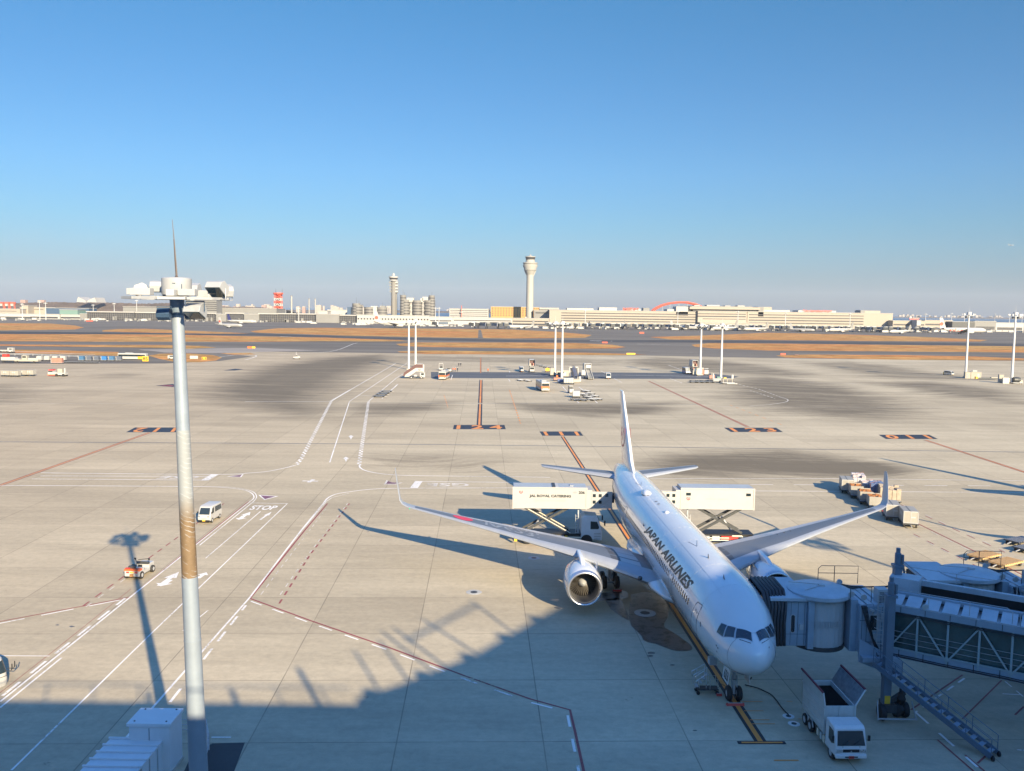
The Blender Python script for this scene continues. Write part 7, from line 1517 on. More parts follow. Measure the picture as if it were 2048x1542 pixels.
mb.tube((-.6, 2.3, 1.2), (.3, 2.6, 1.25), .03, n=5); mb.build('mirror', M['black'], t)
for x in (-.4, .4): MB().box(x - .14, x + .14, -.015, .0, .6, .74).build('rear_light', M['red'], bd)
MB().box(-.14, .14, -.16, .02, .3, .55).build('tow_hitch', mat('rust', (.30, .15, .06), .8, var=.3), t); MB().box(-.2, .2, -.02, 0, .62, .72).build('number_plate', M['yellow'], bd)
for y, r_ in ((.4, .36), (2.5, .34)):
    for s_ in (-1, 1):
        wl = MB().lathe([(r_ * .5, -.12), (r_ * .92, -.12), (r_, 0), (r_ * .92, .12), (r_ * .5, .12)], 22, c=(s_ * .66, y, r_), axis='X').build('wheel', M['rubber'], t, smooth=45); MB().lathe([(r_ * .52, -.125), (.05, -.06), (.05, .06), (r_ * .52, .125)], 14, c=(s_ * .66, y, r_), axis='X').build('rim', M['lightgrey'], wl)
# rounded bus nose cut by the left edge
c = G(14, 1392); t = thing('airside_bus', 'white rounded bus front with black mirrors, cut off by the left edge', 'bus', (c.x - 1.35, c.y + .9, -.25), R(58)); t.scale = (.85, .85, .78)
def rr_ring(w_, y0_, y1_, z, r_=.5):
    return [Vector((w_ * .5 * sx_ * 1.0 - (r_ * sx_ if 1 else 0) + r_ * math.cos(a), (y1_ if math.sin(a) > 0 else y0_) + (-r_ if math.sin(a) > 0 else r_) + r_ * math.sin(a), z)) for sx_, rngs in ((1, range(-4, 5)),) for a in [k * math.pi / 8 for k in rngs]] + [Vector((-w_ * .5 + r_ + r_ * math.cos(a), (y1_ if math.sin(a) > 1e-6 else y0_) + (-r_ if math.sin(a) > 1e-6 else r_) + r_ * math.sin(a), z)) for a in [math.pi / 2 + k * math.pi / 8 for k in range(9)]]
mb = MB(); mb.loft([rr_ring(2.3, 0, 6.5, .3), rr_ring(2.36, -.06, 6.55, .9), rr_ring(2.3, .05, 6.5, 1.5), rr_ring(2.1, .45, 6.4, 2.55), rr_ring(1.8, .75, 6.2, 2.75)]); bd = mb.build('body', M['vanw'], t, smooth=35)
mb = MB(); mb.loft([[p + Vector((0, -.012, 0)) for p in rr_ring(2.32, .03, 6.5, 1.45)], [p + Vector((0, -.012, 0)) for p in rr_ring(2.16, .40, 6.42, 2.4)]], cap=False); mb.build('window_band', M['glass'], bd, smooth=35)
for z, k in ((1.16, 'black'), (.62, 'grey')): mb = MB(); mb.loft([rr_ring(2.37, -.07, 6.56, z), rr_ring(2.37, -.07, 6.56, z + (.05 if k == 'black' else .16))], cap=False); mb.build('stripe', M[k], bd, smooth=35)
MB().box(-.9, -.2, -.1, .2, .32, .52).build('lamp_panel', M['orange'], bd)
for x, y in ((.95, -.15), (1.35, .2)): MB().path([(x - .1, y + .2, 1.6), (x + .2, y - .1, 1.55), (x + .28, y - .15, 1.75), (x + .3, y - .12, 2.15)], [.03, .03, .05, .04], 6).build('mirror', M['black'], t)
for y in (1.1, 5.2):
    for s_ in (-1, 1): MB().lathe([(.2, -.12), (.4, -.12), (.42, 0), (.4, .12), (.2, .12)], 22, c=(s_ * 1.05, y, .42), axis='X').build('wheel', M['rubber'], t, smooth=45)
# ================================================================ cargo train by the right wingtip
M['uld'] = mat('container_aluminium', (.33, .315, .28), .45, metal=.1, var=.08, scale=1, dirt=.3); M['uldd'] = mat('container_shaded_side', (.30, .29, .27), .5, var=.1, dirt=.3)
M['net'] = mat('orange_net', (.30, .12, .035), .7, var=.5, scale=4); M['wrap1'] = mat('plastic_wrap', (.42, .40, .42), .35, var=.4, scale=2.5, dirt=.5, dirtcol=(.40, .14, .10)); M['tarp'] = mat('blue_tarpaulin', (.08, .12, .24), .4, var=.5, scale=2.5); M['carton'] = mat('cartons', (.36, .30, .23), .7, var=.25, scale=3, dirt=.3)
def dolly_src(L=3.3, W=1.75, deck='darkmetal', rollers=True):
    t = thing('cargo_dolly', 'x', 'dolly'); MB().box(-W / 2, W / 2, -L / 2, L / 2, .38, .48).build('frame', M[deck], t)
    if rollers:
        mb = MB()
        for i in range(9): mb.tube((-W / 2 + .08, -L / 2 + .25 + i * (L - .5) / 8, .5), (W / 2 - .08, -L / 2 + .25 + i * (L - .5) / 8, .5), .04, n=6)
        mb.build('rollers', M['metal'], t)
    for x in (-W / 2 + .2, W / 2 - .2):
        for y in (-L / 2 + .4, L / 2 - .4): MB().lathe([(.08, -.07), (.2, -.07), (.2, .07), (.08, .07)], 14, c=(x, y, .2), axis='X').build('wheel', M['rubber'], t)
    MB().beam((0, -L / 2, .35), (0, -L / 2 - .7, .25), .08).build('drawbar', M['metal'], t); return t
def slats(t):
    mb = MB()
    for i in range(11): mb.box(-.85, .85, -1.6 + i * .3, -1.42 + i * .3, .49, .56)
    mb.build('slat', M['wood'], t)
DS = dolly_src(); DSW = dolly_src(3.3, 1.75, 'wood', False); slats(DSW); DS_u = [0]; DW_u = [0]
def dolly(loc, rz, lab, wood=False, grp=None):
    s_, u = (DSW, DW_u) if wood else (DS, DS_u)
    if not u[0]:
        u[0] = 1; s_.location = loc; s_.rotation_euler = (0, 0, rz); s_['label'] = lab
        if grp: s_['group'] = grp
        return s_
    c = dup(s_, loc, rz, lab)
    if grp: c['group'] = grp
    return c
def container(loc, rz, lab, L=3.1, W=1.6, H=1.6, kind='closed'):
    t = thing('cargo_container', lab, 'container', (loc[0], loc[1], .55), rz)
    if kind == 'closed':
        b_ = MB().box(-W / 2, W / 2, -L / 2, L / 2, 0, H).build('shell', M['uld'], t, bevel=.02); MB().box(-W * .08, -W * .03, -L / 2, L / 2, H, H + .015).build('roof_seam', M['darkmetal'], b_)
        mb = MB()
        for z in (.02, H - .1): mb.box(-W / 2 - .01, W / 2 + .01, -L / 2 - .02, -L / 2, z, z + .08)
        for x in (-W / 2, -.03, W / 2 - .06): mb.box(x, x + .06, -L / 2 - .02, -L / 2, 0, H)
        mb.build('door_frame', M['lightgrey'], b_); MB().box(-W * .02, W * .3, -L / 2 - .02, -L / 2 - .005, H * .45, H * .55).build('label_plate', M['white'], b_)
        for y in (-.4, .3): MB().box(-W / 2 - .012, -W / 2, y, y + .35, H * .45, H * .75).build('side_marking', M['white'], b_)
    elif kind == 'open':
        mb = MB(); mb.box(-W / 2, W / 2, -L / 2, L / 2, 0, .06).box(-W / 2, W / 2, -L / 2, -L / 2 + .04, 0, H * .8).box(-W / 2, -W / 2 + .04, -L / 2, L / 2, 0, H * .7).box(W / 2 - .04, W / 2, -L / 2, L / 2, 0, H * .7).box(-W / 2, W / 2, L / 2 - .04, L / 2, 0, H * .8).build('shell', M['uld'], t)
        mb = MB(); pts = []
        N_ = 9; 
        for j in range(N_):
            for i in range(N_): pts.append((-W / 2 + .05 + (W - .1) * i / (N_ - 1), -L / 2 + .05 + (L - .1) * j / (N_ - 1), H * .72 + rr.uniform(-.12, .16) * (0 < i < 8 and 0 < j < 8)))
        mb.add(pts, [(j * N_ + i, j * N_ + i + 1, (j + 1) * N_ + i + 1, (j + 1) * N_ + i) for j in range(N_ - 1) for i in range(N_ - 1)]).build('netted_load', M['net'], t)
    else:
        k, hh = kind; mb = MB(); nn = 5
        for i in range(3):
            for j in range(4):
                w_, l_ = W / 3, L / 4; h_ = hh * rr.uniform(.75, 1.0); mb.cbox((-W / 2 + w_ * (i + .5), -L / 2 + l_ * (j + .5), h_ / 2), (w_ * .97, l_ * .97, h_), rr.uniform(-.03, .03))
        mb.build('load', M[k], t, bevel=.05)
        if k != 'carton': 
            mb = MB(); mb.path([(-W / 2 - .02, -L / 2 - .02, .1), (-W / 2 - .02, -L / 2 - .02, hh), (W / 2, L / 2, hh + .02), (W / 2, L / 2, .1)], .02, 4); mb.build('strap', M['net'], t)
    return t
TRN = [(1829, 1059, 'closed', 'nearest closed pale container on a dolly, right of the right wingtip'), (1794, 1045, 'closed', 'closed pale container half hidden by the right wingtip, second in the row'), (1760, 1024, 'open', 'open container with brown netted load just left of the right winglet'), (1741, 1013, 'open', 'open container with orange netted load, third from the far end of the row'), (1722, 1001, 'open', 'open container with bright orange load behind the farthest grey container'), (1703, 991, 'closed', 'farthest grey closed container in the row left of the right winglet')]
for x, y, k, lab in TRN:
    p = G(x - 4, y - 4); p = Vector((p.x, p.y + 1.2, 0)); rz = R(-14); L_ = 3.1 if k == 'closed' else 2.6
    dolly(p, rz, 'roller dolly under the ' + lab.split(',')[0].split(' just')[0].split(' half')[0].replace(' on a dolly', '')); container(p, rz, lab, L_, 1.65, 1.45, k)
for x, y, k, lab in ((1722, 984, ('wrap1', 1.9), 'tall plastic wrapped cargo pile with red patches at the far end'), (1741, 991, ('wrap1', 1.3), 'low plastic wrapped cargo pile in the back row'), (1758, 999, ('tarp', 1.7), 'cargo pile under a crumpled blue tarpaulin'), (1777, 1006, ('carton', 1.8), 'stack of pale cartons just behind the right winglet'), (1792, 1009, ('carton', 1.7), 'stack of pale cartons on an orange dolly right of the winglet')):
    p = G(x, y); p.y += 1.2; dolly(p, R(-14), 'roller dolly under the ' + lab); container(p, R(-14), lab, 2.6, 1.7, 2, k)
for x, y, rz, wd, lab in ((1968, 1118, -60, True, 'empty yellowish wooden dolly at the right edge, left one'), (2012, 1132, -60, True, 'empty yellowish wooden dolly at the right edge, right one'), (2040, 1087, -62, False, 'empty grey dolly at the right edge above the wooden ones'), (2058, 1102, -62, False, 'second empty grey dolly cut off by the right edge')):
    dolly(G(x, y), R(rz), lab, wd)
# ================================================================ middle distance: vehicles and equipment on the far stands
M['bus_o'] = mat('bus_orange', (.58, .14, .05), .4, var=.06, coat=.3); M['mwhite'] = mat('vehicle_white', (.40, .40, .385), .4, var=.05, dirt=.1); M['mcream'] = mat('equipment_cream', (.36, .335, .28), .6, var=.1, dirt=.2); M['mpink'] = mat('faded_red', (.38, .17, .13), .6, var=.2, dirt=.3)
def wheels(t, pts, r_=.48, w_=.3):
    for x, y in pts: MB().lathe([(r_ * .5, -w_ / 2), (r_, -w_ / 2), (r_, w_ / 2), (r_ * .5, w_ / 2)], 16, c=(x, y, r_), axis='X').build('wheel', M['rubber'], t, smooth=45)
def bus(loc, rz, lab, L=10, rear='bus_o', side='mwhite', W=2.5, H=3.0, sidetop=None):
    t = thing('apron_bus', lab, 'bus', loc, rz)     # the end at y = 0 looks at -y
    bd = MB().box(-W / 2, W / 2, 0, L, .35, H).build('body', M[side], t, bevel=.12); MB().box(-W / 2 - .01, W / 2 + .01, -.015, L + .01, 1.05, 1.75).build('colour_band', M[rear], bd); MB().box(-W / 2 - .02, -W / 2 + .02, .3, L - .3, 1.55, 2.45).build('side_glass', M['glass'], bd); MB().box(W / 2 - .02, W / 2 + .02, .3, L - .3, 1.55, 2.45).build('side_glass', M['glass'], bd)
    MB().box(-W / 2 + .15, W / 2 - .15, -.03, .05, 1.7, 2.55).build('end_glass', M['glass'], bd); MB().box(-W * .3, W * .3, L * .25, L * .5, H, H + .25).build('roof_unit', M['mwhite'], bd, bevel=.05)
    for s_ in (-1, 1): MB().box(s_ * (W / 2 - .3) - .12, s_ * (W / 2 - .3) + .12, -.035, 0, .8, 1.0).build('lamp', M['red'], bd)
    wheels(t, [(s_ * (W / 2 - .15), y) for s_ in (-1, 1) for y in (1.8, L - 2.2)]); return t
bus(G(884, 760), R(-4), 'orange and white apron bus seen from the end beside the covered stairs'); bus(G(1091, 783.5), R(8), 'orange and white apron bus in the open, left of the dolly cluster', 11)
t = bus(G(238, 719), R(-91), 'white and yellow bus driving behind the blue containers at left', 13, 'mwhite', 'mwhite'); 
MB().box(-1.262, 1.262, 9.3, 13.03, .4, 1.6).build('yellow_front', M['yellow'], t)
# covered passenger stairs on a truck
t = thing('stairs_truck', 'truck with brown covered passenger stairs at the left pair of masts', 'truck', G(806, 757), R(2)); k = .178
mb = MB(); mb.prism([(0, .9), (.4, 2.2), (4.6, 5.2), (7.1, 5.2), (7.1, 3.9), (4.6, 3.9), (.9, 1.4), (.6, .9)], 0, 1.9, 'Y'); st_ = mb.build('stair_canopy', M['brown'], t); mb = MB(); mb.prism([(.5, .55), (.9, 1.4), (4.6, 3.88), (7.1, 3.88), (7.1, 2.6), (4.7, 2.6), (2.2, .7)], .0, 1.85, 'Y'); mb.build('stair_side', M['mwhite'], t)
emblem(st_, 5.9, -.02, 3.3, .4); MB().box(7.1, 7.6, .2, 1.9, 2.3, 5.1).build('end_gate', M['mwhite'], t); MB().box(4.6, 7.1, -.05, 1.95, 5.2, 5.35).build('canopy_roof', M['mwhite'], t); mb = MB(); mb.path([(4.1, .4, 5.1), (4.1, .4, 6.6), (5.4, .4, 6.6)], .06, 4); mb.build('rail', M['mcream'], t)
cb_ = MB().box(6.0, 7.9, .05, 1.85, .5, 2.2).build('cab', M['mwhite'], t, bevel=.1); MB().box(6.5, 7.5, .02, .06, 1.3, 2.0).build('window', M['glass'], cb_); MB().box(.8, 7.6, .2, 1.7, .4, .75).build('chassis', M['darkmetal'], t); MB().box(4.0, 5.0, .0, .3, .8, 1.4).build('side_box', M['mwhite'], t)
for x in (3.0, 6.6):
    for y in (.1, 1.8): tyre(t, x, y, .42, .42, .28)
def lift(loc, rz, lab, zb=2.6, L=5.5, W=2.3, H=2.6, cab='mwhite'):
    t = thing('high_lift_truck', lab, 'truck', loc, rz)
    mb = MB(); mb.box(-W / 2, -W / 2 + .12, 0, L, zb, zb + H).box(W / 2 - .12, W / 2, 0, L, zb, zb + H).box(-W / 2, W / 2, 0, L, zb, zb + .15).box(-W / 2, W / 2, 0, L, zb + H - .15, zb + H).box(-W / 2, W / 2, L - .1, L, zb, zb + H); mb.build('raised_box', M['mwhite'], t)
    MB().box(-W / 2 + .13, W / 2 - .13, .9, 1.0, zb + .16, zb + H - .16).build('dark_interior', M['brown'], t)
    for x in (-.75, .55): MB().box(x - .22, x + .22, .1, .5, zb + .15, zb + 1.2).build('trolley', M['mpink' if x > 0 else 'mcream'], t)
    c_ = MB().box(-.95, .95, -.3, 1.6, .4, 2.3).build('cab', M[cab], t, bevel=.12); MB().box(-.8, .8, -.33, -.25, 1.3, 2.1).build('windscreen', M['glass'], c_); MB().box(-.9, .9, 1.4, 6, .5, .8).build('chassis', M['darkmetal'], t)
    for y in (2, 4.8): MB().beam((-.8, y, .8), (-.8, 6.4 - y, zb), .15).build('scissor_arm', M['darkmetal'], t); MB().beam((.8, y, .8), (.8, 6.4 - y, zb), .15).build('scissor_arm', M['darkmetal'], t)
    wheels(t, [(-.85, .4), (.85, .4), (-.85, 4.6), (.85, 4.6)], .4); return t
lift(G(1064, 745), R(3), 'high lift truck with an open dark box, behind the small white van'); lift(G(1390, 748), R(3), 'high lift truck with open box behind the blue and white van', 3.0)
van(G(1043, 744), R(2), 'small white van in front of the open high lift truck', L=4, W=1.8, H=2.1, plate='orange'); van(G(1217, 758), R(0), 'lone white van right of the white stair truck', L=4, W=1.8, H=2.2, plate='orange')
vb = van(G(1377, 748), R(8), 'white van with blue sides beside the right hand masts', L=5, W=2.2, H=2.6); MB().box(-1.13, -1.09, .5, 4.8, .4, 1.2).build('blue_side', M['vanblue'], vb)
van(G(1906, 751), R(30), 'small white van near the huts on the right', L=3.6, W=1.7, H=1.9)
def eq(name, lab, cat, x, y, parts, rz=0):
    t = thing(name, lab, cat, G(x, y), R(rz))
    for nm, k, bx_ in parts:
        if len(bx_) == 6: MB().box(*bx_).build(nm, M[k], t, bevel=.04)
        else: MB().lathe(bx_[0], 16, c=bx_[1], axis=bx_[2]).build(nm, M[k], t)
    return t
W4 = lambda w_, l_, r_=.25: [('wheel', 'rubber', ([(r_ * .4, -.1), (r_, -.1), (r_, .1), (r_ * .4, .1)], (sx_ * w_, y, r_), 'X')) for sx_ in (-1, 1) for y in (.3, l_ - .3)]
eq('ground_power_unit', 'tall pale power unit box left of the two centre masts', 'power unit', 1105, 752, [('housing', 'mcream', (-.9, .9, 0, 2.4, .4, 3.0)), ('door', 'grey', (-.7, .1, -.03, 0, .8, 2.4)), ('chassis', 'darkmetal', (-1, 1, -.2, 2.6, .25, .4))] + W4(.9, 2.4))
eq('ground_power_unit', 'pale power unit box standing between the two centre masts', 'power unit', 1117, 753, [('housing', 'mcream', (-.8, .8, 0, 2.2, .4, 2.2)), ('vent', 'darkmetal', (-.4, .3, -.03, 0, .8, 1.6)), ('chassis', 'darkmetal', (-.9, .9, -.2, 2.4, .25, .4))] + W4(.8, 2.2))
eq('air_start_unit', 'long cream equipment box right of the two centre masts', 'power unit', 1133, 755, [('housing', 'mcream', (-1.6, 1.4, 0, 2.0, .4, 2.7)), ('side_panel', 'beige', (-1.2, -.2, -.03, 0, .7, 1.9)), ('exhaust_box', 'darkmetal', (-1.6, -.9, -.05, .4, 1.6, 2.2)), ('chassis', 'darkmetal', (-1.7, 1.5, -.2, 2.2, .25, .4))] + W4(1.3, 2))
eq('air_start_unit', 'pale equipment box between the ribbed tunnel and the white stair truck', 'power unit', 1167, 752, [('housing', 'mwhite', (-.8, .8, 0, 2.0, .3, 2.3)), ('panel', 'lightgrey', (-.5, .5, -.03, 0, .6, 1.6)), ('chassis', 'darkmetal', (-.9, .9, -.1, 2.1, .2, .3))] + W4(.8, 2))
eq('slatted_crate', 'pale slatted crate trailer in front of the ribbed tunnel', 'trailer', 1138, 769, [('crate', 'mwhite', (-1.8, 1.6, 0, 1.8, .6, 2.2)), ('bed', 'darkmetal', (-2, 1.8, -.1, 1.9, .35, .6))] + [('slat', 'darkmetal', (-1.75 + i * .8, -1.68 + i * .8, -.03, 0, .7, 2.1)) for i in range(5)] + W4(1.6, 1.8))
eq('baggage_trolley', 'dark blue covered trolley left of the slatted crate', 'trailer', 1121, 767, [('cover', 'tarp', (-1.0, 1.1, 0, 1.6, .5, 1.5)), ('bed', 'darkmetal', (-1.2, 1.2, -.1, 1.7, .3, .5))] + W4(1.0, 1.6))
eq('hose_reel_cart', 'faded red equipment cart at the foot of the centre masts', 'cart', 1113, 762, [('cart_body', 'mpink', (-1.0, 1.3, 0, 1.6, .4, 1.2)), ('reel', 'orange', ([(.5, -.3), (.5, .3)], (.2, .8, 1.5), 'X')), ('bed', 'darkmetal', (-1.2, 1.4, -.1, 1.7, .25, .4))] + W4(1.0, 1.6))
eq('tow_bar_cart', 'yellow equipment left of the centre masts', 'cart', 1095, 744, [('frame', 'yellow', (-.8, .8, 0, .4, .3, 1.6)), ('boom', 'yellow', (-.1, .1, 0, 1.8, 1.4, 1.8)), ('base', 'darkmetal', (-.9, 1, -.2, 1.8, .2, .4))] + W4(.8, 1.6))
# ribbed stair tunnel and white stair truck
t = thing('stair_tunnel', 'folding stair tunnel with dark ribbed cover right of the centre masts', 'stairs', G(1153, 766), R(6))
for i in range(9):
    y, z = .6 + i * .75, .3 + i * .38; mb = MB(); mb.path([(1.0 * math.cos(a), y, z + 1.2 + 1.0 * math.sin(a)) for a in [math.pi * k / 8 for k in range(9)]], .14, 5); mb.build('cover_rib', M['rib'], t)
mb = MB(); mb.loft([[Vector((.95 * math.cos(a), y, z + 1.2 + .95 * math.sin(a))) for a in [math.pi * k / 8 for k in range(9)]] for y, z in ((.6, .3), (6.6, 3.35))], cap=False, closed=False); mb.build('cover', M['navy'] if 0 else M['tarp'], t)
MB().box(-1.1, 1.1, 0, .3, .2, 1.2).build('foot_ramp', M['mcream'], t); mb = MB(); mb.box(-1.7, -1.45, 5.9, 6.3, .4, 5.2).box(1.45, 1.7, 5.9, 6.3, .4, 5.2).box(-1.7, 1.7, 5.9, 6.3, 4.9, 5.3); mb.build('portal_frame', M['mwhite'], t); MB().box(-1.4, 1.4, .6, 7.5, .3, .5).build('chassis', M['darkmetal'], t); MB().box(1.1, 1.7, .8, 2.2, .4, 2.2).build('side_cabinet', M['mwhite'], t); wheels(t, [(-1.2, 1.5), (1.2, 1.5), (-1.2, 6), (1.2, 6)], .35)
t = thing('stairs_truck', 'white passenger stair truck with open white canopy, right of the ribbed tunnel', 'truck', G(1182, 759.5), R(10))
mb = MB(); mb.box(-.95, -.75, 0, 6, .5, 1.2); mb.prism([(0, .3), (0, .9), (5.5, 4.4), (5.5, 3.2)], -.95, -.8, 'X'); mb.prism([(0, .3), (0, .9), (5.5, 4.4), (5.5, 3.2)], .8, .95, 'X'); mb.build('stair_side', M['mwhite'], t)
mb = MB()
for i in range(14): mb.box(-.8, .8, i * .39, i * .39 + .35, .4 + i * .22, .46 + i * .22)
mb.build('stair_step', M['grey'], t); MB().box(-1.35, 1.35, 4.8, 7.2, 5.5, 5.65).build('canopy', M['mwhite'], t)
for x in (-1.3, 1.3): MB().box(x - .05, x + .05, 4.8, 7.2, 3.2, 5.5).build('canopy_side', M['mwhite'], t)
MB().box(-.6, 1.1, 4.7, 4.8, 4.1, 5.1).build('canopy_panel', M['white'], t); MB().box(-.5, 1, 4.68, 4.72, 3.2, 3.9).build('gate', M['darkmetal'], t); MB().box(-1, 1, .5, 7, .35, .6).build('chassis', M['darkmetal'], t); wheels(t, [(-.9, 1.2), (.9, 1.2), (-.9, 5.8), (.9, 5.8)], .4)
eq('belt_loader', 'small white step vehicle just above the orange bus', 'vehicle', 882, 741, [('body', 'mwhite', (-.9, .9, 0, 2.6, .4, 1.0)), ('frame_left', 'mwhite', (-.9, -.75, .3, .6, 1, 3)), ('frame_right', 'mwhite', (.75, .9, .3, .6, 1, 3)), ('frame_top', 'mwhite', (-.9, .9, .3, .6, 2.8, 3)), ('seat', 'black', (-.5, .5, .8, 1.2, 1, 1.6))] + W4(.85, 2.6, .35))
eq('tow_tractor', 'low white tractor between the orange bus and the workers', 'tractor', 899, 744, [('body', 'mwhite', (-.8, .8, 0, 2.8, .3, 1.0)), ('seat_back', 'black', (-.5, .5, 1.2, 1.4, 1, 1.5)), ('bonnet', 'mwhite', (-.7, .7, 2, 2.8, .9, 1.2))] + W4(.8, 2.8, .35), 20)
eq('tow_tractor', 'lone white tractor out on the empty apron left of the masts', 'tractor', 593, 718, [('body', 'mwhite', (-1.6, 1.6, 0, 1.6, .3, 1.1)), ('cab', 'mwhite', (-.4, .5, .2, 1.4, 1.1, 2.0)), ('beacon_post', 'white', (-.35, -.2, .7, .85, 2, 3.4)), ('bonnet', 'mwhite', (.6, 1.5, .2, 1.4, 1.1, 1.4)), ('glass', 'glass', (-.42, .52, .18, .3, 1.3, 1.8))] + W4(1.3, 1.6, .4))
# right pair of masts
eq('baggage_loader', 'cream loader with orange cover between van and mast', 'loader', 1390, 751, [('body', 'mcream', (-.9, .9, 0, 1.5, .4, 2.0)), ('cover', 'beige', (-.6, .6, -.1, .5, 1.6, 2.8)), ('belt', 'orange', (-.7, .2, .1, .5, 2.2, 3.0))] + W4(.8, 1.5))
eq('notice_cabinet', 'red and white cabinet right beside the mast foot', 'cabinet', 1404, 750, [('housing', 'mpink', (-.5, .7, 0, .8, 0, 2.8)), ('panel', 'mwhite', (-.4, .0, -.03, 0, .8, 2.4)), ('top', 'mwhite', (-.5, .7, -.02, .8, 2.6, 2.9))]); eq('notice_cabinet', 'pale cabinet on the left side of the mast foot', 'cabinet', 1397, 750.5, [('housing', 'mcream', (-.6, .4, 0, .8, 0, 3.0)), ('door', 'beige', (-.5, .3, -.03, 0, .3, 2.6))])
eq('ground_power_unit', 'small white power unit between the two right hand masts', 'power unit', 1413, 750, [('housing', 'mwhite', (-.9, .8, 0, 1.6, .3, 2.0)), ('panel', 'lightgrey', (-.5, .4, -.03, 0, .7, 1.5)), ('rack', 'metal', (-.9, .8, .2, 1.2, 2.5, 2.65))] + W4(.8, 1.6))
eq('hose_cart', 'faded red cart left of the grey belt loader', 'cart', 1424, 759, [('body', 'mpink', (-1, 1, 0, 1.2, .4, 1.6)), ('rack', 'mcream', (-.2, 0, .2, .4, 1.6, 2.6)), ('bed', 'darkmetal', (-1.2, 1.2, -.1, 1.3, .25, .4))] + W4(.9, 1.2))
eq('belt_loader', 'grey belt loader at the foot of the far right mast of the pair', 'loader', 1433, 765, [('body', 'grey', (-1.2, 1.6, 0, 1.6, .4, 1.5)), ('mast', 'mwhite', (-1.4, -.9, .2, .8, .5, 3.2)), ('hood', 'fteal', (.2, 1.6, .1, 1.4, 1.5, 2.1))] + W4(1.3, 1.6, .4))
eq('scissor_platform', 'cream framed platform trailer right of the mast', 'trailer', 1456, 768, [('deck', 'mcream', (-1.8, 1.6, 0, 2, 1.7, 1.9)), ('post', 'mcream', (-1.8, -1.6, 0, .2, .5, 1.7)), ('post', 'mcream', (-.4, -.2, 0, .2, .5, 1.7)), ('post', 'mcream', (1.4, 1.6, 0, .2, .5, 1.7)), ('motor', 'yellow', (-1.5, -.6, .1, .8, 1.9, 2.3)), ('raised_end', 'mwhite', (1.2, 1.9, 0, .3, 1.9, 3.3)), ('bed', 'metal', (-2, 2.4, -.2, 2, .3, .5))] + W4(1.5, 2))
eq('tow_bar', 'white tow bar lying below the platform trailer', 'tow bar', 1463, 769.5, [('bar', 'mwhite', (-1.6, 1.8, -.1, .15, .25, .5)), ('ring', 'metal', (1.7, 2.0, -.15, .2, .2, .55))])
# huts on the right
eq('concrete_hut', 'small pale hut right beside the mast on the right', 'hut', 1935, 757, [('walls', 'mcream', (-.9, 1.1, 0, 2.2, 0, 2.5)), ('roof', 'conc', (-1, 1.2, -.1, 2.3, 2.5, 2.65)), ('door', 'grey', (-.4, .3, -.03, 0, .1, 1.9))], -12)
eq('concrete_hut', 'wider pale hut with cluttered roof right of the first hut', 'hut', 1952, 757.5, [('walls', 'mcream', (-1.9, 1.9, 0, 2.4, 0, 2.6)), ('roof', 'conc', (-2, 2, -.1, 2.5, 2.6, 2.75)), ('roof_tank', 'mwhite', (-1.3, .4, .5, 1.6, 2.75, 3.4)), ('door', 'lightgrey', (.4, 1.2, -.03, 0, .1, 2.0))], -14)
eq('cream_cabinet', 'tall cabinet left of the rightmost mast', 'cabinet', 2003, 766, [('housing', 'mcream', (-.9, .7, 0, 1.5, 0, 3.1)), ('roof', 'conc', (-1, .8, -.1, 1.6, 3.1, 3.2)), ('side', 'grey', (-.93, -.9, .1, 1.4, .2, 2.9))], -12); eq('cream_cabinet', 'low lettered cabinet just left of the rightmost mast', 'cabinet', 2012, 767, [('housing', 'cream', (-1, 1.1, 0, 1.2, 0, 2.1)), ('panel', 'beige', (-.7, .8, -.03, 0, .4, 1.7)), ('base', 'conc', (-1.1, 1.2, -.1, 1.3, 0, .1))], -8)
eq('engine_stand', 'dark round engine stand at the right edge beyond the rightmost mast', 'stand', 2035, 768, [('drum', 'darkmetal', ([(1.0, -1.2), (1.1, 0), (.9, 1.2)], (0, .8, 1.5), 'X')), ('bed', 'metal', (-1.8, 1.8, -.1, 1.8, .3, .5)), ('crate', 'mcream', (.8, 1.9, 0, 1.2, .5, 1.4))] + W4(1.6, 1.8)); eq('service_cart', 'orange and white cart at the far right hut', 'cart', 1894, 750, [('body', 'yellow', (-1, .8, 0, 1.4, .3, 1.3)), ('hood', 'mwhite', (.8, 1.8, 0, 1.3, .3, 1.0))] + W4(.9, 1.4))
eq('cable_barrel', 'round white barrel between the two huts', 'barrel', 1940, 756.5, [('barrel', 'mwhite', ([(.5, -.5), (.6, 0), (.5, .5)], (0, 0, .7), 'X')), ('foot', 'darkmetal', (-.5, .5, -.3, .3, 0, .2))])
eq('flatbed_rack', 'low dark rack of equipment right of the huts', 'rack', 1975, 760, [('rack', 'darkmetal', (-4, 4.5, 0, 1.6, .3, .8)), ('load', 'yellow', (-4.5, -3.6, 0, 1.2, .4, 1.2)), ('load', 'mcream', (1.5, 4.0, .1, 1.3, .8, 1.1))], -3)
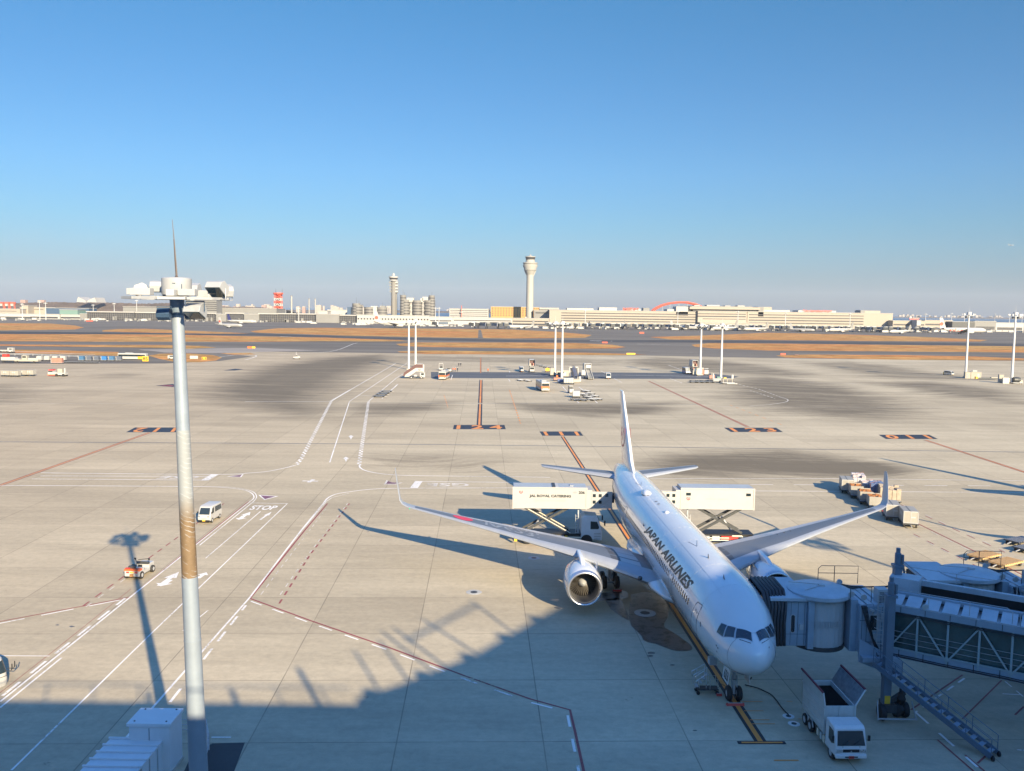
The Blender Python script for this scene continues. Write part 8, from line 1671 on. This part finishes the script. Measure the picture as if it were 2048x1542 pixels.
# flat dollies
for n_, (x, y, rz, lab) in enumerate(((1041, 762, 25, 'left one of two dark flat dollies left of the orange bus'), (1056, 763, 25, 'right one of two dark flat dollies left of the orange bus'), (1079, 731, 60, 'farthest dark dolly in the slanting row behind the high lift truck'), (1086, 733.5, 60, 'second dark dolly in the slanting row behind the high lift truck'), (1094, 736, 60, 'nearest dark dolly in the slanting row behind the high lift truck'))): dolly(G(x, y), R(rz), lab)
for i in range(8):
    x, y = ((1168, 791), (1176, 796), (1184, 801), (1172, 784), (1180, 789), (1188, 794), (1152, 801), (1163, 802))[i]; dolly(G(x, y), R(35 if i < 6 else 90), 'dark flat dolly parked in the tight cluster right of the orange bus', grp='dollies in the tight cluster')
dolly(G(1194, 800), R(35), 'dark flat dolly parked in the tight cluster right of the orange bus', grp='dollies in the tight cluster')
eq('generator_cart', 'pale cube generator cart at the left end of the dolly cluster', 'cart', 1153, 796, [('housing', 'mwhite', (-1.1, 1, 0, 1.8, .5, 2.0)), ('grille', 'lightgrey', (-.7, .6, -.03, 0, .8, 1.7)), ('bed', 'darkmetal', (-1.2, 1.1, -.1, 1.9, .3, .5))] + W4(1, 1.8)); eq('tow_tractor', 'narrow white tractor with upright cab behind the generator cart', 'tractor', 1143, 787, [('body', 'mwhite', (-.6, .7, 0, 2.2, .3, 1.3)), ('cab', 'darkmetal', (-.6, .5, .8, 1.8, 1.3, 2.1)), ('cab_roof', 'mwhite', (-.6, .6, .6, 2.0, 2.1, 2.3))] + W4(.6, 2.2, .3), 10)
for i, (x, y) in enumerate(((758, 794.5), (763, 791), (768, 787.5), (773, 784.5))): dolly(G(x, y), R(90), 'dark flat dolly parked nose to tail inside the white painted bay', grp='dollies in the painted bay')
for i in range(8): dolly(G(1388 + (i % 4) * 10.5, 763 + (i // 4) * 2.6), R(90), 'dark flat dolly in the two rows left of the belt loader', grp='dollies in two rows by the right masts')
# ---------------------------------------------------------------- left: carts, trucks and containers
M['ublue'] = mat('container_blue', (.05, .14, .27), .55, var=.2, dirt=.2); M['ublue2'] = mat('container_bright_blue', (.03, .16, .42), .5, var=.1); M['uslate'] = mat('container_slate', (.09, .11, .15), .55, var=.15)
src = {}
def cart(x, y, k, lab, grp=None, L=2.0, H=1.6, rz=90):
    g = G(x, y)
    if k not in src:
        t = thing('baggage_cart', lab, 'cart', g, R(rz), grp); MB().box(-.8, .8, -L / 2, L / 2, .55, .55 + H).build('container', M[k], t, bevel=.03); MB().box(-.85, .85, -L / 2 - .3, L / 2 + .3, .38, .52).build('bed', M['metal'], t); MB().beam((0, -L / 2 - .3, .4), (0, -L / 2 - 1.3, .35), .08).build('drawbar', M['darkmetal'], t)
        MB().box(-.83, .83, L / 2 + .05, L / 2 + .2, .55, .55 + H * .9).build('end_frame', M['mwhite'], t); wheels(t, [(-.7, -.7), (.7, -.7), (-.7, .7), (.7, .7)], .22, .16); src[k] = t; return t
    return dup(src[k], g, R(rz), lab, grp)
for x, k, lab in ((164, 'ublue', 'teal blue container cart at the left end of the blue row'), (179, 'uslate', 'slate blue container cart, second in the blue row'), (194, 'uslate', 'slate blue container cart, third in the blue row'), (209, 'ublue2', 'bright blue container cart in the middle of the blue row'), (224, 'ublue', 'dull blue container cart right of the bright blue one'), (239, 'uslate', 'slate container cart at the right end of the blue row')): cart(x, 722, k, lab)
for x, lab in ((80, 'pale container cart at the left end of the pale row'), (95, 'second pale container cart in the row left of the blue ones'), (111, 'third pale container cart in the row left of the blue ones'), (127, 'pale container cart nearest the blue row')): cart(x, 721.5, 'mwhite', lab)
cart(115, 727.5, 'mpink', 'reddish cart load in front of the pale container row', L=4.4, H=1.9)
for i in range(12): dolly(G(132 + i * 5.2, 726 + i * .05), R(90), 'low empty dolly in the line in front of the blue carts', grp='empty dollies in front of the blue carts')
for x, y, k, lab in ((-2, 753, 'uld', ''), (13, 753, 'closed', 'leftmost pale container of the group at the left edge'), (31, 753.5, 'closed', 'middle pale container of the group at the left edge'), (46, 752, 'closed', 'pale container partly behind the middle one at the left edge'), (61, 752, 'closed', 'rightmost long pale container of the group at the left edge')):
    if lab: g = G(x, y); dolly(g, R(85), 'dolly under the ' + lab); container(g, R(85), lab, 3.1, 1.65, 1.6)
t = eq('pushback_tractor', 'white tow tractor with a red roofed cab in the open at left', 'tractor', 114, 753, [('rear_body', 'mwhite', (-3.2, -.2, 0, 2.2, .5, 1.5)), ('cab', 'mwhite', (-3.2, -1.4, .1, 2.1, 1.5, 2.0)), ('cab_roof', 'red', (-3.0, -1.5, .1, 2.1, 2.0, 2.4)), ('bumper', 'orange', (-3.3, -.6, -.08, 0, .4, .7)), ('engine_cover', 'mwhite', (-.2, 2.8, .1, 2.1, .5, 1.3)), ('winch', 'mcream', (.0, 1.6, .4, 1.6, 1.3, 2.7)), ('post', 'mwhite', (2.3, 2.7, .4, 1.2, 1.3, 2.9)), ('glass', 'glass', (-3.1, -1.5, .06, .1, 1.55, 1.95))] + [('wheel', 'rubber', ([(.2, -.2), (.5, -.2), (.5, .2), (.2, .2)], (x, y, .5), 'Y')) for x in (-.2, 2.2) for y in (.1, 2.1)])
for x, y, lab, k, L in ((8, 705, 'white flatbed truck on the service road at top left', 'mwhite', 5), (20, 706, 'white truck cab at the front of the flatbed on the service road', 'mwhite', 2.6)):
    eq('flatbed_truck', lab, 'truck', x, y, [('body', k, (-L / 2, L / 2, 0, 2.2, .6, 1.3 if L > 3 else 2.7)), ('chassis', 'darkmetal', (-L / 2, L / 2, .1, 2.1, .35, .6)), ('window', 'glass', (-.5, 1.0, -.03, .03, 1.7, 2.3) if L < 3 else (-.2, .2, -.02, 0, .8, 1.0))] + [('wheel', 'rubber', ([(.2, -.15), (.45, -.15), (.45, .15), (.2, .15)], (x_, .1, .45), 'Y')) for x_ in (-L / 3, L / 3)])
eq('fuel_truck', 'white truck with a red roofed cabin at the left edge behind the pale carts', 'truck', 15, 725.5, [('tank', 'mwhite', (-2.8, 3.2, 0, 2.3, 1.0, 2.4)), ('red_cabin', 'red', (-2.2, -.2, .1, 2.2, 2.4, 3.6)), ('chassis', 'darkmetal', (-3, 4, .1, 2.2, .5, 1.0)), ('front', 'mwhite', (3.2, 5.0, 0, 2.3, .6, 1.8))] + [('wheel', 'rubber', ([(.2, -.15), (.5, -.15), (.5, .15), (.2, .15)], (x_, .1, .5), 'Y')) for x_ in (-1.8, 3.4)])
eq('pallet_loader', 'long cream loader behind the row of pale carts', 'loader', 50, 726, [('deck', 'mcream', (-4.5, 5.5, 0, 2.5, .7, 1.4)), ('cabin', 'mcream', (-1.5, .8, .2, 2, 1.4, 3.2)), ('rail', 'mwhite', (1.2, 5.4, 0, .1, 1.4, 2.1)), ('window', 'glass', (-1.2, .4, .16, .22, 2.2, 2.9))] + [('wheel', 'rubber', ([(.2, -.15), (.45, -.15), (.45, .15), (.2, .15)], (x_, .1, .45), 'Y')) for x_ in (-3.2, 3.8)])
eq('service_van', 'tiny white van on the grass island right behind the near mast', 'van', 343, 719, [('body', 'mwhite', (-1.8, 1.6, 0, 1.8, .4, 1.9)), ('window', 'glass', (-.9, 1.2, -.02, .02, 1.2, 1.7)), ('wheel', 'rubber', ([(.2, -.1), (.35, -.1), (.35, .1), (.2, .1)], (-1, .05, .35), 'Y')), ('wheel', 'rubber', ([(.2, -.1), (.35, -.1), (.35, .1), (.2, .1)], (1, .05, .35), 'Y'))])
t = thing('blast_fence', 'long low pale fence rail running behind the row of carts at left', 'fence', G(0, 714)); o_ = t.location
mb = MB()
for z in (.5, 1.0): mb.path([G(*p) - o_ + Vector((0, 0, z)) for p in ((-60, 711), (60, 711.5), (150, 715), (235, 718))], .09, 4)
mb.build('rails', M['mwhite'], t); mb = MB()
for p in [(-60 + i * 18, np.interp(-60 + i * 18, (-60, 60, 150, 235), (711, 711.5, 715, 718))) for i in range(17)]: q = G(*p) - o_; mb.beam(q, q + Vector((0, 0, 1.1)), .15)
mb.build('post', M['mwhite'], t)
# ================================================================ the air itself
m_ = bpy.data.materials.new('haze'); m_.use_nodes = True; ns, ls = m_.node_tree.nodes, m_.node_tree.links; ns.clear()
pv = ns.new('ShaderNodeVolumePrincipled'); pv.inputs['Color'].default_value = (.80, .86, .95, 1); pv.inputs['Density'].default_value = 4.5e-5; pv.inputs['Anisotropy'].default_value = 0
ou = ns.new('ShaderNodeOutputMaterial'); ls.new(pv.outputs[0], ou.inputs['Volume'])
hz = MB().box(-14000, 14000, -260, 12500, -2, 330).build('haze', m_); tag(hz, kind='stuff')

# ---------------------------------------------------------------- labels of small groups, counted from the left as the photograph shows them
OR = ['first', 'second', 'third', 'fourth', 'fifth', 'sixth', 'seventh', 'eighth', 'ninth', 'tenth', 'eleventh', 'twelfth', 'thirteenth', 'fourteenth', 'fifteenth', 'sixteenth', 'seventeenth', 'eighteenth', 'nineteenth', 'twentieth']
for grp, txt in (('red gantry cranes', 'red gantry crane beyond the warehouses, %s from the left'), ('floodlight masts on the far apron', 'slender far apron floodlight mast, %s from the left'), ('empty dollies in front of the blue carts', 'low empty dolly in the line before the blue carts, %s from the left'),
                 ('dollies in the tight cluster', 'dark flat dolly in the tight cluster by the orange bus, %s from the left'), ('dollies in the painted bay', 'dark flat dolly inside the white painted bay, %s from the left'), ('dollies in two rows by the right masts', 'dark flat dolly near the belt loader, %s from the left')):
    ob = sorted([o for o in bpy.data.objects if o.parent is None and o.get('group') == grp], key=lambda o: PX(o.location)[0])
    for i, o in enumerate(ob): o['label'] = txt % OR[i]
